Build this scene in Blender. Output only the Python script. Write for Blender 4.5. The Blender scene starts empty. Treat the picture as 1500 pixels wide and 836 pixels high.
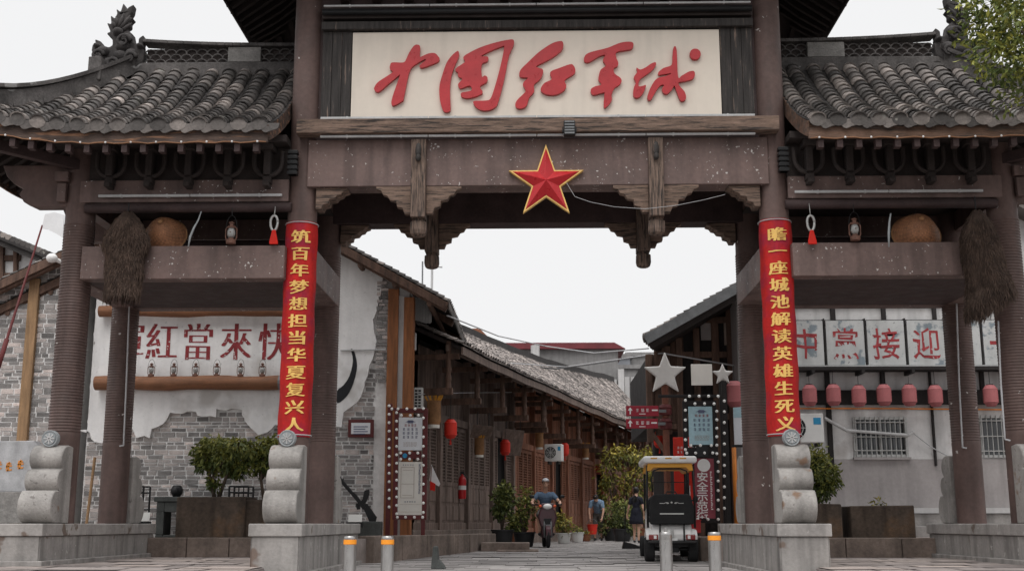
import bpy, bmesh, math, random
from mathutils import Vector, Matrix, noise
from mathutils.geometry import tessellate_polygon
R = math.radians
rnd = random.Random(7)
sc = bpy.context.scene
C = sc.collection

# ---------------------------------------------------------------- camera
FPX = 1720.0; PITCH = R(11.45); YAW = R(1.27); CAMH = .72
cam = bpy.data.cameras.new('camera'); camo = bpy.data.objects.new('camera', cam); C.objects.link(camo)
cam.sensor_width = 36; cam.lens = FPX/1500*36; cam.clip_end = 2000; cam.clip_start = .1
camo.location = (0, 0, CAMH); camo.rotation_euler = (R(90)+PITCH, 0, YAW)
cam.dof.use_dof = True; cam.dof.focus_distance = 18; cam.dof.aperture_fstop = 3.2
sc.camera = camo
# ---------------------------------------------------------------- sky, sun, exposure (overcast)
w = bpy.data.worlds.new('World'); sc.world = w; w.use_nodes = True
nt = w.node_tree; nt.nodes.clear()
N = nt.nodes.new; L = nt.links.new
out = N('ShaderNodeOutputWorld'); bg = N('ShaderNodeBackground'); sky = N('ShaderNodeTexSky')
sky.sky_type = 'NISHITA'; sky.sun_disc = False; sky.sun_elevation = R(58); sky.sun_rotation = R(200); sky.dust_density = 4
hs = N('ShaderNodeHueSaturation'); hs.inputs['Saturation'].default_value = .12
L(sky.outputs[0], hs.inputs['Color'])
tc = N('ShaderNodeTexCoord'); sx = N('ShaderNodeSeparateXYZ'); L(tc.outputs['Generated'], sx.inputs[0])
mr = N('ShaderNodeMapRange'); mr.inputs['From Min'].default_value = .50; mr.inputs['From Max'].default_value = .95
mr.inputs['To Min'].default_value = 1.0; mr.inputs['To Max'].default_value = 2.7; mr.interpolation_type = 'SMOOTHSTEP'
L(sx.outputs['Z'], mr.inputs['Value'])
cl = N('ShaderNodeVectorMath'); cl.operation = 'SCALE'; cl.inputs[0].default_value = (8.55, 8.57, 8.65)   # even cloud deck, brighter overhead
L(mr.outputs[0], cl.inputs['Scale'])
mx = N('ShaderNodeMix'); mx.data_type = 'RGBA'; mx.inputs['Factor'].default_value = .97
L(hs.outputs[0], mx.inputs[6]); L(cl.outputs[0], mx.inputs[7])
L(mx.outputs[2], bg.inputs['Color']); bg.inputs['Strength'].default_value = .1; L(bg.outputs[0], out.inputs['Surface'])
sd = bpy.data.lights.new('sun', 'SUN'); sd.energy = 1.1; sd.angle = R(35); sd.color = (1, .97, .93)
so = bpy.data.objects.new('sun', sd); C.objects.link(so); so.rotation_euler = (R(38), R(-8), 0); so.location = (0, 0, 40)
vs = sc.view_settings; vs.view_transform = 'Standard'; vs.look = 'None'; vs.exposure = .10; vs.gamma = 1; vs.use_curve_mapping = False

# ---------------------------------------------------------------- helpers
def at(px, py, Y):
    """a photograph pixel (1500 wide) carried out to the upright plane at distance Y: gives X, Z"""
    u = (px-750)/FPX; v = (418-py)/FPX
    dy = math.cos(PITCH)-v*math.sin(PITCH); dz = math.sin(PITCH)+v*math.cos(PITCH)
    X = u*math.cos(YAW)-dy*math.sin(YAW); Yd = u*math.sin(YAW)+dy*math.cos(YAW)
    return X*Y/Yd, dz*Y/Yd+CAMH

ORG = {}
def tag(o, label=None, cat=None, group=None, kind=None):
    if label: o['label'] = label
    if cat: o['category'] = cat
    if group: o['group'] = group
    if kind: o['kind'] = kind
    return o
def thing(name, label, cat, loc=(0, 0, 0), rz=0, group=None, local=False):
    o = bpy.data.objects.new(name, None); C.objects.link(o); o.empty_display_size = .2
    o.location = loc; o.rotation_euler = (0, 0, rz)
    ORG[o.name] = Vector((0, 0, 0)) if local else Vector(loc)
    return tag(o, label, cat, group)
def copy_tree(o, parent=None):
    c = o.copy(); C.objects.link(c); c.parent = parent
    ORG[c.name] = ORG.get(o.name, Vector())
    for ch in list(o.children): copy_tree(ch, c)
    return c

GL = {}
def glyph2d(ch, off=0.0):
    k = (ch, off)
    if k not in GL:
        c = bpy.data.curves.new('lettering', 'FONT'); c.body = ch; c.offset = off; c.resolution_u = 3
        o = bpy.data.objects.new('lettering', c); C.objects.link(o)
        dg = bpy.context.evaluated_depsgraph_get()
        me = bpy.data.meshes.new_from_object(o.evaluated_get(dg))
        vs_ = [(v.co.x-.5, v.co.y-.38) for v in me.vertices]; fs_ = [tuple(p.vertices) for p in me.polygons]
        bpy.data.objects.remove(o); bpy.data.curves.remove(c); bpy.data.meshes.remove(me)
        # weld
        key = {}; mp = []; nv = []
        for v in vs_:
            q = (round(v[0], 5), round(v[1], 5))
            if q not in key: key[q] = len(nv); nv.append(v)
            mp.append(key[q])
        fs2 = []
        for f in fs_:
            g = [mp[i] for i in f]
            if len(set(g)) == len(g): fs2.append(tuple(g))
        GL[k] = (nv, fs2)
    return GL[k]

def smooth_poly(p, n=4):
    o = []; k = len(p)
    for i in range(k):
        a, b, c, d = p[i-1], p[i], p[(i+1) % k], p[(i+2) % k]
        for j in range(n):
            t = j/n
            o.append(tuple(.5*(2*b[q]+(c[q]-a[q])*t+(2*a[q]-5*b[q]+4*c[q]-d[q])*t*t+(3*b[q]-a[q]-3*c[q]+d[q])*t**3) for q in (0, 1)))
    return o
def star_poly(cx, cz, r, ri=.40, rot=0):
    return [(cx+(r if i % 2 == 0 else r*ri)*math.sin(rot+i*math.pi/5), cz+(r if i % 2 == 0 else r*ri)*math.cos(rot+i*math.pi/5)) for i in range(10)]

class M:
    def __init__(s): s.v = []; s.f = []; s.t = []
    def add(s, vs, fs, t=.5):
        b = len(s.v); s.v += [tuple(v) for v in vs]
        for f in fs: s.f.append(tuple(b+i for i in f)); s.t.append(t)
        return s
    def box(s, x0, x1, y0, y1, z0, z1, t=.5):
        return s.add([(x0,y0,z0),(x1,y0,z0),(x1,y1,z0),(x0,y1,z0),(x0,y0,z1),(x1,y0,z1),(x1,y1,z1),(x0,y1,z1)],
                     [(0,3,2,1),(4,5,6,7),(0,1,5,4),(1,2,6,5),(2,3,7,6),(3,0,4,7)], t)
    def obox(s, c, sz, rot=None, t=.5):
        m = rot or Matrix.Identity(3); c = Vector(c)
        vs = [c+m@Vector((x*sz[0]/2, y*sz[1]/2, z*sz[2]/2)) for x, y, z in ((-1,-1,-1),(1,-1,-1),(1,1,-1),(-1,1,-1),(-1,-1,1),(1,-1,1),(1,1,1),(-1,1,1))]
        return s.add(vs, [(0,3,2,1),(4,5,6,7),(0,1,5,4),(1,2,6,5),(2,3,7,6),(3,0,4,7)], t)
    def bar(s, p, q, wd, ht, up=(0,0,1), t=.5):
        p = Vector(p); q = Vector(q); d = (q-p).normalized(); u = Vector(up)
        x = d.cross(u).normalized(); z = x.cross(d)
        vs = []
        for e in (p, q):
            for a, b in ((-1,-1),(1,-1),(1,1),(-1,1)): vs.append(e+x*a*wd/2+z*b*ht/2)
        return s.add(vs, [(0,1,2,3),(7,6,5,4),(0,4,5,1),(1,5,6,2),(2,6,7,3),(3,7,4,0)], t)
    def tube(s, pts, r, n=8, t=.5, cap=True):
        pts = [Vector(p) for p in pts]; k = len(pts); rs = r if isinstance(r, (list, tuple)) else [r]*k
        vs = []; fs = []; up = Vector((.13, .21, .97)); x = None
        for i, p in enumerate(pts):
            d = (pts[min(i+1, k-1)]-pts[max(i-1, 0)]).normalized()
            if x is None:
                if abs(d.dot(up)) > .95: up = Vector((1, .1, 0))
                x = d.cross(up).normalized()
            else: x = (x-d*x.dot(d)).normalized()
            y = d.cross(x)
            for j in range(n):
                a = 2*math.pi*j/n; vs.append(p+(x*math.cos(a)+y*math.sin(a))*rs[i])
        for i in range(k-1):
            for j in range(n):
                fs.append((i*n+j, (i+1)*n+j, (i+1)*n+(j+1) % n, i*n+(j+1) % n))
        if cap: fs.append(tuple(range(n))); fs.append(tuple((k-1)*n+j for j in reversed(range(n))))
        return s.add(vs, fs, t)
    def lathe(s, prof, c=(0,0,0), n=24, t=.5, a0=0, a1=2*math.pi, axis=None, cap=True):
        full = abs(a1-a0-2*math.pi) < 1e-6; k = n if full else n+1
        vs = []; fs = []; c = Vector(c); mt = axis or Matrix.Identity(3)
        for r, z in prof:
            for j in range(k):
                a = a0+(a1-a0)*j/n; vs.append(c+mt@Vector((r*math.cos(a), r*math.sin(a), z)))
        for i in range(len(prof)-1):
            for j in range(n):
                b = (j+1) % k if full else j+1
                fs.append((i*k+j, i*k+b, (i+1)*k+b, (i+1)*k+j))
        if full and cap:
            if prof[0][0] > 1e-6: fs.append(tuple(reversed(range(k))))
            if prof[-1][0] > 1e-6: fs.append(tuple((len(prof)-1)*k+j for j in range(k)))
        return s.add(vs, fs, t)
    def ball(s, c, r, n=12, t=.5, rot=None):
        r = r if isinstance(r, (list, tuple)) else (r, r, r); vs = []; fs = []; h = max(4, n//2); c = Vector(c); mt = rot or Matrix.Identity(3)
        for i in range(h+1):
            th = math.pi*i/h
            for j in range(n):
                a = 2*math.pi*j/n
                vs.append(c+mt@Vector((r[0]*math.sin(th)*math.cos(a), r[1]*math.sin(th)*math.sin(a), r[2]*math.cos(th))))
        for i in range(h):
            for j in range(n):
                fs.append((i*n+j, (i+1)*n+j, (i+1)*n+(j+1) % n, i*n+(j+1) % n))
        return s.add(vs, fs, t)
    def prism(s, poly, y0, y1, t=.5, fn=None):
        k = len(poly); f = fn or (lambda a, y, b: (a, y, b))
        ar = sum(poly[i][0]*poly[(i+1) % k][1]-poly[(i+1) % k][0]*poly[i][1] for i in range(k))
        if ar < 0: poly = list(reversed(poly))
        vs = [f(a, y0, b) for a, b in poly]+[f(a, y1, b) for a, b in poly]
        if k > 40:
            tri = tessellate_polygon([[Vector((a, b, 0)) for a, b in poly]]); fr = []
            for q in tri:
                (x0, z0), (x1, z1), (x2, z2) = (poly[i] for i in q)
                fr.append(tuple(q) if (x1-x0)*(z2-z0)-(x2-x0)*(z1-z0) > 0 else tuple(q)[::-1])
        else: fr = [tuple(range(k))]
        fs = fr+[tuple(k+i for i in reversed(f_)) for f_ in fr]+[(i, k+i, k+(i+1) % k, (i+1) % k) for i in range(k)]
        return s.add(vs, fs, t)
    def prismx(s, poly, x0, x1, t=.5):      # poly in (y,z), pushed along x
        return s.prism(poly, x0, x1, t, lambda a, x, b: (x, a, b))
    def glyph(s, ch, cx, cz, wd, ht, y0, depth, off=0.0, fn=None, jit=0, sheary=0, t=.5, cut=0):
        vs2, fs2 = glyph2d(ch, off)
        if cut:
            vs2 = list(vs2); todo = [f[:1]+f[i:i+2] for f in fs2 for i in range(1, len(f)-1)]; fs2 = []
            while todo:
                f = todo.pop(); e = max(((abs(vs2[f[i]][0]-vs2[f[(i+1) % 3]][0]), i) for i in range(3)))
                if e[0] < cut: fs2.append(f); continue
                a, b, c = f[e[1]], f[(e[1]+1) % 3], f[(e[1]+2) % 3]; vs2.append(((vs2[a][0]+vs2[b][0])/2, (vs2[a][1]+vs2[b][1])/2)); m_ = len(vs2)-1
                todo += [(a, m_, c), (m_, b, c)]
        f = fn or (lambda a, y, b: (a, y, b))
        P = []
        for a, b in vs2:
            a2 = a+jit*noise.noise((a*5, b*5, ord(ch) % 97)); b2 = b+jit*noise.noise((a*5+9, b*5, ord(ch) % 89))
            P.append((cx+a2*wd, cz+b2*ht+a2*sheary*ht))
        n = len(P); vs = [f(a, y0, b) for a, b in P]; fs = list(fs2); 
        if depth:
            vs += [f(a, y0+depth, b) for a, b in P]
            cnt = {}
            for q in fs2:
                for i in range(len(q)):
                    e = (q[i], q[(i+1) % len(q)]); cnt[e] = 1
            for e in list(cnt):
                if (e[1], e[0]) not in cnt: fs.append((e[1], e[0], n+e[0], n+e[1]))
        return s.add(vs, fs, t)
    def wall(s, outer, holes, y0, y1, t=.5):
        """flat wall x-z rect (x0,x1,z0,z1) with rect holes, thickness y0..y1: strips"""
        xs = sorted({outer[0], outer[1], *[h[0] for h in holes], *[h[1] for h in holes]})
        zs = sorted({outer[2], outer[3], *[h[2] for h in holes], *[h[3] for h in holes]})
        for i in range(len(xs)-1):
            for j in range(len(zs)-1):
                cx = (xs[i]+xs[i+1])/2; cz = (zs[j]+zs[j+1])/2
                if any(h[0] < cx < h[1] and h[2] < cz < h[3] for h in holes): continue
                s.box(xs[i], xs[i+1], y0, y1, zs[j], zs[j+1], t)
        return s
    def leaves(s, c, r, n, size, hang=.3, seed=0, asp=.42, inner=.25, lump=.35):
        g = random.Random(seed); c = Vector(c)
        for _ in range(n):
            while 1:
                d = Vector((g.uniform(-1,1), g.uniform(-1,1), g.uniform(-1,1)))
                if .05 < d.length < 1: break
            d.normalize(); rad = (inner+(1-inner)*g.random()**.45)
            k = 1+lump*noise.noise(d*2.3+Vector((seed*3.1, 0, 0)))*1.6
            p = c+Vector((d.x*r[0], d.y*r[1], d.z*r[2]))*rad*k
            if noise.noise(p*(2.2/max(r))+Vector((seed, 7, 3))) < -.18: continue
            ax = (d*.6+Vector((g.uniform(-1,1), g.uniform(-1,1), g.uniform(-1,1)-hang))).normalized()
            sd_ = ax.cross(Vector((g.uniform(-1,1), g.uniform(-1,1), g.uniform(-1,1)))).normalized()
            nn = ax.cross(sd_); l = size*g.uniform(.6, 1.3); ww = l*asp
            a = p; b = p+ax*l*.5+sd_*ww*.5+nn*l*.08; e = p+ax*l; f_ = p+ax*l*.5-sd_*ww*.5+nn*l*.08
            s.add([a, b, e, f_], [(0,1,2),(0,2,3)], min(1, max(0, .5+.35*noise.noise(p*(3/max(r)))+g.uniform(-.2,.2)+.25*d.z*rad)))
        return s
    def build(s, name, m, parent=None, loc=None, smooth=False, bevel=0, seg=2, auto=None):
        og = ORG[parent.name] if parent is not None else Vector(loc or (0, 0, 0))
        me = bpy.data.meshes.new(name)
        me.from_pydata([(x-og.x, y-og.y, z-og.z) for x, y, z in s.v], [], s.f)
        at_ = me.attributes.new('tint', 'FLOAT', 'FACE'); at_.data.foreach_set('value', s.t)
        me.materials.append(MT[m] if isinstance(m, str) else m)
        me.validate(clean_customdata=False); me.update()
        if smooth or auto:
            me.polygons.foreach_set('use_smooth', [True]*len(me.polygons))
            if auto: me.set_sharp_from_angle(angle=R(auto))
        o = bpy.data.objects.new(name, me); C.objects.link(o)
        if parent is not None: o.parent = parent; ORG[o.name] = og
        else: o.location = og; ORG[o.name] = og
        if bevel:
            b = o.modifiers.new('soft_edge', 'BEVEL'); b.width = bevel; b.segments = seg; b.limit_method = 'ANGLE'; b.angle_limit = R(40)
        return o

# ---------------------------------------------------------------- materials
MT = {}
def mat(name, col, rough=.75, var=.25, sc_=3, bump=.15, bsc=40, tint=0, streak=0, chips=None, metal=0, stretch=(1,1,1), spec=.3, col2=None, c2=(.5,.6,2.), emis=0, chips2=None, tintcol=None, soft=.02):
    m = bpy.data.materials.new(name); m.use_nodes = True; t = m.node_tree; n = t.nodes; l = t.links.new
    b = n['Principled BSDF']; b.inputs['Roughness'].default_value = rough; b.inputs['Metallic'].default_value = metal
    b.inputs['Specular IOR Level'].default_value = spec
    tc = n.new('ShaderNodeTexCoord'); mp = n.new('ShaderNodeMapping'); mp.inputs['Scale'].default_value = stretch
    l(tc.outputs['Object'], mp.inputs[0])
    def noi(scale, det=5, src=None, rg=.6):
        q = n.new('ShaderNodeTexNoise'); q.inputs['Scale'].default_value = scale; q.inputs['Detail'].default_value = det; q.inputs['Roughness'].default_value = rg
        l(src or mp.outputs[0], q.inputs['Vector']); return q.outputs['Fac']
    def rng(v, a, b_, c, d):
        q = n.new('ShaderNodeMapRange'); l(v, q.inputs['Value'])
        for k, x in zip(('From Min', 'From Max', 'To Min', 'To Max'), (a, b_, c, d)): q.inputs[k].default_value = x
        return q.outputs[0]
    def scale(c, f):
        q = n.new('ShaderNodeVectorMath'); q.operation = 'SCALE'; l(c, q.inputs[0]); l(f, q.inputs['Scale']); return q.outputs[0]
    def mixc(f, a, b_):
        q = n.new('ShaderNodeMix'); q.data_type = 'RGBA'; l(f, q.inputs[0])
        for i, x in ((6, a), (7, b_)):
            if isinstance(x, (tuple, list)): q.inputs[i].default_value = (*x[:3], 1)
            else: l(x, q.inputs[i])
        return q.outputs[2]
    rgb = n.new('ShaderNodeRGB'); rgb.outputs[0].default_value = (*col, 1); c = rgb.outputs[0]
    if col2: c = mixc(rng(noi(c2[2], 6), c2[0], c2[1], 0, 1), c, col2)
    if tint:
        a = n.new('ShaderNodeAttribute'); a.attribute_name = 'tint'
        if tintcol: c = mixc(rng(a.outputs['Fac'], .3, 1, 0, 1), c, tintcol)
        c = scale(c, rng(a.outputs['Fac'], 0, 1, 1-tint, 1+tint))
    if var:
        c = scale(c, rng(noi(sc_), .3, .7, 1-var, 1+var))
        c = scale(c, rng(noi(sc_*9, 3), .3, .7, 1-var*.5, 1+var*.5))
    if streak:
        m2 = n.new('ShaderNodeMapping'); m2.inputs['Scale'].default_value = (1.9, 1.9, .22); l(tc.outputs['Object'], m2.inputs[0])
        c = scale(c, rng(noi(2.2, 3, m2.outputs[0], .5), .46, .74, 1, 1-streak))
    for ch in (chips, chips2):
        if ch:
            sz, th, cc = ch
            q = n.new('ShaderNodeMath'); q.operation = 'MULTIPLY_ADD'; l(noi(sz*.13, 2, tc.outputs['Object'], .5), q.inputs[0]); q.inputs[1].default_value = .32; l(noi(sz, 3, tc.outputs['Object'], .55), q.inputs[2])
            c = mixc(rng(q.outputs[0], th+.16, th+.16+soft, 0, 1), c, cc)
    l(c, b.inputs['Base Color'])
    if bump:
        bp = n.new('ShaderNodeBump'); bp.inputs['Strength'].default_value = bump; bp.inputs['Distance'].default_value = .02
        l(noi(bsc, 4), bp.inputs['Height']); l(bp.outputs[0], b.inputs['Normal'])
        l(rng(noi(sc_*2), .3, .7, max(.05, rough-.12), min(1, rough+.12)), b.inputs['Roughness'])
    if emis:
        b.inputs['Emission Color'].default_value = (*col, 1); b.inputs['Emission Strength'].default_value = emis
    MT[name] = m; return m
WC = (.55, .52, .5)
mat('brown_paint', (.160, .110, .099),   .62, .2, 1.6, .14, 30, streak=.42, chips=(21, .685, WC))
mat('brown_column', (.120, .079, .070), .6, .22, 1.6, .14, 30, streak=.4, chips=(7, .725, WC))
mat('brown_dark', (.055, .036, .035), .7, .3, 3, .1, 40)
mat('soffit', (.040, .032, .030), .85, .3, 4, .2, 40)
mat('old_wood', (.19, .13, .10), .8, .5, 2.2, .6, 18, stretch=(1.2, 6, 14), col2=(.05, .04, .035), c2=(.5, .62, 2.4))
mat('old_wood_upright', (.17, .12, .095), .8, .5, 2.2, .6, 18, stretch=(14, 6, 1.2), col2=(.045, .037, .033), c2=(.48, .62, 2.4))
mat('black_wood', (.045, .040, .038), .75, .5, 2.0, .5, 16, stretch=(12, 6, .8), col2=(.15, .11, .09), c2=(.62, .68, 2))
mat('fascia_wood', (.085, .060, .050), .85, .5, 1.6, .5, 14, stretch=(1, 6, 9), col2=(.24, .13, .08), c2=(.53, .6, 1.3))
mat('fascia_copper', (.15, .092, .066), .85, .5, 1.6, .5, 14, stretch=(1, 6, 9), col2=(.09, .07, .06), c2=(.5, .6, 1.0))
mat('roof_tile', (.112, .102, .097), .85, .35, 3, .35, 45, tint=.50, tintcol=(.225, .195, .178), chips=(2.2, .69, (.24, .23, .21)))
mat('roof_pan', (.045, .041, .040), .9, .3, 4, .2, 40)
mat('ridge_stone', (.098, .090, .087), .9, .45, 3, .4, 30, streak=.3, chips=(2.0, .66, (.25, .24, .235)))
mat('finial_clay', (.058, .053, .052), .9, .45, 4, .4, 30, streak=.3)
mat('ridge_pale', (.22, .21, .20), .9, .35, 4, .4, 30)
mat('cream_board', (.74, .66, .57), .6, .035, 1.2, .03, 30, streak=.10)
mat('red_letter', (.44, .016, .022), .35, .12, 4, .03, 30, spec=.5)
mat('red_star', (.46, .012, .018), .35, .08, 4, .02, 30, spec=.5)
mat('gold_edge', (.78, .50, .16), .45, .12, 6, .02, 30)
mat('banner_red', (.45, .015, .013), .75, .25, 2.2, .2, 50, col2=(.27, .016, .045), c2=(.50, .66, 1.6), streak=.3)
mat('banner_gold', (.80, .50, .14), .5, .1, 6, .02, 30)
mat('plinth_stone', (.31, .292, .278), .85, .18, 2.5, .25, 35, streak=.5, chips=(2.2, .655, (.17, .13, .11)), chips2=(9, .67, (.44, .42, .40)), soft=.05)
mat('plinth_cap', (.335, .315, .30), .85, .2, 2.5, .25, 35, streak=.30, chips=(2.6, .64, (.16, .125, .105)), chips2=(9, .67, (.45, .43, .41)), soft=.05)
mat('drum_stone', (.33, .312, .295), .85, .2, 3, .45, 28, streak=.4, chips=(3.2, .68, (.21, .14, .10)), chips2=(13, .665, (.19, .175, .165)), soft=.07)
mat('step_stone', (.19, .15, .128), .9, .35, 2, .4, 25, streak=.4)
mat('planter_stone', (.098, .074, .058), .92, .4, 1.8, .5, 22, streak=.55, col2=(.14, .085, .05), c2=(.56, .7, 1.4))
mat('paving', (.315, .295, .285), .8, .22, .8, .25, 25, tint=.2, chips=(2.5, .57, (.20, .185, .175)), soft=.16)
mat('paving_joint', (.12, .105, .098), .95, .3, 3, .2, 30)
mat('flagstone', (.30, .26, .245), .85, .25, 1.1, .35, 18, tint=.2, tintcol=(.34, .285, .255))
mat('plaster_white', (.78, .77, .765), .85, .07, 1.2, .2, 25, streak=.16, chips=(17, .66, (.50, .49, .48)), chips2=(1.3, .56, (.56, .54, .52)), soft=.14)
mat('plaster_dimmed', (.60, .59, .585), .85, .1, 1.2, .2, 25, streak=.3, chips=(15, .65, (.34, .32, .31)), chips2=(1.2, .56, (.42, .395, .38)), soft=.14)  # white plaster painted dimmer to imitate vignetting; streaks and stains are wall dirt
mat('plaster_grey', (.33, .305, .30), .85, .12, 1.4, .15, 25, streak=.25, chips=(1.3, .71, (.20, .16, .14)))
mat('plaster_pale', (.50, .49, .485), .85, .1, 2, .12, 25, streak=.2)
mat('mortar', (.74, .73, .72), .95, .12, 6, .4, 30)
mat('brick', (.30, .285, .278), .9, .22, 5, .5, 40, tint=.5, tintcol=(.43, .37, .345))
mat('orange_timber', (.27, .105, .042), .65, .3, 2, .3, 16, stretch=(10, 10, 1), streak=.3)
mat('log_wood', (.22, .098, .05), .6, .3, 2, .35, 16, stretch=(1, 8, 8), streak=.15)
mat('tan_timber', (.30, .185, .10), .75, .3, 2, .3, 16, stretch=(10, 10, 1), streak=.3)
mat('wall_paint_red', (.26, .04, .045), .85, .25, 5, .1, 40, chips=(14, .63, (.55, .50, .49)))
mat('faded_red', (.30, .045, .05), .85, .3, 5, .1, 40, chips=(11, .65, (.50, .49, .48)))
mat('ink_black', (.02, .021, .024), .8, .2, 4, .05, 30)
mat('panel_white', (.47, .475, .47), .75, .1, 3, .1, 30, streak=.2, col2=(.20, .235, .26), c2=(.555, .61, 2.6), chips=(16, .70, (.12, .12, .12)))
mat('house_wood', (.12, .072, .053), .75, .45, 1.6, .4, 16, stretch=(8, 8, 1), streak=.3, tint=.3)
mat('house_wood_red', (.27, .118, .072), .7, .4, 1.6, .4, 16, stretch=(8, 8, 1), streak=.3, tint=.3)
mat('house_grey_wood', (.19, .14, .118), .8, .4, 1.6, .4, 16, stretch=(8, 8, 1), streak=.3, tint=.3)
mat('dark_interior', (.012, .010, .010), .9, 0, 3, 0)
mat('house_tile', (.205, .18, .168), .9, .35, 5, .3, 40, tint=.7, tintcol=(.27, .235, .215))
mat('timber_black', (.022, .019, .019), .8, .4, 2, .3, 20)
mat('lantern_red', (.62, .035, .02), .55, .1, 4, .05, 30)
mat('lantern_faded', (.41, .135, .14), .7, .12, 3, .08, 40, streak=.2)
mat('steel', (.42, .41, .40), .33, .12, 2, .05, 40, metal=.9, stretch=(3, 3, .6))
mat('band_orange', (.92, .33, .03), .45, .05, 4, 0)
mat('tube_grey', (.45, .45, .45), .4, .15, 3, .02, 30)
mat('metal_black', (.014, .014, .015), .45, .2, 4, .05, 40)
mat('metal_grey', (.17, .175, .18), .5, .2, 4, .05, 40)
mat('rusty_lamp', (.15, .075, .055), .6, .4, 12, .1, 40)
mat('lamp_glass', (.32, .32, .31), .15, .1, 5, 0, spec=.6)
mat('straw_cape', (.066, .044, .034), .95, .4, 6, .3, 60, tint=.4)
mat('straw_hat', (.31, .145, .075), .5, .3, 5, .5, 60, tint=.3)
mat('cable_orange', (.25, .125, .065), .6, .1, 4, 0)
mat('cable_grey', (.42, .42, .43), .6, .1, 4, 0)
mat('cable_black', (.02, .02, .022), .6, .1, 4, 0)
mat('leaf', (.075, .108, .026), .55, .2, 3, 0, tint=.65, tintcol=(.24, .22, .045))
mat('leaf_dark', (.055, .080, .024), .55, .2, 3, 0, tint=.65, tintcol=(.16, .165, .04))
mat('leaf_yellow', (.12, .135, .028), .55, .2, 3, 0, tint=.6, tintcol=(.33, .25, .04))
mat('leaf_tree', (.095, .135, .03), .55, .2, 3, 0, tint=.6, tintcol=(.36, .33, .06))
mat('bark', (.10, .075, .058), .9, .4, 6, .5, 30)
mat('soil', (.035, .026, .02), .95, .3, 8, .4, 40)
mat('pot_black', (.022, .022, .024), .5, .2, 4, .05, 30)
mat('pot_clay', (.22, .09, .05), .8, .2, 4, .1, 30)
mat('pot_white', (.55, .55, .54), .6, .1, 4, .05, 30)
mat('plastic_white', (.66, .655, .64), .4, .05, 3, .02, 30)
mat('paint_white', (.72, .71, .70), .35, .05, 3, .01, 30, spec=.5)
mat('yellow_trim', (.62, .30, .04), .45, .1, 3, 0)
mat('rubber', (.016, .016, .017), .85, .2, 6, .1, 40)
mat('rim_grey', (.33, .33, .33), .4, .1, 4, 0, metal=.6)
mat('tail_red', (.22, .012, .012), .2, .05, 3, 0, spec=.6)
mat('scooter_maroon', (.055, .014, .020), .3, .15, 4, 0, spec=.6)
mat('orange_plastic', (.62, .10, .03), .35, .1, 4, 0)
mat('lens_white', (.75, .75, .74), .2, .05, 4, 0, spec=.6)
mat('poster_blue', (.36, .52, .58), .5, .12, 2.5, 0)
mat('poster_white', (.66, .67, .70), .5, .06, 2.5, 0)
mat('poster_cream', (.68, .65, .60), .5, .05, 2.5, 0)
mat('poster_ink', (.10, .11, .18), .6, .1, 4, 0)
mat('poster_brown', (.33, .26, .22), .6, .1, 4, 0)
mat('frame_maroon', (.105, .022, .022), .6, .3, 3, .1, 40)
mat('sign_maroon', (.30, .018, .035), .5, .1, 3, .02, 30)
mat('banner_maroon', (.27, .055, .075), .55, .15, 3, .02, 30, streak=.2)
mat('white_letter', (.78, .77, .76), .6, .05, 4, 0)
mat('bulb', (.80, .79, .76), .25, .03, 5, 0, spec=.6)
mat('star_grey', (.60, .575, .55), .6, .08, 2.5, .08, 30)
mat('pole_brown', (.17, .062, .038), .55, .3, 3, .1, 30)
mat('ext_red', (.46, .012, .016), .35, .1, 4, 0, spec=.5)
mat('red_door', (.22, .014, .016), .55, .25, 3, .1, 30, stretch=(6, 6, 1))
mat('concrete', (.235, .23, .228), .9, .2, .5, .15, 12, streak=.2)
mat('concrete_blue', (.22, .23, .25), .9, .15, .6, .15, 12)
mat('metal_roof_red', (.15, .03, .036), .6, .2, 1, .02, 20)
mat('window_dark', (.035, .037, .04), .12, .2, 2, 0, spec=.6)
mat('alu', (.42, .42, .41), .45, .15, 4, .02, 30, metal=.4)
mat('marble', (.40, .40, .41), .5, .22, 2.2, .1, 30, stretch=(3, 1, 2.2))
mat('letter_orange', (.70, .26, .04), .5, .1, 5, 0)
mat('skin', (.50, .30, .215), .55, .06, 6, .02, 40)
mat('hair', (.014, .012, .011), .6, .2, 20, .1, 60)
mat('shirt_blue', (.075, .115, .175), .85, .12, 6, .15, 50)
mat('shirt_lightblue', (.16, .24, .34), .85, .12, 6, .15, 50, chips=(18, .64, (.4, .48, .56)))
mat('dress_navy', (.012, .013, .022), .85, .15, 6, .12, 50)
mat('trousers_grey', (.10, .095, .09), .85, .15, 6, .12, 50)
mat('trousers_dark', (.03, .03, .034), .85, .15, 6, .12, 50)
mat('cap_grey', (.38, .38, .40), .6, .1, 6, .05, 50)
mat('flag_white', (.72, .72, .73), .85, .06, 3, .05, 40)
mat('gun_black', (.012, .012, .013), .5, .2, 4, .05, 40)
mat('red_cloth', (.55, .02, .012), .8, .12, 5, .1, 40)
mat('basket_straw', (.27, .14, .065), .8, .3, 6, .2, 40)
mat('pale_card', (.70, .69, .66), .6, .05, 4, 0)
mat('blue_label', (.03, .25, .45), .5, .05, 4, 0)
mat('orange_pipe', (.62, .20, .03), .5, .1, 4, 0)
mat('vent_grey', (.30, .32, .33), .6, .2, 8, .1, 40)
mat('wedge_stone', (.07, .075, .072), .85, .3, 4, .3, 30)
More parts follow.
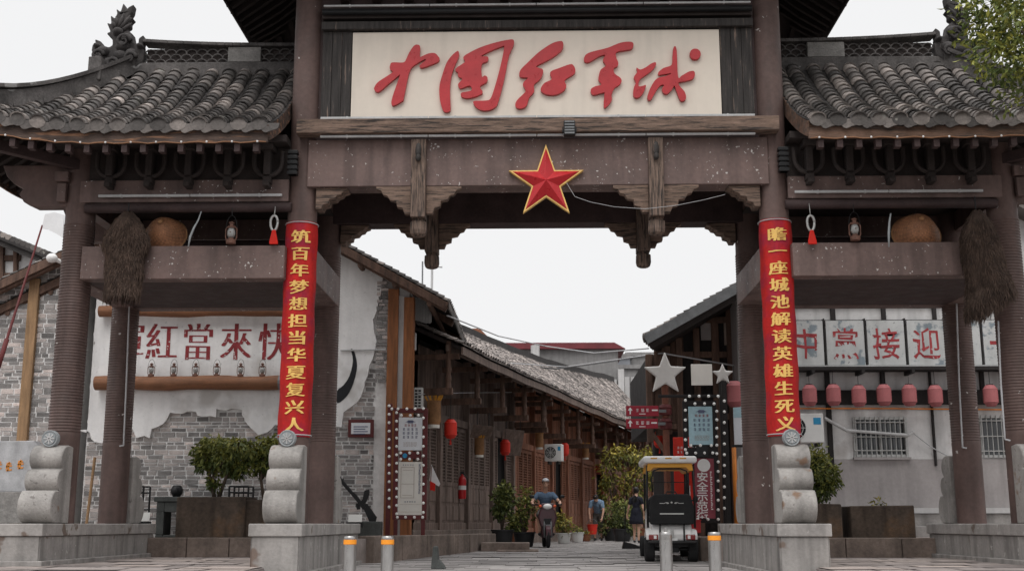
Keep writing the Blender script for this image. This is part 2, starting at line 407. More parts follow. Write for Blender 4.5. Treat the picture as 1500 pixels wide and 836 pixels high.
# ================================================================= ground
def gz(y):
    t = min(1, max(0, (y-20.5)/7.0)); return .16*t*t*(3-2*t)
g = M()
ys = [-40, 5, 14, 16, 18, 20.5]+[20.5+i*.5 for i in range(1, 15)]+[30, 40, 60, 100, 300, 900]
for i in range(len(ys)-1):
    a, b = ys[i], ys[i+1]
    g.add([(-900, a, gz(a)-.03), (900, a, gz(a)-.03), (900, b, gz(b)-.03), (-900, b, gz(b)-.03)], [(0,1,2,3)])
tag(g.build('ground', 'paving_joint'), kind='structure')
# street slabs laid in courses across the lane
m = M(); y = 13.0; r_ = random.Random(3)
while y < 60:
    d = r_.choice((.34, .38, .42, .46)); x = -4.2+r_.uniform(-.6, 0); hi = 6.0 if y < 30 else 10
    if y > 34: x += .2*(y-34)
    while x < hi:
        wd = r_.uniform(.55, 1.15); z = gz(y+d/2)+r_.uniform(-.004, .004); a, b = r_.uniform(-.003,.003), r_.uniform(-.003,.003)
        m.add([(x+.006, y+.008, z+a), (x+wd-.006, y+.008, z+b), (x+wd-.006, y+d-.008, z+gz(y+d)-gz(y+d/2)+b), (x+.006, y+d-.008, z+gz(y+d)-gz(y+d/2)+a)], [(0,1,2,3)], r_.random())
        x += wd
    y += d
tag(m.build('street', 'paving'), kind='structure')
# raised aprons of flagstones outside the middle bay
def apron(sx):
    m = M(); r_ = random.Random(11); y = 12.0
    b0, b1 = sorted((sx*3.75, sx*16))
    m.box(b0, b1, 12, 21.5, -.05, .128, .2)
    while y < 21.4:
        d = r_.uniform(.35, .75); x = 3.75
        while x < 15.9:
            wd = r_.uniform(.5, 1.3); z = .135+r_.uniform(0, .014)
            k = lambda: r_.uniform(.004, .035)
            q = [(sx*(x+k()), y+k(), z), (sx*(x+wd-k()), y+k(), z+r_.uniform(-.003,.003)), (sx*(x+wd-k()), min(21.45, y+d)-k(), z), (sx*(x+k()), min(21.45, y+d)-k(), z)]
            m.add(q if sx > 0 else q[::-1], [(0,1,2,3)], r_.random()); x += wd
        y += d
    tag(m.build('pavement', 'flagstone'), kind='structure')
apron(-1); apron(1)
# terraces behind the gateway with stone risers
def terrace(poly, z, edge_mat='step_stone', seed=1):
    m = M(); k = len(poly)
    m.add([(x, y, z) for x, y in poly]+[(x, y, -.05) for x, y in poly],
          [tuple(range(k))]+[(i, k+i, k+(i+1) % k, (i+1) % k) for i in range(k)], .5)
    return m
t = terrace([(-16, 21.45), (-3.3, 21.45), (-3.12, 22.0), (-1.62, 25.4), (-1.12, 27.6), (-2.32, 27.9), (-.9, 34), (-16, 34)], .45)
tag(t.build('terrace_floor', 'flagstone'), kind='structure')
t = terrace([(16, 34), (3.5, 34), (3.15, 28), (3.2, 23.2), (3.2, 21.45), (16, 21.45)], .45)
tag(t.build('terrace_floor', 'flagstone'), kind='structure')
def steps(name, pts, z0, z1, wd, lab):   # a run of edging blocks on a line
    m = M(); r_ = random.Random(len(pts)+int(z1*100))
    for (x0, y0), (x1, y1) in zip(pts, pts[1:]):
        Ln = math.hypot(x1-x0, y1-y0); d = ((x1-x0)/Ln, (y1-y0)/Ln); s_ = 0
        while s_ < Ln-.05:
            l_ = min(Ln-s_, r_.uniform(.7, 1.25)); c = s_+l_/2
            m.obox((x0+d[0]*c-d[1]*-wd/2*0, y0+d[1]*c, (z0+z1)/2), (l_-.012, wd, z1-z0), Matrix.Rotation(math.atan2(d[1], d[0]), 3, 'Z'), r_.random())
            s_ += l_
    return tag(m.build(name, 'step_stone', bevel=.015), kind='structure')
steps('kerb', [(-7.0, 21.42), (-3.9, 21.42)], .10, .475, .34, '')
steps('kerb', [(3.9, 21.42), (7.0, 21.42)], .10, .475, .34, '')
steps('kerb', [(-3.16, 21.9), (-1.62, 25.4), (-1.15, 27.5)], -.02, .50, .36, '')
steps('kerb', [(3.2, 22.6), (3.2, 28)], -.02, .47, .34, '')
m = M(); m.box(-1.25, -.2, 25.9, 26.7, 0, .32); m.box(-.9, 0.0, 25.6, 26.8, -.02, .17)
tag(m.build('kerb', 'step_stone', bevel=.02), kind='structure')

# ================================================================= the gateway
GW = thing('memorial_gateway', 'brown timber and tile gateway with three bays, cream name board and grey tiled roofs', 'gateway', (0, 19.05, 0))
XI, XO, YF, YR = 3.71, 7.25, 17.9, 20.2
def column(x, y, top, ribs, r=.236):
    m = M(); prof = [(r*1.0, .70)]; z = 2.05 if ribs else 99
    if ribs:
        prof.append((r, 2.0))
        while z < min(5.35, top-.4):
            prof += [(r+.004, z), (r-.006, z+.034)]; z += .046
        prof.append((r*.97, z+.05))
    prof.append((r*.95, top))
    m.lathe(prof, (x, y, 0), 36)
    return m.build('column', 'brown_column', GW, auto=50)
for s in (-1, 1):
    column(s*XI, YF, 9.6, True); column(s*XO, YF, 6.62, True)
    column(s*XI, YR, 9.6, True, .232); column(s*XO, YR, 6.62, True, .232)
# plinths
def plinth(x0, x1, y0, y1, zb, side):
    m = M(); e = .045
    m.box(x0+e, x1-e, y0+e, y1-e, zb-.1, .545)
    o = m.build('plinth', 'plinth_stone', GW, bevel=.012)
    c = M(); n = 3
    for i in range(n):
        a = y0+(y1-y0)*i/n; b = y0+(y1-y0)*(i+1)/n
        c.box(x0, x1, a+.004, b-.004, .547, .72-.004*(i % 2))
    c.build('cap_stone', 'plinth_cap', GW, bevel=.014)
    # joints: upright slabs facing the core, standing 12 mm proud
    j = M(); k = 5
    for i in range(k):
        a = y0+e+(y1-y0-2*e)*i/k; b = y0+e+(y1-y0-2*e)*(i+1)/k
        for xs in ((x0+e-.012, x0+e-.001), (x1-e+.001, x1-e+.012)): j.box(xs[0], xs[1], a+.006, b-.006, zb+.02, .54, rnd.random())
    w_ = x1-x0-2*e; k = max(1, round(w_/1.1))
    for i in range(k):
        j.box(x0+e+w_*i/k+.006, x0+e+w_*(i+1)/k-.006, y0+e-.012, y0+e-.001, zb+.02, .54, rnd.random())
    j.build('facing_slab', 'plinth_stone', GW, bevel=.004)
    f = M(); f.box(x0-.05, x1+.05, y0-.06, y1-.05, zb-.1, zb+.07); f.build('footing', 'plinth_stone', GW, bevel=.012)
for s in (-1, 1):
    a, b = sorted((s*3.98, s*3.24)); plinth(a, b, 16.35, 21.75, 0.0, s)
    a, b = sorted((s*6.93, s*9.9)); plinth(a, b, 16.6, 21.6, .14, s)
# stone drum scrolls in front of and behind the columns
def zs(z): return .722+(z-.722)*.83 if z > .722 else z
def scroll(x, y, dr):      # dr=-1 towards the viewer; profile in (y,z)
    prof = []
    def arc(cy, cz, ry, rz, a0, a1, n=8):
        for i in range(n+1):
            a = R(a0+(a1-a0)*i/n); prof.append((y+dr*(cy+ry*math.cos(a)), zs(cz+rz*math.sin(a))))
    prof.append((y+dr*.20, .722)); prof.append((y+dr*.66, .722))
    arc(.50, 1.02, .40, .36, -50, 47); arc(.44, 1.47, .29, .25, -46, 46); arc(.36, 1.86, .26, .24, -50, 90)
    prof.append((y+dr*.20, zs(2.08)))
    m = M(); m.prismx(prof, x-.245, x+.245)
    o = m.build('drum_stone', 'drum_stone', GW, auto=35)
    o.modifiers.new('soft_edge', 'BEVEL').width = .018; o.modifiers[-1].segments = 2; o.modifiers[-1].limit_method = 'ANGLE'; o.modifiers[-1].angle_limit = R(50)
    if dr < 0:
        v = M(); yy = y-.40; ax = Matrix.Rotation(R(90), 3, 'X')
        v.lathe([(0, .08), (.085, .08), (.09, .06), (.115, .075), (.125, .06), (.125, -.02)], (x, yy-.06, 1.955), 24, axis=ax)
        rim = v.build('carved_disc', 'vent_grey', GW, auto=40)
        k = M()
        for i in range(4):
            a = i*math.pi/4; d = Vector((math.cos(a), 0, math.sin(a))); c = Vector((x, yy-.145, 1.955))
            k.bar(c-d*.082, c+d*.082, .012, .012, (0, 1, 0))
        k.build('spoke_pattern', 'plaster_pale', rim)
for s in (-1, 1):
    for X in (XI, XO): scroll(s*X, YF, -1); scroll(s*X, YR, 1)
# ---- lintels of the middle bay, front and rear frame
def stepped(pts): return pts
def wing(cx, z, w_, h_, sgn):   # half corbel, growing away from cx
    q = [(0, 0), (1, 0), (1, -.10), (.86, -.16), (.80, -.30), (.68, -.34), (.60, -.50), (.42, -.54), (.40, -.74), (.24, -.80), (.18, -1), (0, -1)]
    return [(cx+sgn*a*w_, z+b*h_) for a, b in q]
for y0, y1 in ((17.66, 18.08), (20.0, 20.42)):
    m = M(); m.box(-XI+.1, XI-.1, y0, y1, 5.89, 6.655); m.build('lintel', 'brown_paint' if y0 < 19 else 'brown_dark', GW, bevel=.012)  # rear lintel a darker brown: shade under the gate put into its colour
    fr = y0 < 19
    for s in (-1, 1):
        k = M(); k.prism(wing(s*(XI-.235), 5.885, .50, .34, -s), y0+.06, y1-.06); k.build('corner_bracket', 'old_wood', GW, bevel=.01)
        px = s*1.85; p = M(); yc = y0-.06
        p.box(px-.115, px+.115, y0-.13, y0+.24, 5.36, 6.62); p.build('hanging_post', 'old_wood_upright', GW, bevel=.012)
        p = M(); p.lathe([(.10, 5.36), (.10, 5.33), (.135, 5.31), (.14, 5.18), (.125, 5.12), (.08, 5.09), (0, 5.085)], (px, y0+.055, 0), 8, a0=R(22.5), a1=R(382.5)); p.build('post_drop', 'old_wood_upright', GW, bevel=.008)
        p = M(); p.ball((px, y0-.15, 6.42), (.05, .05, .13), 10); p.ball((px, y0-.16, 6.30), (.045, .05, .06), 10); p.build('post_carving', 'black_wood', GW, smooth=True)
        for q in (-1, 1):
            k = M(); k.prism(wing(px+q*.118, 5.885, .55, .44, q), y0+.0, y0+.13); k.build('bracket_wing', 'old_wood', GW, bevel=.008)
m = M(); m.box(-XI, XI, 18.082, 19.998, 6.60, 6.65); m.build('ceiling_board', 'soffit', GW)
# ---- ledge, light tubes, board wall
m = M(); m.box(-3.76, 3.76, 17.42, 17.66, 6.69, 6.92); m.build('ledge_beam', 'old_wood', GW, bevel=.012)
def ltube(x0, x1, y, z, w_=.035, h_=.035, mt='tube_grey'):
    m = M(); k = max(1, round((x1-x0)/1.7))
    for i in range(k): m.box(x0+(x1-x0)*i/k+.006, x0+(x1-x0)*(i+1)/k-.006, y-w_, y, z-h_/2, z+h_/2)
    for i in range(k*2): xx = x0+(x1-x0)*(i+.5)/(k*2); m.box(xx-.015, xx+.015, y-w_-.004, y+.012, z-h_/2-.006, z+h_/2+.006)
    m.build('light_tube', mt, GW, bevel=.004)
ltube(-3.4, 3.4, 17.50, 6.95); ltube(-3.4, 3.4, 17.52, 6.655)
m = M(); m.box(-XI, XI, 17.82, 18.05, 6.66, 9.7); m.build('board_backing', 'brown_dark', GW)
bx0, bz1 = at(517, 48, 17.72); bx1, bz0 = at(1058, 178, 17.72)
NB = M().box(bx0, bx1, 17.72, 17.80, 6.93, bz1).build('name_board', 'cream_board', GW, bevel=.006)
for a, b in ((-3.45, bx0-.01), (bx1+.01, 3.45)):
    m = M(); k = 3
    for i in range(k): m.box(a+(b-a)*i/k+.003, a+(b-a)*(i+1)/k-.003, 17.73+.004*(i % 2), 17.81, 6.93, bz1+.02)
    m.build('side_panel', 'black_wood', GW, bevel=.004)
m = M(); m.box(-3.46, 3.46, 17.64, 17.82, bz1+.025, bz1+.16); m.build('upper_beam', 'black_wood', GW, bevel=.012)
m = M(); m.tube([(-3.44, 17.6, bz1+.30), (3.44, 17.6, bz1+.30)], .05, 10); m.build('round_rail', 'metal_black', GW, smooth=True)
ltube(-3.42, 3.42, 17.55, bz1+.375, .03, .03)
m = M(); m.box(-3.46, 3.46, 17.66, 17.82, bz1+.22, bz1+.40); m.build('upper_beam', 'soffit', GW, bevel=.012)
for i in range(13):
    x = -3.1+i*6.2/12; m = M(); m.box(x-.07, x+.07, 17.50, 17.83, bz1+.50, bz1+.62); m.box(x-.045, x+.045, 17.40, 17.83, bz1+.62, bz1+.74); m.box(x-.10, x+.10, 17.56, 17.83, bz1+.74, bz1+.84)
    m.build('bracket_block', 'brown_dark', GW, bevel=.008)
m = M(); m.box(-3.5, 3.5, 17.45, 17.83, bz1+.86, bz1+1.05); m.build('upper_beam', 'soffit', GW, bevel=.012)
# lettering of the board (brush strokes cut from thick red sheet)
z3 = lambda p: [at(530+a/5.972, 40+b/5.972, 17.70) for a, b in p]
z4 = lambda p: [at(740+a/4.6875, 40+b/4.6875, 17.70) for a, b in p]
strokes = [
 z3([(490,163),(512,180),(510,262),(520,268),(585,240),(640,237),(668,262),(682,290),(655,318),(540,362),(510,358),(512,340),(560,300),(555,290),(505,315),(450,350),(425,385),(405,450),(370,625),(355,655),(280,695),(262,680),(265,640),(290,560),(335,432),(322,435),(230,510),(165,565),(135,575),(112,555),(115,530),(150,485),(270,405),(250,380),(250,345),(270,318),(365,318),(390,290),(410,245),(440,195),(465,168)]),
 z3([(830,222),(850,228),(848,270),(810,360),(785,440),(773,560),(778,720),(760,748),(735,752),(712,735),(690,670),(680,590),(683,510),(705,430),(735,340),(770,280)]),
 z3([(1325,120),(1328,165),(1285,270),(1250,450),(1195,660),(1165,710),(1110,735),(1050,735),(1005,712),(980,680),(985,655),(1085,650),(1125,635),(1155,560),(1190,440),(1225,300),(1245,190),(1235,175),(1130,215),(1045,262),(1095,265),(1110,285),(1095,310),(1050,335),(1052,440),(1075,432),(1098,445),(1100,475),(1085,495),(1040,520),(1040,545),(1058,570),(1050,590),(1005,612),(930,630),(880,620),(867,600),(880,580),(960,562),(945,520),(870,545),(850,535),(845,505),(880,462),(845,440),(840,405),(820,390),(830,365),(890,325),(905,305),(890,285),(895,265),(930,240),(1030,190),(1150,150),(1270,122)]),
 z4([(380,103),(397,115),(398,145),(380,175),(310,225),(218,272),(225,285),(255,295),(260,320),(240,365),(200,400),(198,450),(165,490),(150,540),(125,562),(90,565),(70,545),(80,510),(135,455),(138,435),(122,405),(130,380),(155,355),(105,350),(97,325),(110,295),(150,255),(230,180),(320,120)]),
 z4([(445,262),(470,272),(482,305),(470,330),(410,370),(420,410),(400,445),(350,470),(290,470),(250,450),(245,425),(270,390),(318,365),(308,330),(318,308),(370,288)]),
 z4([(860,108),(880,125),(870,155),(840,163),(765,178),(762,215),(775,250),(770,275),(745,290),(750,325),(790,355),(798,380),(780,405),(750,425),(730,470),(730,510),(690,558),(675,545),(680,470),(675,455),(610,472),(588,455),(590,430),(620,412),(660,402),(640,370),(642,340),(655,300),(690,270),(670,235),(685,200),(650,205),(580,245),(548,245),(540,225),(555,195),(600,175),(700,150),(790,115)]),
 z4([(1030,248),(1032,270),(1000,310),(925,365),(915,410),(935,412),(965,405),(955,440),(935,475),(905,492),(880,480),(880,430),(895,385),(882,350),(905,315),(900,285),(925,298),(960,285),(1000,258)]),
 z4([(1155,145),(1175,160),(1185,345),(1210,340),(1260,312),(1295,310),(1300,340),(1280,365),(1220,380),(1190,385),(1195,410),(1230,450),(1240,490),(1225,512),(1200,508),(1175,450),(1160,410),(1140,440),(1110,465),(1085,458),(1075,430),(1090,405),(1060,410),(1020,470),(1000,505),(980,505),(975,480),(1000,415),(1040,360),(1100,343),(1140,325),(1090,330),(1055,335),(1050,318),(1085,288),(1140,266),(1148,200)]),
 z4([(1265+38+38*math.cos(i*math.pi/5), 192+38*math.sin(i*math.pi/5)) for i in range(10)])]
for st in strokes:
    M().prism(smooth_poly(st, 4), 17.655, 17.719).build('lettering', 'red_letter', NB, bevel=.006)
# small dark floodlights and junction boxes fixed to the gateway
def flood(x, y, z, w_=.13, h_=.30):
    m = M()
    for i in range(5): m.box(x-w_/2, x+w_/2, y-.12, y, z+i*h_/5, z+i*h_/5+h_/5*.62)
    m.box(x-w_/2+.02, x+w_/2-.02, y-.10, y-.01, z, z+h_*.95); m.build('louvred_light', 'metal_black', GW, bevel=.006)
for s in (-1, 1): flood(s*3.82, 17.62, 6.05, .16, .42)

# ---- side bays
HL = {}
for s in (-1, 1):
    def X(a, b): return sorted((s*a, s*b))
    a, b = X(3.5, 7.06)
    m = M(); m.box(*X(3.9, 7.06), 17.58, 17.86, 4.41, 4.93); m.build('tie_beam', 'brown_paint', GW, bevel=.012)
    m = M(); m.box(*X(3.9, 7.06), 20.1, 20.4, 4.41, 4.93); m.build('tie_beam', 'brown_paint', GW, bevel=.012)
    m = M(); m.box(*X(3.46, 3.88), 17.92, 20.05, 4.41, 4.93); m.build('tie_beam', 'brown_paint', GW, bevel=.012)
    m = M(); m.box(*X(7.06, 7.4), 17.92, 20.05, 4.41, 4.93); m.build('tie_beam', 'brown_paint', GW, bevel=.012)
    m = M(); m.box(*X(3.89, 7.05), 17.865, 20.095, 4.42, 4.50); m.build('ceiling_board', 'brown_dark', GW)  # dark colour stands in for the shade beneath the tie beams
    for y0, y1 in ((17.68, 17.95), (20.15, 20.4)):
        m = M(); m.box(*X(3.9, 7.3), y0, y1, 5.66, 6.02); m.build('upper_beam', 'brown_paint', GW, bevel=.012)
        m = M(); m.tube([(s*3.85, y0+.02, 5.57), (s*7.1, y0+.02, 5.57)], .075, 12); m.build('round_rail', 'brown_dark', GW, smooth=True)
        m = M(); m.box(*X(3.9, 7.3), y0+.06, y1, 6.02, 6.60); m.build('bracket_backing', 'soffit', GW)  # backing coloured near black to paint the shade under the eave
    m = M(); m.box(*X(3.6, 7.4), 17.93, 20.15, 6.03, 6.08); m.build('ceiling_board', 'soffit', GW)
    for y0, y1 in ((17.95, 18.0),):
        pass
    ltube(*X(3.98, 6.88), 17.64, 5.745, .04, .04)
    # bracket sets: block, U arm, upper arm; eave shade painted in as near-black
    for i in range(5):
        x = s*(4.22+i*.62)
        m = M(); m.box(x-.06, x+.06, 17.52, 17.74, 5.93, 6.02); m.box(x-.045, x+.045, 17.45, 17.74, 5.86, 5.93)
        pts = [(x+.22*math.cos(R(q)), 17.60, 6.27+.22*math.sin(R(q))) for q in range(180, 361, 15)]
        m.tube([(x-.22, 17.6, 6.45)]+pts+[(x+.22, 17.6, 6.45)], .04, 6)
        m.box(x-.05, x+.05, 17.50, 17.74, 6.05, 6.45); m.box(x-.10, x+.10, 17.42, 17.74, 6.45, 6.54)
        m.build('bracket_set', 'soffit', GW, bevel=.006)
    m = M(); m.box(*X(3.9, 7.6), 17.40, 17.75, 6.545, 6.66); m.build('upper_beam', 'soffit', GW, bevel=.01)
    # outrigger beyond the outer column
    for y0 in (17.76, 20.08):
        q = [(7.3, 5.62), (7.95, 5.62), (8.12, 5.70), (8.20, 5.83), (8.14, 5.92), (8.30, 6.0), (8.42, 6.12), (8.50, 6.30), (7.3, 6.30)]
        m = M(); m.prism([(s*a, b) for a, b in q], y0, y0+.24); m.build('outrigger', 'brown_column', GW, bevel=.01)
        m = M(); m.box(*X(7.42, 7.56), y0-.10, y0, 5.68, 5.98); m.box(*X(7.38, 7.60), y0-.14, y0, 6.0, 6.16); m.build('outrigger_block', 'brown_paint', GW, bevel=.012)
    m = M(); m.box(*X(7.26, 7.46), 17.9, 20.2, 5.70, 6.05); m.build('upper_beam', 'brown_column', GW)
    m = M(); m.bar((s*7.25, 17.75, 6.28), (s*8.85, 16.55, 6.44), .14, .17); m.build('hip_rafter', 'brown_dark', GW, bevel=.01)
    m = M(); m.bar((s*7.25, 20.35, 6.28), (s*8.85, 21.55, 6.44), .14, .17); m.build('hip_rafter', 'brown_dark', GW, bevel=.01)

# ---- tiled roofs
FL = .80
def tile_slope(S, u0, u1, vmax, tm, pm, dm, sp=.30, tl=.172, rad=.120, seed=0, drip=True):
    """S(u,v) -> point on the roof plane, v in metres up the slope; rows of barrel tiles run up it"""
    g = random.Random(seed); n = max(1, round((u1-u0)/sp)); st = (u1-u0)/n
    for i in range(n):
        u = u0+(i+.5)*st; vm = vmax(u)
        if vm < .05: continue
        # pan tiles between the rows: shallow stepped strips
        v = -.04; k = 0; off = g.uniform(-.012, .012); row = g.uniform(-.15, .15)
        while v < vm:
            l_ = tl*g.uniform(.9, 1.1); e = min(vm, v+l_*1.25)
            pa, pb = S(u-st/2, v), S(u+st/2, v); qa, qb = S(u-st/2, e), S(u+st/2, e); up = Vector((0, 0, .018))
            pm.add([pa+up, pb+up, qb, qa, pa, pb], [(0,1,2,3),(4,5,1,0)], g.random())
            p = S(u+off+g.uniform(-.008, .008), v); q = S(u+off, e); ax = (q-p).normalized(); sx_ = (S(u+.05, v)-S(u-.05, v)).normalized(); nn = sx_.cross(ax).normalized()
            if nn.z < 0: nn = -nn
            ra = rad*g.uniform(.95, 1.08); rb = ra*.86; vs = []; N_ = 6; ti = min(1, max(0, .42+row+g.gauss(0, .22)+.35*noise.noise((u*1.3, v*1.3, seed))))
            for cc, rr, lift in ((p, ra, .03), (q, rb, .006)):
                for j in range(N_+1):
                    a = math.pi*j/N_; vs.append(cc+sx_*rr*math.cos(a)+nn*(rr*FL*math.sin(a)+lift))
            for j in range(N_+1):
                a = math.pi*j/N_; vs.append(p+sx_*ra*.82*math.cos(a)+nn*(ra*(FL-.16)*math.sin(a)+.03))
            fs = [(j, j+1, N_+1+j+1, N_+1+j) for j in range(N_)]+[(j+1, j, 2*(N_+1)+j, 2*(N_+1)+j+1) for j in range(N_)]
            tm.add(vs, fs, ti)
            v += l_; off += g.uniform(-.006, .006)
        if drip:
            c = S(u+st/2, -.05); q0 = S(u, -.05); q1 = S(u+st, -.05); sx_ = (S(u+st/2+.05, 0)-S(u+st/2-.05, 0)).normalized(); ax = S(u, .2)-S(u, 0); ax.z = 0; ax.normalize(); zz = Vector((0, 0, 1)); hw = st*.52
            pl_ = [c+sx_*hw*math.cos(R(a_))+zz*(.02-(.135+.02*math.sin(3*a_))*math.sin(R(a_))) for a_ in range(0, 181, 15)]; K_ = len(pl_)
            dm.add([p+ax*d_ for d_ in (0, .025) for p in pl_], [tuple(range(K_)), tuple(reversed(range(K_, 2*K_)))]+[(j, (j+1) % K_, K_+(j+1) % K_, K_+j) for j in range(K_)], g.random()*.6+.1)
            for uu, rr, dz in ((u, .125, -.015),):
                c = S(uu, -.055); ax = (S(uu, .2)-S(uu, 0)); ax.z = 0; ax.normalize(); sx_ = (S(uu+.05, 0)-S(uu-.05, 0)).normalized(); zz = Vector((0, 0, 1)); c = c+zz*(.03+dz)
                vs = []; K = 12
                for dd in (0, .03):
                    for j in range(K): a = 2*math.pi*j/K; vs.append(c+ax*dd+sx_*rr*math.cos(a)+zz*rr*(.8 if dz > -.05 else .72)*math.sin(a))
                dm.add(vs, [tuple(range(K)), tuple(reversed(range(K, 2*K)))]+[(j, (j+1) % K, K+(j+1) % K, K+j) for j in range(K)], g.random()*.7+.1)
def sag(t, rise): return rise*(.62*t+.38*t*t)          # concave sweep
def hip_roof(xa, xb, ex0, ex1, y0, y1, ze, zr, hipa, hipb, seed, lift=.42, lift_from=2.6):
    """ridge from xa to xb; eaves ex0..ex1 x y0..y1; hipa/hipb say which ends are hipped"""
    yc = (y0+y1)/2; dy = (y1-y0)/2
    def lf(x, y):
        a = 0
        for h, ex in ((hipa, ex0), (hipb, ex1)):
            if h:
                q = max(0, 1-abs(x-ex)/lift_from); r = max(0, 1-min(abs(y-y0), abs(y-y1))/lift_from); a = max(a, q*q*r*r if True else 0)
        return a*lift
    def pt(x, y, t): return Vector((x, y, ze+sag(t, zr-ze)+lf(x, y)))
    Ls = math.hypot(dy, zr-ze); tm, pm, dm = M(), M(), M()
    def vm(x):
        k = 1.0
        if hipa and x < xa: k = (x-ex0)/(xa-ex0)
        if hipb and x > xb: k = min(k, (ex1-x)/(ex1-xb))
        return max(0, k)*Ls
    tile_slope(lambda u, v: pt(u, y0+dy*v/Ls, max(-.1, v/Ls)), ex0, ex1, vm, tm, pm, dm, seed=seed)
    tile_slope(lambda u, v: pt(-u, y1-dy*v/Ls, max(-.1, v/Ls)), -ex1, -ex0, lambda u: vm(-u), tm, pm, dm, seed=seed+1)
    for h, ex, xr, sg in ((hipa, ex0, xa, 1), (hipb, ex1, xb, -1)):
        if not h: continue
        dx = abs(xr-ex); Lh = math.hypot(dx, zr-ze)
        vh = lambda y: max(0, 1-abs(y-yc)/dy)*Lh
        if sg > 0: tile_slope(lambda u, v: pt(ex+dx*v/Lh, -u, max(-.1, v/Lh)), -y1, -y0, lambda u: vh(-u), tm, pm, dm, seed=seed+2)
        else: tile_slope(lambda u, v: pt(ex-dx*v/Lh, u, max(-.1, v/Lh)), y0, y1, lambda u: vh(u), tm, pm, dm, seed=seed+3)
    RF = tm.build('tiled_roof', 'roof_tile', GW, auto=60); pm.build('pan_tiles', 'roof_pan', RF); dm.build('drip_tiles', 'roof_tile', RF)
    # soffit boards, 9 cm below the tiles
    sf = M(); K = 12
    def sheet(P, Q, R_, S_):
        for i in range(K):
            for j in range(K):
                def B(a, b):
                    p = Vector(P).lerp(Vector(Q), a).lerp(Vector(S_).lerp(Vector(R_), a), b); return p
                q = [B(i/K, j/K), B((i+1)/K, j/K), B((i+1)/K, (j+1)/K), B(i/K, (j+1)/K)]
                vs = []
                for c in q:
                    # height from the plane it belongs to
                    t = min((c.y-y0)/dy, (y1-c.y)/dy)
                    if hipa: t = min(t, (c.x-ex0)/max(1e-6, xa-ex0))
                    if hipb: t = min(t, (ex1-c.x)/max(1e-6, ex1-xb))
                    vs.append((c.x, c.y, ze-.10+sag(max(0, min(1, t)), zr-ze)+lf(c.x, c.y)))
                sf.add(vs, [(3,2,1,0)])
    A = (ex0, y0, 0); B_ = (ex1, y0, 0); Cc = (ex1, y1, 0); D = (ex0, y1, 0); Ra = (xa, yc, 0); Rb = (xb, yc, 0)
    sheet(A, B_, Rb if hipb else (ex1, yc, 0), Ra if hipa else (ex0, yc, 0)); sheet(D, Cc, Rb if hipb else (ex1, yc, 0), Ra if hipa else (ex0, yc, 0))
    if hipa: sheet(A, D, Ra, Ra)
    if hipb: sheet(B_, Cc, Rb, Rb)
    # rafters
    rf = sf; x = ex0+.14
    while x < ex1-.1:
        k = vm(x)/Ls
        for sy, ya in ((1, y0), (-1, y1)):
            P = [pt(x, ya+sy*dy*q*min(1, k), q*min(1, k))-Vector((0, 0, .165)) for q in (.02, .5, 1)]
            for p, q in zip(P, P[1:]): rf.bar(p, q, .085, .10)
        x += .28
    for h, ex, xr in ((hipa, ex0, xa), (hipb, ex1, xb)):
        if not h: continue
        y = y0+.14
        while y < y1-.1:
            k = max(0, 1-abs(y-yc)/dy)
            P = [pt(ex+(xr-ex)*q*k, y, q*k)-Vector((0, 0, .165)) for q in (.02, .5, 1)]
            for p, q in zip(P, P[1:]): rf.bar(p, q, .085, .10)
            y += .28
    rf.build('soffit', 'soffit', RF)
    return RF, pt, lf
def eave_line(pt, x0, x1, y, n=24): return [pt(x0+(x1-x0)*i/n, y, 0) for i in range(n+1)]
SIDE = {}
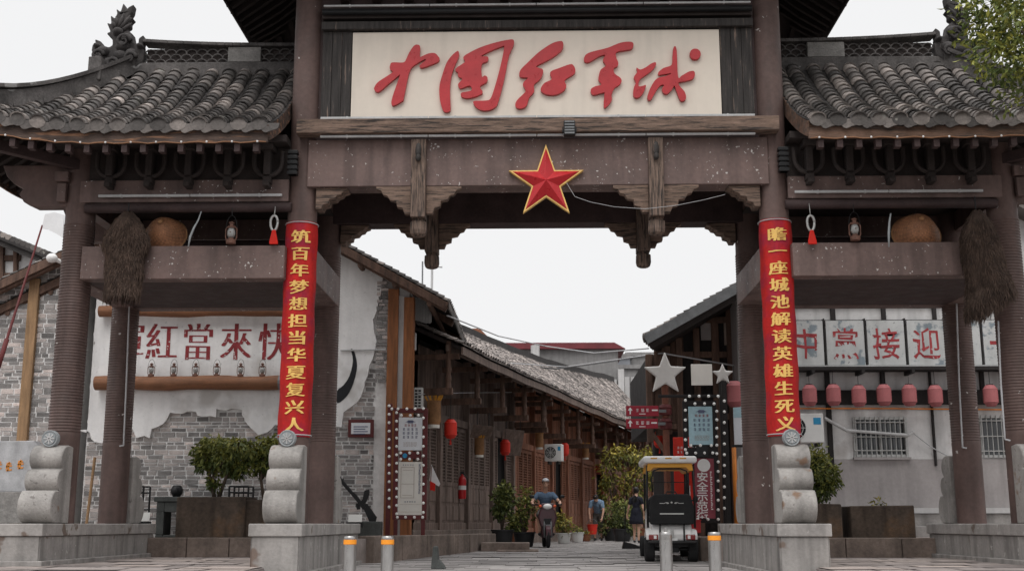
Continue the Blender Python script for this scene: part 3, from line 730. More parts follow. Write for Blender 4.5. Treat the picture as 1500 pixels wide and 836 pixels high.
for s in (-1, 1):
    ex = 9.05
    if s < 0: args = (-6.95, -3.95, -ex, -3.95); hp = (True, False)
    else: args = (3.95, 6.95, 3.95, ex); hp = (False, True)
    RF, pt, lf = hip_roof(*args, 16.45, 21.65, 6.50, 8.36, *hp, seed=10 if s < 0 else 40)
    SIDE[s] = (RF, pt)
    # fascia boards along the front, back and end eaves
    fa = M(); mt = 'fascia_wood' if s < 0 else 'fascia_copper'
    for y in (16.47, 21.63):
        ln = eave_line(pt, s*3.97, s*9.03, y)
        for p, q in zip(ln, ln[1:]):
            fa.add([(p.x, y, p.z-.27), (q.x, y, q.z-.27), (q.x, y, q.z-.03), (p.x, y, p.z-.03), (p.x, y+.035, p.z-.27), (q.x, y+.035, q.z-.27), (q.x, y+.035, q.z-.03), (p.x, y+.035, p.z-.03)],
                   [(0,1,2,3),(7,6,5,4),(0,4,5,1),(3,2,6,7)])
    ln = [pt(s*9.03, 16.5+5.1*i/24, 0) for i in range(25)]
    for p, q in zip(ln, ln[1:]):
        fa.add([(p.x, p.y, p.z-.24), (q.x, q.y, q.z-.24), (q.x, q.y, q.z-.03), (p.x, p.y, p.z-.03), (p.x-s*.035, p.y, p.z-.24), (q.x-s*.035, q.y, q.z-.24), (q.x-s*.035, q.y, q.z-.03), (p.x-s*.035, p.y, p.z-.03)],
               [(0,1,2,3),(7,6,5,4),(0,4,5,1),(3,2,6,7)])
    fa.build('fascia_board', mt, RF)
    # verge board beside the tall column
    v = M(); P = [pt(s*3.96, 16.45+2.6*q/8, q/8) for q in range(9)]
    for p, q in zip(P, P[1:]): v.bar(p-Vector((0, 0, .13)), q-Vector((0, 0, .13)), .03, .22)
    v.build('verge_board', mt, RF)
    rb = 0                                      # pale rafter ends under the fascia
    x = 4.15
    while x < 8.9:
        p = pt(s*x, 16.5, 0); M().box(s*x-.042, s*x+.042, 16.50, 16.62, p.z-.40, p.z-.28, rnd.random()).build('rafter_end', 'brown_dark', RF); x += .28
    # rope light with fixing clips
    rl = M(); ln = eave_line(pt, s*3.99, s*9.0, 16.44, 40)
    rl.tube([(p.x, 16.45, p.z-.275+.012*math.sin(i*1.7)) for i, p in enumerate(ln)], .009, 6); rl.build('rope_light', 'cable_orange', RF, smooth=True)
    for i, p in enumerate(ln):
        if i % 3 == 1: M().ball((p.x, 16.435, p.z-.27), .017, 6).build('clip', 'plaster_white', RF)
    # ridge wall: base, lattice, cap
    m = M(); a, b = sorted((s*3.95, s*6.75)); m.box(min(a, b, s*6.98), max(a, b, s*6.98), 18.93, 19.17, 8.22, 8.50); m.build('ridge_base', 'ridge_stone', RF, bevel=.015)
    m = M(); P = []
    for i in range(21):
        q = i/20; xx = s*(3.95+2.85*q); P.append((xx, 19.05, 8.80+.10*q**2.2))
    for p, q in zip(P, P[1:]): m.bar(p, q, .30, .06)
    m.build('ridge_cap', 'ridge_stone', RF, bevel=.01)
    lt = M(); lt.box(a, b, 19.03, 19.07, 8.50, 8.78, 0)
    lt.build('ridge_core', 'soffit', RF)
    lt = M(); x = 3.98
    while x < 6.7:
        for r0, z0 in ((0, 8.50), (1, 8.59), (0, 8.68)):
            cx = s*(x+r0*.09); lt.tube([(cx+.09*math.cos(R(q)), 18.99, z0+.075*math.sin(R(q))) for q in range(0, 181, 30)], .013, 5)
        x += .18
    lt.build('ridge_lattice', 'ridge_stone', RF)
    for c0, c1 in (((4.75, 5.32),) if s < 0 else ((4.62, 5.25),)):
        m = M(); a, b = sorted((s*c0, s*c1)); m.box(a, b, 18.94, 19.16, 8.505, 8.775); m.build('ridge_block', 'ridge_pale', RF, bevel=.012)
    # hip ridges
    for ye, sg in ((16.45, 1), (21.65, -1)):
        m = M(); P = []
        for i in range(15):
            q = i/14; xx = s*(6.95+2.12*q); yy = 19.05+(ye-19.05)*q*1.01
            P.append(Vector((xx, yy, 8.36-sag(1, 1.86)+sag(1-q, 1.86)+.10+lf(xx, yy)*1.05+.16*q**6)))
        for p, q in zip(P, P[1:]): m.bar(p+Vector((0,0,.05)), q+Vector((0,0,.05)), .22, .26, t=.3); m.bar(p+Vector((0, 0, .25)), q+Vector((0, 0, .25)), .30, .06, t=.6)
        m.build('hip_ridge', 'ridge_stone', RF)
        m = M(); c = P[3]; m.obox(c+Vector((0, 0, .24)), (.22, .22, .42)); m.build('hip_stop', 'ridge_stone', RF, bevel=.02)
# dragon-fish finials at the outer ridge ends
sil = [(400,430),(355,395),(425,330),(413,305),(418,268),(440,252),(420,240),(425,210),(440,205),(435,184),(465,195),(470,212),(500,222),(516,212),(515,186),(488,158),(507,152),(490,110),(510,117),(507,76),(526,92),(537,68),(532,46),(552,62),(565,20),(577,52),(590,40),(612,27),(605,62),(590,86),(612,90),(592,108),(595,124),(577,136),(606,162),(612,197),(632,207),(634,182),(656,165),(657,192),(650,217),(662,240),(655,288),(600,330),(550,385),(470,430)]
for s in (-1, 1):
    RF = SIDE[s][0]; P = [at(a/3.096, b/3.096, 19.0) for a, b in sil]; cx = -6.3
    P = [(x if s < 0 else -x, z) for x, z in P]
    fin = M().prism(P, 18.92, 19.12).build('dragon_finial', 'finial_clay', RF, bevel=.03)
    b = M(); sgx = s
    def q(a, b_): x, z = at(a/3.096, b_/3.096, 18.95); return (x if s < 0 else -x, z)
    def lump(a, b_, r, n=14):
        x, z = q(a, b_); b.ball((x, 18.96, z), (r, .17, r*.85), n)
    for a, b_, r in ((575,180,.12),(560,215,.13),(540,150,.10),(600,250,.12),(550,260,.14),(470,240,.12),(455,275,.13),(500,290,.12),(445,215,.06),(640,215,.06),(530,330,.15),(470,340,.13)): lump(a, b_, r)
    def coil(a, b_, r0, turns=1.4):
        x, z = q(a, b_); pts = []
        for i in range(22):
            k = i/21; an = k*turns*2*math.pi; rr = r0*(1-.8*k); pts.append((x+rr*math.cos(an), 18.82, z+rr*math.sin(an)))
        b.tube(pts, [.035*(1-.6*i/21) for i in range(22)], 6)
    coil(570, 200, .13); coil(455, 265, .11); coil(600, 275, .11); coil(520, 300, .10)
    for a0, b0, a1, b1 in ((540,130,565,60),(555,130,592,72),(535,120,527,78),(525,130,508,100),(560,140,600,108)):
        x0, z0 = q(a0, b0); x1, z1 = q(a1, b1); b.tube([(x0, 18.93, z0), ((x0+x1)/2+.02, 18.90, (z0+z1)/2), (x1, 18.93, z1)], [.045, .035, .008], 6)
    b.build('finial_relief', 'finial_clay', fin, smooth=True)
    m = M(); x, z = q(520, 400); m.obox((x, 18.9, z+.02), (.34, .45, .42)); m.build('finial_base', 'ridge_stone', RF, bevel=.03)
# upper roof over the middle bay
RF, pt, lf = hip_roof(-3.3, 3.3, -5.35, 5.35, 16.55, 21.55, 9.66, 11.6, True, True, seed=80, lift=.3)
fa = M()
for y in (16.57, 21.5):
    fa.box(-5.3, 5.3, y, y+.03, 9.44, 9.63)
for x in (-5.33, 5.3): fa.box(x, x+.03, 16.6, 21.5, 9.44, 9.60)
fa.build('fascia_board', 'soffit', RF)
m = M(); m.box(-3.4, 3.4, 18.93, 19.17, 11.5, 12.1); m.build('ridge_base', 'ridge_stone', RF, bevel=.02)
for s in (-1, 1):
    for ye in (16.5, 21.6):
        m = M(); P = [Vector((s*(3.3+2.07*i/10), 19.05+(ye-19.05)*i/10, 9.66+sag(1-i/10, 1.94)+.15+lf(s*(3.3+2.07*i/10), 19.05+(ye-19.05)*i/10))) for i in range(11)]
        for p, q in zip(P, P[1:]): m.bar(p, q, .24, .3)
        m.build('hip_ridge', 'ridge_stone', RF)
        m = M(); m.bar((s*3.6, 19.05+(17.9-19.05 if ye < 19 else 1.15), 9.42), (s*5.2, ye+(.1 if ye < 19 else -.1), 9.5), .14, .18); m.build('hip_rafter', 'brown_dark', RF)
for y0, y1 in ((17.83, 18.1), (20.05, 20.3)):
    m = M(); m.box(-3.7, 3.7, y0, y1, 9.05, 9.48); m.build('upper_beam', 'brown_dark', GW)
for s in (-1, 1):
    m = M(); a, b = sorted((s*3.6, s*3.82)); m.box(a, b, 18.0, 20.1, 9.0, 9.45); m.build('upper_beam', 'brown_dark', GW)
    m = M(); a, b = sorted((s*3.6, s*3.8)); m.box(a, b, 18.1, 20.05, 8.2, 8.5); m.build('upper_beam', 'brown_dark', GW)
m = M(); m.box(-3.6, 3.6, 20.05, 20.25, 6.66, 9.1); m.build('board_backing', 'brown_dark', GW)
# ================================================================= buildings
def brick_wall(m, x0, x1, z0, z1, y, inside=None, seed=0, hmin=.062, hmax=.115, lmin=.15, lmax=.32, dp=.004):
    g = random.Random(seed); z = z0
    while z < z1-.03:
        h = min(z1-z, g.uniform(hmin, hmax)); x = x0-g.uniform(0, .2)
        while x < x1:
            l_ = g.uniform(lmin, lmax); a = max(x0, x+.015); b = min(x1, x+l_-.015)
            if b-a > .03 and (inside is None or inside((a+b)/2, z+h/2)):
                d = g.uniform(0, .014); e = lambda: g.uniform(-.006, .006)
                q = [(a+e(), y-dp-d, z+.014+e()), (b+e(), y-dp-d, z+.014+e()), (b+e(), y-dp-d, z+h-.009+e()), (a+e(), y-dp-d, z+h-.009+e())]
                m.add(q+[(p[0], y+.01, p[2]) for p in q], [(0,1,2,3),(0,4,5,1),(1,5,6,2),(2,6,7,3),(3,7,4,0)], min(1, max(0, g.gauss(.42, .25))))
            x += l_
        z += h
def pixpoly(pts, Y): return [at(a, b, Y) for a, b in pts]
def inpoly(x, z, P):
    c = False; k = len(P)
    for i in range(k):
        (x1, z1), (x2, z2) = P[i], P[(i+1) % k]
        if (z1 > z) != (z2 > z) and x < (x2-x1)*(z-z1)/(z2-z1)+x1: c = not c
    return c
def rough_edge(P, amp, step, seed):
    g = random.Random(seed); o = []
    for i in range(len(P)):
        (x1, z1), (x2, z2) = P[i], P[(i+1) % len(P)]; n = max(1, int(math.hypot(x2-x1, z2-z1)/step))
        for j in range(n): o.append((x1+(x2-x1)*j/n+g.uniform(-amp, amp), z1+(z2-z1)*j/n+g.uniform(-amp, amp)))
    return o

# ---- plastered gable house carrying the slogan, Y = 24.5
WY = 24.5
PH = thing('plastered_house', 'white plastered gable house with bare brick below and red painted slogan behind the gateway', 'house', (-6.5, WY+3, .45))
ax_, az_ = at(112, 500, WY); RX = -2.72
apx = -6.30; apz = at(500, 362, WY)[1]+(at(500, 362, WY)[0]-apx)*.56
def rake_z(x): return apz-(x-apx)*.56 if x > apx else apz-(apx-x)*.50
core = [(-9.45, .3), (-9.45, rake_z(-9.45)-.12), (apx, apz-.12), (RX, rake_z(RX)-.12), (RX, .3)]
M().prism(core, WY+.02, WY+7.5).build('wall', 'mortar', PH)
# where the plaster still holds
PL = pixpoly([(100,338),(100,632),(118,632),(128,630),(140,648),(152,650),(168,640),(196,628),(203,640),(222,640),(222,628),(240,622),(252,606),(290,603),(292,610),(316,611),(318,600),(356,600),(358,614),(368,628),(380,638),(392,634),(404,624),(440,624),(500,626),(503,604),(514,596),(524,590),(533,575),(536,560),(541,540),(549,520),(552,500),(548,470),(556,440),(562,404),(565,380),(500,340),(480,330)], WY)
PLr = [p for p in PL if p[1] < rake_z(p[0])-.2]
PL2 = [(-9.4, rake_z(-9.4)-.16), (-9.4, at(100,632,WY)[1])]+[p for p in PL[2:-3]]
xr = PL2[-1][0]; PL2 += [(xr, rake_z(xr)-.16), (apx, apz-.16)]
body = rough_edge(PL2, .026, .10, 5)
M().prism(body, WY-.075, WY+.019).build('plaster', 'plaster_white', PH)
bm_ = M(); brick_wall(bm_, -9.43, -3.42, .42, 6.9, WY+.015, lambda x, z: not inpoly(x, z, PL2) and z < rake_z(x)-.15, 4)
bm_.build('brick_face', 'brick', PH)
# painted slogan
for i, (ch, px) in enumerate((('軍', 189), ('紅', 237), ('當', 290), ('來', 346), ('快', 402))):
    cx, cz = at(px, 500, WY-.08); m = M(); k = .95
    for dx in (-.024, -.012, 0, .012, .024): m.glyph(ch, cx+dx, cz, .70, .86, WY-.082-abs(dx)*.02-dx*.004, 0, -.014, jit=.01)
    m.build('slogan_character', 'wall_paint_red', PH)
cr = pixpoly([(494,590),(508,580),(518,560),(523,535),(519,515),(514,511),(517,528),(512,550),(503,564),(494,572)], WY-.08)
M().prism(smooth_poly(cr, 3), WY-.082, WY-.078).build('painted_crescent', 'ink_black', PH)
# corner posts
for a, b in ((565, 581), (589, 604)):
    x0, _ = at(a, 600, WY-.1); x1, _ = at(b, 600, WY-.1)
    M().box(x0, x1, WY-.11, WY+.18, .45, rake_z(x1)-.22).build('corner_post', 'orange_timber', PH, bevel=.015)
m = M(); x0, _ = at(581, 600, WY-.06); x1, _ = at(589, 600, WY-.06); m.box(x0, x1, WY-.05, WY+.1, .45, rake_z(x1)-.3); m.build('corner_strip', 'plaster_pale', PH)
m = M(); brick_wall(m, at(549,600,WY)[0], at(566,600,WY)[0], 3.6, rake_z(-3.4)-.3, WY-.07, None, 9, .06, .1, .1, .3); m.build('brick_toothing', 'brick', PH)
# long side wall facing the lane
m = M(); m.box(RX-.02, RX+.0, WY+.2, WY+7.4, .45, rake_z(RX)-.3); m.build('side_wall', 'house_grey_wood', PH)
# roof: rows of grey tiles over the gable, thick verge
tm, pm, dm = M(), M(), M()
def gable(apx, apz, xe, ze, y0, y1, seed):
    Ls = math.hypot(xe-apx, apz-ze); sg = 1 if xe > apx else -1
    tile_slope(lambda u, v: Vector((xe-(xe-apx)*v/Ls, u*sg*1.0, ze+(apz-ze)*v/Ls)), min(y0*sg, y1*sg), max(y0*sg, y1*sg), lambda u: Ls, tm, pm, dm, sp=.26, tl=.16, rad=.09, seed=seed)
xe = at(655, 455, WY-.3)[0]; ze = rake_z(xe)
gable(apx, apz+.02, xe, ze+.02, WY-.45, WY+7.6, 3); gable(apx, apz+.02, -11.6, rake_z(-11.6)+.02, WY-.45, WY+7.6, 5)
GR = tm.build('roof', 'roof_tile', PH, auto=60); pm.build('pan_tiles', 'roof_pan', GR); dm.build('drip_tiles', 'roof_tile', GR)
m = M()
for xa_, xb_ in ((apx, xe), (apx, -11.6)):
    m.bar((xa_, WY-.43, rake_z(xa_)-.08), (xb_, WY-.43, rake_z(xb_)-.08), .05, .16, (0, 0, 1))
m.build('verge_board', 'house_wood', PH)
m = M()
for xa_, xb_ in ((apx, xe), (apx, -11.6)):
    for y0 in (WY-.35, WY+1.5, WY+4, WY+7): m.bar((xa_, y0, rake_z(xa_)-.13), (xb_, y0, rake_z(xb_)-.13), .1, .14)
    q = 6
    for i in range(q):
        xx = xa_+(xb_-xa_)*(i+.5)/q; m.tube([(xx, WY-.42, rake_z(xx)-.22), (xx, WY+7, rake_z(xx)-.22)], .06, 8)
m.build('roof_timbers', 'house_wood', PH)
# the grey cladding panel and meter box under the eave on the lane side
x0, z1 = at(596, 432, 25.4); x1, z0 = at(632, 470, 25.4)
m = M(); k = 9
for i in range(k): m.box(x0+(x1-x0)*i/k, x0+(x1-x0)*(i+.8)/k, 25.38, 25.42, z0-.06*i/k, z1-.03-.06*i/k)
m.box(x0, x1, 25.42, 25.47, z0-.02, z1-.08)
m.build('cladding_panel', 'plaster_pale', PH)
def boxthing(name, label, cat, px0, py0, px1, py1, Y, dep, mt, bevel=.01, group=None, extra=None):
    x0, z1 = at(px0, py0, Y); x1, z0 = at(px1, py1, Y); r = thing(name, label, cat, ((x0+x1)/2, Y+dep/2, z0), 0, group)
    M().box(x0, x1, Y, Y+dep, z0, z1).build('case', mt, r, bevel=bevel)
    if extra: extra(r, x0, x1, z0, z1, Y)
    return r
def meter(r, x0, x1, z0, z1, Y):
    M().box(x0+.02, x1-.02, Y-.012, Y, z0+.02, z1-.02).build('cover', 'plastic_white', r, bevel=.004)
    M().box(x1-.05, x1-.03, Y-.022, Y-.012, (z0+z1)/2-.05, (z0+z1)/2+.05).build('latch', 'metal_grey', r)
boxthing('meter_box', 'pale grey electric meter box below the corrugated panel at the wooden eaves', 'meter box', 594, 487, 609, 512, 24.9, .14, 'plastic_white', extra=meter)

# ---- brick house at the edge, with a timber post
BH = thing('brick_house', 'grey brick house with an upright timber and tiled roof edge beside the outer gateway column', 'house', (-11.5, 26, .45))
BY = 24.1
def rz(x): a = at(0, 424, BY); b = at(85, 384, BY); return a[1]+(b[1]-a[1])*(x-a[0])/(b[0]-a[0])
M().prism([(-15, .3), (-15, rz(-15)-.05), (-9.7, rz(-9.7)-.05), (-9.7, .3)], BY+.02, BY+5).build('wall', 'mortar', BH)
m = M(); brick_wall(m, -15, -9.72, .4, 7, BY+.015, lambda x, z: z < rz(x)-.12, 14, .065, .13, .15, .36); m.build('brick_face', 'brick', BH)
x0 = at(30, 600, BY)[0]; x1 = at(45, 600, BY)[0]; M().box(x0, x1, BY-.09, BY+.1, .45, rz(x0)-.1).build('timber_post', 'tan_timber', BH, bevel=.012)
tm, pm, dm = M(), M(), M()
tile_slope(lambda u, v: Vector((-16+v*.93, u, rz(-16+v*.93)+.04)), BY-.4, BY+5, lambda u: 7.4, tm, pm, dm, sp=.27, tl=.17, rad=.09, seed=22, drip=False)
q = tm.build('roof', 'roof_tile', BH, auto=60); pm.build('pan_tiles', 'roof_pan', q)
m = M(); m.bar((-16, BY-.38, rz(-16)-.06), (-9.2, BY-.38, rz(-9.2)-.06), .04, .17); m.bar((-16, BY-.28, rz(-16)-.16), (-9.2, BY-.28, rz(-9.2)-.16), .12, .10); m.build('verge_board', 'house_wood', BH)
# timber framed house farther back
TH = thing('timber_house', 'small white timber-framed house with dark tiled roof rising behind the brick house', 'house', (-17, 33, .3))
TY = 32
P = pixpoly([(-90, 700), (-90, 318), (0, 352), (74, 384), (74, 700)], TY)
M().prism(P, TY, TY+5).build('wall', 'plaster_white', TH)
m = M()
for a, b, c, d, wd in ((-90, 405, 80, 405, .2), (4, 356, 4, 430, .22), (24, 360, 24, 430, .22), (0, 378, 30, 378, .16), (-30, 345, -30, 430, .22)):
    p = at(a, b, TY-.05); q = at(c, d, TY-.05); m.bar((p[0], TY-.04, p[1]), (q[0], TY-.04, q[1]), .1, wd, (0, 1, .01) if a == c else (0, 0, 1))
m.build('timber_frame', 'house_wood', TH)
m = M(); p = at(-90, 312, TY); q = at(90, 386, TY); m.bar((p[0], TY+2.2, p[1]), (q[0], TY+2.2, q[1]), 5.6, .12); m.bar((p[0], TY-.5, p[1]-.12), (q[0], TY-.5, q[1]-.12), .06, .2); m.build('roof', 'roof_pan', TH)
m = M(); 
for i in range(26):
    t_ = i/25; m.tube([(p[0]+(q[0]-p[0])*t_, TY-.6+y_, p[1]+(q[1]-p[1])*t_+.09) for y_ in (0, 5.6)], .085, 6, t=rnd.random())
m.build('roof_tiles', 'roof_tile', TH)

# ---- the row of wooden shops along the lane (local x runs up the lane, local y into the house)
LN = math.atan2(.9724, .2334)
def shop(name, label, t0, t1, zr, zr1, ze0, ze1, wood, floor, door_seq, seed, grp='wooden shop houses along the lane'):
    o = thing(name, label, 'shop house', (-3.0+.2334*t0, 25+.9724*t0, floor), LN, grp, local=True)
    Ln = t1-t0; g = random.Random(seed); H = 4.0-floor+.9
    fz = 0
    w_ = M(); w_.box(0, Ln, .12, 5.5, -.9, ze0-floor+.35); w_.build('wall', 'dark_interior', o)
    # plank front above the doors
    p = M(); x = 0
    while x < Ln-.05:
        a = min(Ln-x, g.uniform(.16, .26)); p.box(x+.004, x+a-.004, .05+g.uniform(0, .012), .13, 2.62, ze0-floor+.2, g.random()); x += a
    p.build('plank_front', wood, o)
    nb = max(2, round(Ln/2.3)); bw = Ln/nb
    for i in range(nb+1):
        q = M(); xx = min(Ln-.08, max(.08, i*bw)); q.box(xx-.085, xx+.085, -.10, .08, -.05, ze0-floor+.25); q.build('post', wood, o, bevel=.012)
        if i < nb+1:
            q = M(); q.lathe([(.05, 2.9), (.075, 3.0), (.06, 3.1), (.075, 3.2), (.055, 3.3), (.075, 3.4), (.06, 3.5), (.06, ze0-floor+.1)], (xx, -.95, 0), 8)
            q.box(xx-.055, xx+.055, -1.05, -.1, 2.85, 3.0); q.box(xx-.05, xx+.05, -1.2, -.1, 3.62, 3.74)
            q.build('eave_bracket', 'house_wood', o, bevel=.008)
    q = M(); q.box(0, Ln, -.06, .1, 2.46, 2.64); q.box(0, Ln, -.05, .1, -.05, .14); q.box(0, Ln, -.98, -.9, ze0-floor-.12, ze0-floor+.02); q.build('rail', wood, o, bevel=.01)
    for i in range(nb):
        kind = door_seq[i % len(door_seq)]; xa = i*bw+.1; xb = (i+1)*bw-.1
        if kind == 'open':
            k = 2; lv = [(xa, xa+(xb-xa)*.28), (xb-(xb-xa)*.28, xb)]
        elif kind == 'red':
            lv = []; q = M(); q.box(xa, xa+.35, -.05, .05, .0, 2.4); q.box(xb-.35, xb, -.05, .05, .0, 2.4); q.box(xa-.1, xb+.1, -.3, .06, 2.3, 2.62); q.build('red_portal', 'red_door', o, bevel=.012)
        else: k = 4; lv = [(xa+(xb-xa)*j/k, xa+(xb-xa)*(j+1)/k) for j in range(k)]
        for a, b in lv:
            d = M(); tt = g.random(); a += .012; b -= .012
            d.box(a, b, .0, .05, .12, 1.0, tt)
            d.box(a, a+.07, -.012, .05, 1.0, 2.45, tt); d.box(b-.07, b, -.012, .05, 1.0, 2.45, tt); d.box(a+.07, b-.07, -.012, .05, 2.35, 2.45, tt); d.box(a+.07, b-.07, -.012, .05, 1.0, 1.10, tt)
            for z in (.2, .62): d.box(a+.06, b-.06, -.014, .0, z, z+.34, min(1, tt+.2))
            lf_ = d.build('door_leaf', wood, o, bevel=.005)
            d = M(); z = 1.14
            while z < 2.33: d.box(a+.07, b-.07, .0, .02, z, z+.028, tt); z += .075
            for q_ in (.33, .66): d.box(a+.07+(b-a-.14)*q_-.01, a+.07+(b-a-.14)*q_+.01, -.004, .022, 1.1, 2.35, tt)
            d.build('lattice', wood, lf_)
    # roof: small tiles, broken and uneven
    tm, pm, dm = M(), M(), M(); e0 = ze0-floor; e1 = ze1-floor; rr = zr-floor; rr1 = zr1-floor
    Lv = math.hypot(3.3, rr-e0)
    def S(u, v):
        k = v/Lv; u_ = u/Ln; e = e0+(e1-e0)*u_
        return Vector((u, -1.3+3.3*k, e+(rr+(rr1-rr)*u_-e)*(.85*k+.15*k*k)+.05*noise.noise((u*.35+seed*7, k*2, 1))-.04*math.sin(math.pi*min(1, max(0, u_)))*(1-k*.5)))
    tile_slope(S, -.15, Ln+.12, lambda u: Lv, tm, pm, dm, sp=.21, tl=.19, rad=.075, seed=seed, drip=True)
    rf = tm.build('roof', 'house_tile', o); pm.build('pan_tiles', 'house_tile', rf)
    m = M(); 
    for i in range(16):
        a = S(Ln*i/16, 0); b = S(Ln*(i+1)/16, 0); m.bar(a-Vector((0, -.02, .13)), b-Vector((0, -.02, .13)), .04, .17)
    m.build('eave_board', 'house_grey_wood', rf)
    m = M(); 
    for i in range(16):
        a = S(Ln*i/16, Lv); b = S(Ln*(i+1)/16, Lv); m.bar(a+Vector((0, 0, .06)), b+Vector((0, 0, .06)), .3, .26)
    m.build('ridge', 'roof_pan', rf)
    m = M(); n = 10
    for i in range(n):
        a = Ln*i/n; b = Ln*(i+1)/n
        m.add([S(a, 0)-Vector((0,0,.05)), S(b, 0)-Vector((0,0,.05)), S(b, Lv)-Vector((0,0,.1)), S(a, Lv)-Vector((0,0,.1))], [(3,2,1,0)])
        m.add([S(a, Lv)+Vector((0,.05,0)), S(b, Lv)+Vector((0,.05,0)), (b, 6.2, e0), (a, 6.2, e0)], [(0,1,2,3)])
    x = .1
    while x < Ln: m.bar(S(x, .02)-Vector((0,0,.1)), S(x, Lv*.6)-Vector((0,0,.12)), .06, .08); x += .3
    m.build('roof_underside', 'soffit', rf)
    # stone footing
    m = M(); x = 0
    while x < Ln:
        a = min(Ln-x, g.uniform(.7, 1.2)); m.box(x+.006, x+a-.006, -.22, .1, -.9, -.02, g.random()); x += a
    m.build('footing', 'step_stone', o, bevel=.012)
    return o
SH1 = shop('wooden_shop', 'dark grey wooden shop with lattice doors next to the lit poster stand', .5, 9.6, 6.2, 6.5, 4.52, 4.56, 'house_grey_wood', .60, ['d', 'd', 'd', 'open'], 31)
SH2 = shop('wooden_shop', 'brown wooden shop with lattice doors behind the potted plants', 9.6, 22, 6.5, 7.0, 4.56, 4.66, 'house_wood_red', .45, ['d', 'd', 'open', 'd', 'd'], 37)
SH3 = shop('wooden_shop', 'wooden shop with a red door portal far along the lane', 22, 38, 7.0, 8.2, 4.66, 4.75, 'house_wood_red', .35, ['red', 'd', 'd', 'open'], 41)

SH4 = copy_tree(SH2); SH4.location = (8.9, 54, .35); SH4.rotation_euler = (0, 0, LN+math.pi); tag(SH4, 'wooden shop across the lane, behind the dark timber shop')
# ---- far buildings
FB = thing('far_building', 'grey concrete building with a red metal roof edge above the tiled shops', 'building', (4, 85, 0))
fy = 80.; x0, z1 = at(735, 512, fy); x1, _ = at(905, 512, fy)
M().box(x0-6, x1, fy, fy+9, 0, z1).build('wall', 'concrete', FB)
m = M(); m.prism([(x0-6.3, z1), (x1+.1, z1), (x1+.5, z1-.0), (x1-.25, z1+.42), (x0-6.3, z1+.42)], fy-.4, fy+9.3); m.build('roof_edge', 'metal_roof_red', FB)
for a in (912-3, 916): pass
m = M(); xx = at(905, 550, fy)[0]; m.box(xx-.55, xx-.1, fy-.25, fy+.02, z1-6, z1-2.1); m.build('window', 'plaster_pale', FB)
m = M(); xx = at(905, 550, fy)[0]; m.box(xx+.0, xx+.4, fy-.4, fy+.2, 0, z1-1.4); m.build('downpipe_shaft', 'plaster_pale', FB)
m = M(); p = at(784, 510, fy-1); m.tube([(p[0], fy-1, p[1]-3), (p[0], fy-1, p[1]+.2)], .3, 8); m.build('vent_pipe', 'plaster_pale', FB)
FB2 = thing('far_building', 'blue-grey block of stepped heights at the end of the lane', 'building', (10, 95, 0))
fy = 92.
for (a, b, c, mt) in ((900, 524, 923, 'concrete_blue'), (921, 519, 965, 'concrete'), (904, 546, 930, 'concrete')):
    x0, z1 = at(a, b, fy); x1, _ = at(c, b, fy); d = 0 if mt == 'concrete_blue' else -2.5 if b > 530 else 1
    M().box(x0, x1, fy+d, fy+8+d, 0, z1).build('block', mt, FB2)
    m = M(); m.box(x0-.2, x1+.2, fy+d-.2, fy+8.2+d, z1, z1+.3); m.build('parapet', 'concrete', FB2)
m = M()
for i in range(3): x0, z1 = at(906+9*i, 552, fy-2.5); m.box(x0, x0+.35, fy-2.62, fy-2.5, z1-4, z1)
m.build('pilasters', 'plaster_pale', FB2)
FR = thing('far_house', 'low house with a reddish tiled roof peeping over the shop ridge', 'house', (-3, 52, 0))
fy = 52.; P = pixpoly([(668, 700), (668, 489), (700, 487), (716, 500), (716, 700)], fy); M().prism(P, fy, fy+5).build('wall', 'concrete', FR)
p = at(664, 487, fy); q = at(701, 486, fy); r = at(718, 503, fy); m = M(); m.bar((p[0], fy+2, p[1]), (q[0], fy+2, q[1]), 5, .16); m.bar((q[0], fy+2, q[1]), (r[0], fy+2, r[1]), 5.2, .2); m.build('roof', 'pot_clay', FR)
m = M(); p = at(640, 476, 50); m.tube([(p[0], 50, p[1]-3), (p[0], 50, p[1]+.9)], .28, 8)
tag(m.build('chimney_stack', 'concrete', loc=(p[0], 50, p[1]-3)), 'stubby grey chimney poking over the dark eave', 'chimney')

# ---- white timber framed house at the other side, Y = 25.5
RY = 25.5
RH = thing('white_house', 'white timber-framed house with grey lower wall, barred windows and hanging pink lanterns', 'house', (9, RY+3, .45))
xl = at(1086, 600, RY)[0]; xrr = 15.5; top = 5.85
win = [(at(1248,613,RY)[0], at(1327,613,RY)[0], at(0,671,RY)[1], at(0,613,RY)[1]), (at(1396,611,RY)[0], at(1475,611,RY)[0], at(0,672,RY)[1], at(0,611,RY)[1])]
zg = at(1300, 672, RY)[1]
M().wall((xl, xrr, zg, top), win, RY, RY+.2).build('wall', 'plaster_dimmed', RH)
m = M(); m.box(xl, xrr, RY-.02, RY+.2, .3, zg-.002); m.build('lower_wall', 'plaster_grey', RH)
M().box(xl, xl+.2, RY+.2, RY+8, .3, top).build('side_wall', 'plaster_grey', RH)
m = M(); m.box(xl, xrr, RY-.30, RY-.02, .45, at(0, 752, RY-.3)[1]); m.box(xl, xrr, RY-.75, RY-.305, .44, at(0, 770, RY-.8)[1]); m.build('wall_base', 'plinth_stone', RH, bevel=.012)
m = M(); z_ = at(0, 755, RY-.31)[1]; m.box(xl, xrr, RY-.35, RY-.02, z_+.05, z_+.16); m.build('base_ledge', 'plaster_pale', RH)
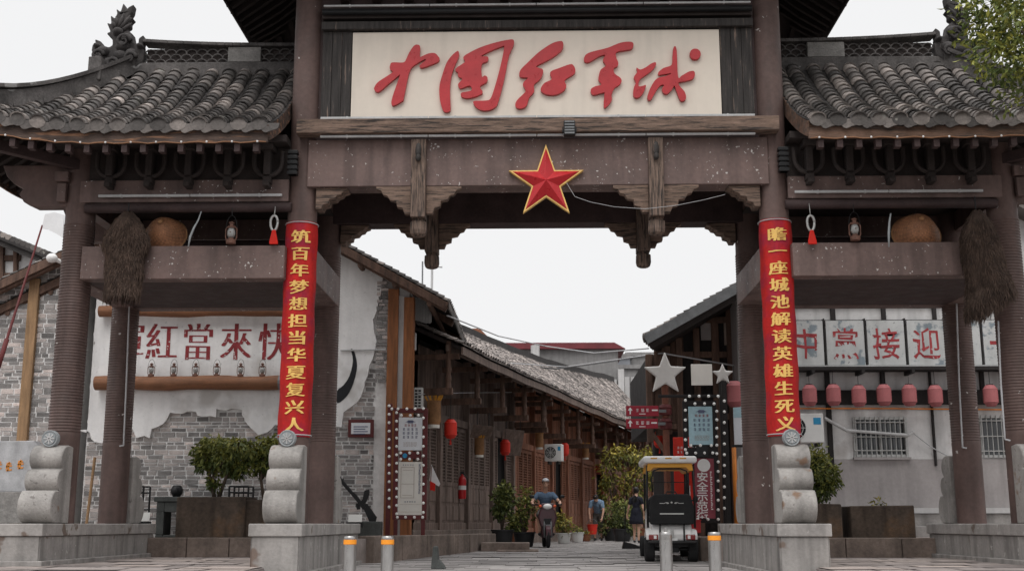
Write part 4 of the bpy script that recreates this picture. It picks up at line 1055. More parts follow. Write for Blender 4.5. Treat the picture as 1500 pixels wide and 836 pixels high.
# frame timbers
def px_bar(m, a, b, c, d, wd, Y=RY, dep=.09):
    p = at(a, b, Y); q = at(c, d, Y); m.bar((p[0], Y-dep/2-.002, p[1]), (q[0], Y-dep/2-.002, q[1]), dep, wd, (0, 0, 1) if abs(b-d) < 2 else (1, 0, .001))
m = M()
def upright(px, py0, py1, wpx):
    x0, z1 = at(px-wpx/2, py0, RY); x1, z0 = at(px+wpx/2, py1, RY); m.box(x0, x1, RY-.08, RY-.001, z0, z1, rnd.random())
def level(py0, py1, a=1086, b=1640, Y=RY):
    x0, z1 = at(a, py0, Y); x1, z0 = at(b, py1, Y); m.box(x0, x1, Y-.095, Y-.001, z0, z1, rnd.random())
level(425, 446); level(572, 592, 1086, 1640); level(470, 476)
for px in (1218, 1292, 1366, 1437, 1510): upright(px, 400, 478, 11)
upright(1214, 538, 690, 15); upright(1292, 538, 575, 9); upright(1365, 538, 682, 13); upright(1437, 538, 575, 9); upright(1510, 538, 690, 13)
m.build('timber_frame', 'timber_black', RH, bevel=.006)
m = M(); m.box(at(1160,0,RY-.5)[0]-.6, xrr, RY-.5, RY-.1, at(0,545,RY-.5)[1], at(0,540,RY-.5)[1]); m.build('canopy_board', 'timber_black', RH)
x = xl+.4
while x < xrr: M().box(x-.03, x+.03, RY-.62, RY-.05, at(0,549,RY-.5)[1]-.02, at(0,545,RY-.5)[1]).build('canopy_bracket', 'timber_black', RH); x += 1.05
for wx0, wx1, wz0, wz1 in win:
    f = M()
    for b in ((wx0, wx1, wz1-.06, wz1), (wx0, wx1, wz0, wz0+.06), (wx0, wx0+.06, wz0+.06, wz1-.06), (wx1-.06, wx1, wz0+.06, wz1-.06), ((wx0+wx1)/2-.03, (wx0+wx1)/2+.03, wz0+.06, wz1-.06)): f.box(b[0], b[1], RY-.04, RY+.1, b[2], b[3])
    wf = f.build('window', 'alu', RH, bevel=.006)
    M().box(wx0+.05, wx1-.05, RY+.05, RY+.07, wz0+.05, wz1-.05).build('pane', 'window_dark', wf)
    b = M(); x = wx0+.05
    while x < wx1: b.tube([(x, RY-.07, wz0), (x, RY-.07, wz1)], .011, 6); x += .105
    for z in (wz0+.14, wz0+(wz1-wz0)*.5, wz1-.12): b.tube([(wx0, RY-.07, z), (wx1, RY-.07, z)], .013, 6)
    b.build('window_bars', 'alu', wf)
m = M(); q = at(1300, 672, RY); m.box(win[0][0]-.03, win[0][1]+.03, RY-.1, RY, win[0][2]-.05, win[0][2]-.002); m.build('window_sill', 'plaster_grey', RH)
# roof of the white house sweeping down to the lane
rx0, rz0 = at(945, 492, 25.1); rx1, rz1 = at(1082, 415, 25.1); sl = (rz1-rz0)/(rx1-rx0)
tm, pm, dm = M(), M(), M(); Ls = 7.5
tile_slope(lambda u, v: Vector((rx0+.26*(-u-25.05)+v/math.hypot(1, sl), -u, rz0+sl*v/math.hypot(1, sl))), -33, -25.05, lambda u: Ls, tm, pm, dm, sp=.27, tl=.17, rad=.09, seed=51)
q = tm.build('roof', 'roof_tile', RH, auto=60); pm.build('pan_tiles', 'roof_pan', q); dm.build('drip_tiles', 'roof_tile', q)
m = M(); m.bar((rx0, 25.06, rz0-.09), (rx0+6.5, 25.06, rz0-.09+sl*6.5), .05, .2); m.build('verge_board', 'metal_grey', q)
m = M(); m.add([(rx0, 25.1, rz0-.12), (rx0+6.6, 25.1, rz0-.12+sl*6.6), (rx0+8.6, 33, rz0-.12+sl*6.6), (rx0+2.06, 33, rz0-.12)], [(0,1,2,3)])
for y in (25.3, 27, 29, 31): m.bar((rx0+.05+.26*(y-25.05), y, rz0-.19), (rx0+6.6+.26*(y-25.05), y, rz0-.19+sl*6.6), .1, .14)
m.build('roof_underside', 'soffit', q)
gz0 = rz0+sl*(9-rx0)
m = M(); m.prism([(xl, 5.851), (xrr, 5.851), (xrr, max(5.86, gz0-sl*(xrr-9)-.3)), (9, gz0-.3), (xl, max(5.86, rz0+sl*(xl-rx0)-.3))], RY+.002, RY+.19); m.build('gable_wall', 'plaster_dimmed', RH)
m = M(); m.add([(9, 24.9, gz0+.02), (17, 24.9, gz0-sl*8), (17, 33.1, gz0-sl*8), (9, 33.1, gz0+.02), (9, 24.9, gz0-.12), (17, 24.9, gz0-sl*8-.14), (17, 33.1, gz0-sl*8-.14), (9, 33.1, gz0-.12)], [(0,1,2,3),(7,6,5,4),(0,4,5,1),(3,2,6,7),(1,5,6,2)]); m.build('roof_slope', 'roof_tile', RH)
# dark timber gable between the lane and the white house
DH = thing('dark_timber_shop', 'very dark timber shop front under the sloping eave behind the star posts', 'shop house', (3.6, 28, .45))
dy = 26.6; xa = at(992, 600, dy)[0]; xb = xl+.1
M().prism([(xa, .3), (xb, .3), (xb, rz0+sl*(xb-rx0)-.3), (xa, rz0+sl*(xa-rx0)-.3)], dy, dy+6).build('wall', 'timber_black', DH)
m = M(); g_ = random.Random(5); x = xa
while x < xb-.05: a = min(xb-x, g_.uniform(.14, .24)); m.box(x+.005, x+a-.005, dy-.03, dy-.001, .5, 4.4, g_.random()); x += a
m.build('plank_front', 'timber_black', DH)
m = M()
for a, b, wd in ((996, 420, .14), (1022, 420, .14), (1050, 410, .16), (1072, 405, .14)):
    x0 = at(a, 600, dy)[0]; m.box(x0-wd/2, x0+wd/2, dy-.14, dy-.03, .45, rz0+sl*(x0-rx0)-.32)
for z in (3.0, 4.4, 5.2): m.box(xa, xb, dy-.12, dy-.032, z, z+.14)
m.build('timber_frame', 'house_wood', DH, bevel=.01)
for a, b, c, d in ((1022, 466, 1046, 498), (1056, 450, 1082, 505), (1064, 470, 1080, 508)):
    pass
for a, b, c, d, mt in ((1026, 470, 1044, 498, 'plaster_grey'), (1060, 470, 1072, 505, 'poster_brown'), (1072, 455, 1084, 505, 'plaster_pale')):
    x0, z1 = at(a, b, dy-.05); x1, z0 = at(c, d, dy-.05); M().box(x0, x1, dy-.06, dy-.031, z0, z1).build('wall_panel', mt, DH)
x0, z1 = at(1012, 533, 25.2); x1, z0 = at(1044, 564, 25.2)
M().box(x0, x1, 25.2, 25.23, z0, z1).build('blank_board', 'poster_cream', DH, bevel=.008)
# the upper storey juts out over the lane
m = M(); g_ = random.Random(8); xo = at(949, 560, dy)[0]; zo = at(960, 632, dy)[1]; x = xo
while x < xa+.05:
    a = g_.uniform(.13, .2); m.box(x+.006, x+a-.006, dy-.02, dy+.03, zo+g_.uniform(-.1, .12), rz0+sl*(x-rx0)-.28, g_.random()); x += a
m.build('jetty_planks', 'house_wood', DH)
m = M(); m.box(xo+.03, xa+.02, dy+.035, dy+5.5, zo+.15, rz0+sl*(xo-rx0)-.3); m.build('jetty', 'timber_black', DH)
m = M()
for z_ in (zo+.05, (zo+rz0)/2): m.box(xo-.04, xa, dy-.10, dy-.021, z_, z_+.12)
m.box(xo-.05, xo+.09, dy-.12, dy-.0, zo-.25, rz0+sl*(xo-rx0)-.3); m.build('jetty_beam', 'house_wood', DH, bevel=.01)
m = M(); m.bar((xa, dy-.06, zo-.9), (xo+.05, dy-.06, zo-.02), .09, .1, (0, 1, 0)); m.build('jetty_brace', 'house_wood', DH)
# painted sign panels
SG = thing('painted_sign', 'long white signboard of square panels with red brush characters above the pink lanterns', 'sign', (8, RY-.2, 3.9))
zt = at(0, 474, RY-.2)[1]; zb = at(0, 538, RY-.2)[1]
for a, b, ch in ((1098, 1150, ''), (1152, 1207, '中'), (1210, 1267, '党'), (1270, 1326, '接'), (1329, 1385, '迎'), (1388, 1437, ''), (1440, 1498, '一')):
    x0 = at(a, 500, RY-.2)[0]; x1 = at(b, 500, RY-.2)[0]
    p = M().box(x0+.01, x1-.01, RY-.20, RY-.15, zb, zt).build('sign_panel', 'panel_white', SG, bevel=.006)
    if ch:
        if ch == '党': ch = '黨'
        cx = (x0+x1)/2; 
        M().glyph(ch, cx, (zt+zb)/2-.02, (x1-x0)*.74, (zt-zb)*.74, RY-.204, 0, .005, jit=.05).build('brush_character', 'faded_red', p)
m = M(); m.box(at(1098,540,RY-.25)[0], at(1600,540,RY-.25)[0], RY-.27, RY-.15, zb-.05, zb-.012); m.build('sign_rail', 'tube_grey', SG)
for a in (1153, 1208.5, 1268.5, 1327.5, 1386.5, 1438.5, 1499): xx = at(a, 500, RY-.2)[0]; M().box(xx-.012, xx+.012, RY-.19, RY-.001, zb, zt+.05).build('sign_upright', 'timber_black', SG)
# ================================================================= things on and around the gateway
def banner(s, text, label):
    X = s*XI; b0 = 2.0; b1 = at(449, 322, 17.62)[1]; r = .252
    o = thing('couplet_banner', label, 'banner', (X, YF, b0))
    def bend(a, y, z): th = -math.pi/2+a/r; rr = r-y+.006*math.sin(z*9)+.004*math.sin(a*30+z*3); return (X+rr*math.cos(th), YF+rr*math.sin(th), z)
    m = M(); nx, nz = 24, 70; hw = .385
    for y in (0, .004):
        vs = [bend(-hw+2*hw*i/nx, y, b0+(b1-b0)*j/nz) for j in range(nz+1) for i in range(nx+1)]
        fs = [(j*(nx+1)+i, j*(nx+1)+i+1, (j+1)*(nx+1)+i+1, (j+1)*(nx+1)+i) for j in range(nz) for i in range(nx)]
        m.add(vs, [f[::-1] for f in fs] if y else fs)
    cl_ = m.build('cloth', 'banner_red', o, smooth=True)
    n = len(text)
    for i, ch in enumerate(text):
        cz = b1-.26-(b1-b0-.44)*i/(n-1); m = M()
        gx = -s*.035 if s < 0 else -.02
        for k, d in enumerate((-.009, 0, .009)):
            m.glyph(ch, gx+d, cz, .30, .222, -.010-.0012*k, 0, .003, fn=bend, jit=.03, sheary=.06, cut=.09)
        m.build('gold_character', 'banner_gold', cl_)
    for z in (b1-.02, b0+.03): M().lathe([(r+.006, z-.008), (r+.012, z), (r+.006, z+.008)], (X, YF, 0), 32).build('tie_wire', 'cable_grey', o)
banner(-1, '筑百年梦想担当华夏复兴人', 'red couplet banner with gold characters wrapped round the column beside the plastered slogan wall')
banner(1, '瞻一座城池解读英雄生死义', 'red couplet banner with gold characters wrapped round the column beside the white house')

# red star on the lintel
cx, cz = at(800, 266, 17.55); S_ = thing('red_star', 'faceted red five-pointed star with gold edge fixed to the middle lintel', 'star', (cx, 17.6, cz))
P = star_poly(cx, cz, .615, .385); Pi = star_poly(cx, cz, .545, .385)
M().prism(P, 17.57, 17.655).build('gold_rim', 'gold_edge', S_, bevel=.006)
m = M(); c0 = (cx, 17.45, cz)
for i in range(10):
    a, b = Pi[i], Pi[(i+1) % 10]; m.add([(a[0], 17.566, a[1]), (b[0], 17.566, b[1]), c0], [(0,1,2)], i % 2)
m.build('star_face', 'red_star', S_)
# spotlight on the ledge
cx, cz = at(834, 190, 17.4); o = thing('spotlight', 'small black spotlight on the wooden ledge under the name board', 'spotlight', (cx, 17.42, cz-.12))
m = M(); m.box(cx-.09, cx+.09, 17.30, 17.41, cz-.12, cz+.12); m.build('housing', 'metal_black', o, bevel=.015)
m = M(); m.box(cx-.11, cx-.095, 17.33, 17.42, cz-.06, cz+.02); m.box(cx+.095, cx+.11, 17.33, 17.42, cz-.06, cz+.02); m.box(cx-.11, cx+.11, 17.40, 17.42, cz-.05, cz+.01); m.build('bracket', 'metal_black', o)
m = M(); 
for i in range(5): m.box(cx-.075, cx+.075, 17.285, 17.30, cz-.10+.045*i, cz-.075+.045*i)
m.build('fin', 'metal_grey', o)

def lantern(name, label, cx, cy, z0, k, group=None, hang=None, glassm='lamp_glass'):
    o = thing(name, label, 'oil lantern', (cx, cy, z0), 0, group)
    m = M(); m.lathe([(0, 0), (.085, 0), (.09, .02), (.088, .07), (.05, .09), (.045, .11), (0, .11)], (cx, cy, z0), 14); m.v = [((x-cx)*k+cx, (y-cy)*k+cy, (z-z0)*k+z0) for x, y, z in m.v]; m.build('fuel_base', 'rusty_lamp', o, auto=40)
    m = M(); m.lathe([(.045, .115), (.072, .17), (.07, .23), (.048, .285), (0, .286)], (0, 0, 0), 14); m.v = [(x*k+cx, y*k+cy, z*k+z0) for x, y, z in m.v]; m.build('glass', glassm, o, smooth=True)
    m = M(); m.lathe([(.06, .285), (.062, .31), (.035, .33), (.035, .37), (.055, .375), (.05, .39), (.012, .41), (0, .41)], (0, 0, 0), 14)
    for sg in (-1, 1): m.tube([(sg*.075, 0, .05), (sg*.10, 0, .12), (sg*.10, 0, .27), (sg*.05, 0, .33)], .011, 6)
    for sg in (-1, 1): m.tube([(sg*.078, 0, .14), (0, -.078, .2), (-sg*.078, 0, .26)], .005, 5)
    m.v = [(x*k+cx, y*k+cy, z*k+z0) for x, y, z in m.v]; m.build('frame', 'rusty_lamp', o)
    m = M(); pts = [(cx+.10*k*math.cos(R(a)), cy, z0+(.28+.24*math.sin(R(a)))*k) for a in range(0, 181, 20)]; m.tube(pts, .005*k, 5)
    if hang: m.tube([(cx, cy, z0+.52*k), (cx, cy, hang)], .006, 5)
    m.build('bail_handle', 'metal_black', o)
    return o
for px, py, lab in ((338, 357, 'rusty oil lantern hanging in the side bay before the slogan wall'), (1253, 352, 'rusty oil lantern hanging in the bay opposite the white house with pink lanterns')):
    cx, cz = at(px, py, 17.52); lantern('oil_lantern', lab, cx, 17.52, cz, .86, 'oil lanterns hanging in the side bays', 5.52)
# straw hats
def straw_hat(px, py, rad, tilt, label):
    HY = 17.95; cx, cz = at(px, py+10, HY); rad *= 1.06; o = thing('straw_hat', label, 'hat', (cx, HY, cz-rad), 0, 'woven hats hung in the side bays')
    ax = Matrix.Rotation(tilt, 3, 'Y')@Matrix.Rotation(R(66), 3, 'X')
    m = M(); g = random.Random(3); K = 16; N_ = 48
    for i in range(K):
        for j in range(N_):
            def p(i_, j_, e): q = i_/K; a = 2*math.pi*j_/N_+.35*q; rr = rad*q; h = rad*1.05*(1-q**2.1)+.03*math.exp(-(q*7)**2)+e; return Vector((cx, HY, cz))+ax@Vector((rr*math.cos(a), rr*math.sin(a), h))
            e = .006*((i+j) % 2)
            m.add([p(i, j, e), p(i, j+1, e), p(i+1, j+1, e), p(i+1, j, e)], [(0,1,2,3)], min(1, max(0, .5+.28*((i+j) % 2)-.14+g.gauss(0, .14))))
    m.build('woven_dome', 'straw_hat', o)
    m = M(); m.tube([Vector((cx, HY, cz))+ax@Vector((rad*math.cos(R(a)), rad*math.sin(R(a)), 0)) for a in range(0, 361, 10)], .016, 6); m.build('brim_edge', 'basket_straw', o, smooth=True)
    m = M(); m.lathe([(.045, rad*1.05+.02), (.03, rad*1.05+.045), (0, rad*1.05+.05)], (cx, HY, cz), 14, axis=ax); m.build('hat_tip', 'basket_straw', o, smooth=True)
    m = M(); m.tube([(cx, HY, cz+rad*.6), (cx+.02, HY, 5.56)], .008, 5); m.build('cord', 'cable_black', o)
straw_hat(242, 336, .315, R(8), 'round woven straw hat hung beside the shaggy cape in front of the slogan wall')
straw_hat(1342, 334, .345, R(-8), 'round woven straw hat hung beside the cape facing the white house')
# capes of palm fibre
def cape(profile, Y, label, seed):
    """profile rows: (py, px left, px right)"""
    rows = [(at(a*.93+b*.07, py, Y)[0], at(b*.93+a*.07, py, Y)[0], at(a, py, Y)[1]) for py, a, b in profile]
    o = thing('straw_cape', label, 'cape', ((rows[0][0]+rows[0][1])/2, Y, rows[-1][2]), 0, 'palm fibre capes hung in the side bays')
    g = random.Random(seed); m = M(); n = 18; vs = []
    def sec(k, f):
        i = min(len(rows)-2, int(k)); u = k-i; a = rows[i]; b = rows[i+1]; A = a[0]+(b[0]-a[0])*u; B = a[1]+(b[1]-a[1])*u; Z = a[2]+(b[2]-a[2])*u
        c = (A+B)/2; w_ = (B-A)/2; an = 2*math.pi*f
        k2 = 1+.2*noise.noise((f*7, Z*3, seed))
        return Vector((c+w_*k2*math.cos(an), Y+.04+.16*k2*min(1, w_/.2)*math.sin(an)*-1-.02, Z+.015*math.sin(f*40)))
    K = 30
    for i in range(K+1):
        for j in range(n): vs.append(sec((len(rows)-1)*i/K, j/n))
    fs = [(i*n+j, i*n+(j+1) % n, (i+1)*n+(j+1) % n, (i+1)*n+j) for i in range(K) for j in range(n)]+[tuple(range(n))]
    m.add(vs, fs, .4); bd = m.build('cape_body', 'straw_cape', o, smooth=True)
    f = M()
    for q in range(4200):
        k = (len(rows)-1)*g.random()**.8; u = g.random(); p = sec(k, u); c = sec(k, 0).lerp(sec(k, .5), .5); d = (p-c); d.y *= 1; d = d.normalized() if d.length > 0 else Vector((0, -1, 0))
        l_ = g.uniform(.06, .2); e = p+d*g.uniform(.0, .032)+Vector((g.uniform(-.04, .04), 0, -l_)); w_ = Vector((1, .3, 0))*g.uniform(.003, .006)
        mid = (p+e)/2+d*.02
        f.add([p-w_, p+w_, mid+w_, mid-w_, e], [(0,1,2,3),(3,2,4)], g.random())
    f.build('fibres', 'straw_cape', bd)
    m = M(); m.tube([(rows[0][0]*.5+rows[0][1]*.5, Y+.05, rows[0][2]-.05), (rows[0][0]*.5+rows[0][1]*.5, Y+.06, 5.6)], .01, 5); m.build('hanging_cord', 'cable_black', o)
cape([(310, 180, 192), (322, 168, 206), (338, 156, 216), (352, 148, 220), (362, 152, 214), (375, 154, 211), (395, 152, 209), (415, 153, 207), (432, 152, 205)], 17.44, 'shaggy brown palm-fibre cape hung over the tie beam beside the slogan wall', 1)
cape([(308, 1425, 1438), (322, 1414, 1452), (340, 1406, 1462), (355, 1403, 1466), (370, 1407, 1472), (390, 1412, 1478), (410, 1415, 1487), (428, 1414, 1492), (445, 1414, 1466), (462, 1416, 1432)], 17.36, 'wide ragged brown palm-fibre cape hung over the outer column beside the white house', 2)
# steel hooks with red cloth, and sickles
def hook(px, label, red_h):
    cx, ct = at(px, 314, 17.5); o = thing('canteen_strap', label, 'strap', (cx, 17.5, at(px, 358, 17.5)[1]), 0, 'looped straps with red cloth in the side bays')
    m = M(); pts = [(cx+.055*math.cos(R(a)), 17.5, ct-.12+(.10 if math.sin(R(a)) > 0 else .14)*math.sin(R(a))) for a in range(0, 361, 20)]
    m.tube(pts, .02, 6); m.tube([(cx, 17.5, ct-.02), (cx, 17.54, 5.54)], .008, 5); m.build('steel_loop', 'alu', o, smooth=True)
    m = M(); z = at(px, 358, 17.5)[1]; P = [(cx-.02, ct-.25), (cx+.03, ct-.25), (cx+.07, z+.05), (cx+.075, z), (cx-.055, z), (cx-.06, z+.04)]
    m.prism(P, 17.47, 17.51); m.build('red_cloth', 'red_cloth', o, bevel=.01)
hook(402, 'steel looped strap with red cloth tail hanging near the couplet by the slogan wall', .2)
hook(1187, 'steel looped strap with red cloth tail hanging near the couplet by the white house', .1)
for px, sg, lab in ((283, 1, 'grey curved sickle blade leaning on the straw hat by the slogan wall'), (1306, -1, 'grey straight-backed sickle hanging by the straw hat facing the white house')):
    x0, z0 = at(px-8*sg if sg > 0 else px-3, 361, 17.3); m = M(); q = [(0, 0), (.02, .16), (.07, .30), (.13, .42), (.17, .56)] if sg > 0 else [(0, 0), (.01, .2), (.03, .38), (.06, .52)]
    m.tube([(x0+a, 17.33, z0+b) for a, b in q], [.010, .019, .016, .012, .009][:len(q)], 8)
    tag(m.build('sickle', 'vent_grey', loc=(x0, 17.33, z0), smooth=True), lab, 'sickle')

# ================================================================= in front of the plastered wall
for i, (pa, pb, py, rp, lab) in enumerate(((146, 470, 456, 8.5, 'upper brown log rail fixed above the painted slogan'), (140, 413, 561, 10.5, 'lower brown log rail carrying the row of little oil lanterns'))):
    x0, z = at(pa, py, WY-.25); x1, _ = at(pb, py, WY-.25); r_ = rp/71.; m = M(); 
    m.tube([(x0+(x1-x0)*k/10, WY-.25, z+.012*math.sin(k*1.3)) for k in range(11)], [r_*(1+.06*math.sin(k*2.1)) for k in range(11)], 14)
    o = thing('log_rail', lab, 'log rail', (x0, WY-.25, z)); m.build('log', 'log_wood', o, auto=50)
    m = M(); m.tube([(x0+.4, WY-.25, z), (x0+.4, WY, z)], .03, 6); m.tube([(x1-.4, WY-.25, z), (x1-.4, WY, z)], .03, 6); m.build('bracket', 'metal_black', o)
    if i: m = M(); m.tube([(x1-.06, WY-.25, z), (x1+.01, WY-.25, z)], r_*1.07, 14); m.build('end_band', 'metal_grey', o)
for px, nth in ((193, 'seventh'), (221, 'sixth'), (254, 'fifth'), (286, 'fourth'), (317, 'third'), (352, 'second'), (384, 'first')):
    cx, cz = at(px, 552, WY-.27); lantern('oil_lantern', nth+' little oil lantern on the lower log rail counting from the couplet banner', cx, WY-.27, cz, .72, 'row of small oil lanterns on the log rail')
def plaque(r, x0, x1, z0, z1, Y):
    M().box(x0+.07, x1-.07, Y-.008, Y, z0+.07, z1-.07).build('paper', 'poster_white', r)
    m = M(); 
    for k in range(4): m.box(x0+.12, x1-.12-.05*(k % 2), Y-.011, Y-.008, z1-.16-.05*k, z1-.14-.05*k)
    m.build('text_line', 'poster_ink', r)
boxthing('wall_plaque', 'small dark red framed notice hung on the brickwork above the rifle', 'plaque', 510, 614, 547, 640, WY-.11, .05, 'frame_maroon', extra=plaque)
m = M(); p = at(530, 513, WY-.1); q = at(565, 512, WY-.1); m.tube([(at(500,513,WY)[0], WY-.1, p[1]), (q[0], WY-.1, q[1])], .018, 6)
tag(m.build('conduit', 'tube_grey', loc=(p[0], WY-.1, p[1])), 'thin grey conduit running across the plaster to the corner post', 'conduit')
# rifle monument
zt_ = .45
o = thing('rifle_monument', 'black oversized rifle sculpture propped on a dark stone block under the wall plaque', 'sculpture', (at(545,780,23.2)[0], 23.2, zt_))
def pr(a, b): x, z = at(a, b, 23.2); return (x, 23.2, z)
x0, z1 = at(522, 763, 23.0); x1, z0 = at(556, 784, 23.0); m = M(); m.box(x0, x1, 23.0, 23.45, zt_, z1); m.build('stone_block', 'wedge_stone', o, bevel=.02)
m = M(); m.tube([pr(498, 699), pr(506, 710), pr(519, 726)], [.02, .03, .035], 8); m.bar(pr(517, 722), pr(534, 744), .07, .10, (0, 1, 0)); m.bar(pr(500, 706), pr(514, 722), .03, .035, (0, 1, 0)); m.tube([pr(503, 700), pr(501, 709)], .014, 6); m.build('barrel', 'gun_black', o, smooth=False)
m = M(); m.prism([at(a, b, 23.2) for a, b in ((530, 738), (538, 737), (552, 757), (550, 765), (541, 763))], 23.16, 23.24); m.build('stock', 'gun_black', o, bevel=.01)
m = M(); m.prism([at(a, b, 23.2) for a, b in ((524, 738), (531, 731), (534, 718), (541, 716), (541, 724), (537, 734), (531, 742))], 23.17, 23.23); m.build('magazine', 'gun_black', o, bevel=.008)
m = M(); m.prism([at(a, b, 23.2) for a, b in ((521, 737), (526, 736), (528, 745), (523, 746))], 23.17, 23.23); m.build('grip', 'gun_black', o, bevel=.008)
def cardsign(px0, py0, px1, py1, Y, zb, label):
    x0, z1 = at(px0, py0, Y); x1, z0 = at(px1, py1, Y); o = thing('caption_card', label, 'caption card', ((x0+x1)/2, Y, zb), 0, 'white caption cards on short stands')
    m = M(); m.bar(((x0+x1)/2, Y-.02, z0), ((x0+x1)/2, Y+.04, z1), x1-x0, .015, (0, 1, 0)); m.build('card', 'pale_card', o, bevel=.004)
    m = M(); m.box(x0-.02, x1+.02, Y-.03, Y+.05, z0-.10, z0-.005); m.box((x0+x1)/2-.02, (x0+x1)/2+.02, Y, Y+.04, zb, z0-.10); m.build('stand', 'metal_black', o)
cardsign(510, 753, 530, 764, 22.6, .45, 'white caption card on a short black stand in front of the rifle')
cardsign(205, 750, 219, 763, 21.9, .45, 'white caption card on a short black stand near the stone stove')
# stove and iron rack by the wall
o = thing('stone_stove', 'small dark stone stove with square opening and a round jar on top', 'stove', (at(262,780,24)[0], 24.0, zt_))
x0, z1 = at(230, 727, 23.7); x1, _ = at(300, 727, 23.7)
m = M(); m.wall((x0, x1, zt_, z1-.1), [(x0+.16, x1-.35, zt_+.05, z1-.30)], 23.7, 24.2); m.build('body', 'wedge_stone', o, bevel=.015)
m = M(); m.box(x0-.05, x1+.05, 23.66, 24.25, z1-.098, z1); m.build('top_slab', 'wedge_stone', o, bevel=.015)
x, _ = at(259, 720, 23.9); 
tag(M().lathe([(0, 0), (.07, 0), (.12, .08), (.125, .14), (.09, .21), (.06, .23), (0, .23)], (x, 23.9, z1+.002), 16).build('jar', 'metal_black', loc=(x, 23.9, z1), smooth=True), 'round black jar standing on the stone stove', 'jar')
for px0, px1, lab in ((191, 213, 'black iron chair standing behind the outer plinth by the brick wall'), (338, 366, 'black iron rack half hidden behind the planter tree')):
    o = thing('iron_rack', lab, 'iron rack', (at(px0,780,23.6)[0], 23.6, zt_)); x0, z1 = at(px0, 712, 23.6); x1, _ = at(px1, 712, 23.6)
    m = M()
    for x in (x0, x1):
        for y in (23.5, 23.9): m.tube([(x, y, zt_), (x, y, z1)], .022, 6)
    for z in (z1, z1-.12, z1-.45): m.tube([(x0, 23.5, z), (x1, 23.5, z)], .018, 6); m.tube([(x0, 23.9, z), (x1, 23.9, z)], .018, 6)
    m.build('frame', 'metal_black', o)
    m = M(); k = 4
    for i in range(1, k): x = x0+(x1-x0)*i/k; m.tube([(x, 23.5, z1), (x, 23.5, z1-.45)], .014, 6)
    m.build('bars', 'metal_black', o)
x, z = at(128, 735, 23.9); m = M(); m.tube([(x, 23.9, zt_), (x+.05, 24.0, z+.9)], .03, 8)
tag(m.build('wooden_pole', 'tan_timber', loc=(x, 23.9, zt_)), 'thin wooden pole leaning on the brick wall behind the outer column', 'pole')
# marble slab with three orange characters
x0, z1 = at(-60, 645, 19.6); x1, z0 = at(52, 720, 19.6); o = thing('marble_slab', 'grey veined marble slab with orange painted marks on a pale stone base', 'stone slab', (x0, 19.7, .72))
m = M(); m.prism([(x0, z0), (x1, z0), (x1+.02, z1-.14), (x1-.10, z1+.0), (x0, z1-.02)], 19.6, 19.85); m.build('slab', 'marble', o, bevel=.015)
m = M(); x0b = x0; m.box(x0b, at(40,720,19.4)[0], 19.35, 20.0, .722, z0-.003); m.build('base', 'ridge_pale', o, bevel=.012)
for k, (a, b) in enumerate(((-2, 681), (13, 683), (30, 680))):
    x, z = at(a, b, 19.59); m = M()
    for p, q in (((-.06, .07), (.05, .06)), ((-.07, .0), (.07, .02)), ((0, .10), (-.02, -.09)), ((-.06, -.08), (.07, -.06)), ((-.05, .05), (-.06, -.05))): m.bar((x+p[0]*.7, 19.593, z+p[1]*.8), (x+q[0]*.7, 19.593, z+q[1]*.8), .006, .022, (0, 0, 1) if abs(p[0]-q[0]) > abs(p[1]-q[1]) else (1, 0, 0))
    m.build('painted_mark', 'letter_orange', o)
# flag on its leaning pole
x0, z0 = at(-5, 545, 16.2); x1, z1 = at(62, 330, 16.4); o = thing('flag', 'white flag on a thin dark red pole leaning out beside the outer column', 'flag', (x0, 16.2, z0-3.0))
d = Vector((x1-x0, .2, z1-z0)); m = M(); m.tube([Vector((x0, 16.2, z0))-d*.9, (x0, 16.2, z0), (x1, 16.4, z1)], [.03, .024, .013], 8); m.build('pole', 'frame_maroon', o, smooth=True)
m = M(); m.tube([(x0, 16.2, z0), Vector((x0, 16.2, z0))+d*.22], .034, 10); m.build('grip_sleeve', 'frame_maroon', o, smooth=True)
m = M(); P = [(61, 334), (66, 314), (80, 311), (94, 315), (92, 348), (80, 341), (70, 336)]; q = [at(a, b, 16.4) for a, b in P]
m.prism(q, 16.395, 16.41); m.build('cloth', 'flag_white', o)
# planters, shrubs
def planter(px0, px1, py0, py1, Y, dep, label, seed, grp='mossy stone planter boxes'):
    x0, z1 = at(px0, py0, Y); x1, z0 = at(px1, py1, Y); z0 = .45; o = thing('stone_planter', label, 'planter', ((x0+x1)/2, Y+dep/2, z0), 0, grp)
    m = M(); t = .09
    m.box(x0, x1, Y, Y+t, z0, z1); m.box(x0, x1, Y+dep-t, Y+dep, z0, z1); m.box(x0, x0+t, Y+t, Y+dep-t, z0, z1); m.box(x1-t, x1, Y+t, Y+dep-t, z0, z1)
    g = random.Random(seed); m.v = [(x+.012*noise.noise((x*2, z*3, seed)), y+.012*noise.noise((x*2, z*3, seed+5)), z+.02*noise.noise((x*3, y*3, seed+9))) for x, y, z in m.v]
    m.build('stone_box', 'planter_stone', o, bevel=.025, seg=3)
    M().box(x0+t, x1-t, Y+t, Y+dep-t, z0, z1-.05).build('soil', 'soil', o)
    return (x0+x1)/2, Y+dep/2, z1-.05
planter(259, 357, 727, 791, 21.75, .9, 'large weathered stone planter box in front of the stove, shrub growing in it', 1)
planter(359, 402, 731, 791, 21.85, .8, 'reddish stone planter box half hidden by the drum stone of the central column', 2)
planter(1178, 1236, 737, 796, 21.7, .8, 'tall stone planter box beside the central plinth holding a yellow-tipped shrub', 3)
planter(1245, 1343, 740, 796, 21.75, .85, 'wide mossy stone planter box with no shrub in front of the white house', 4)
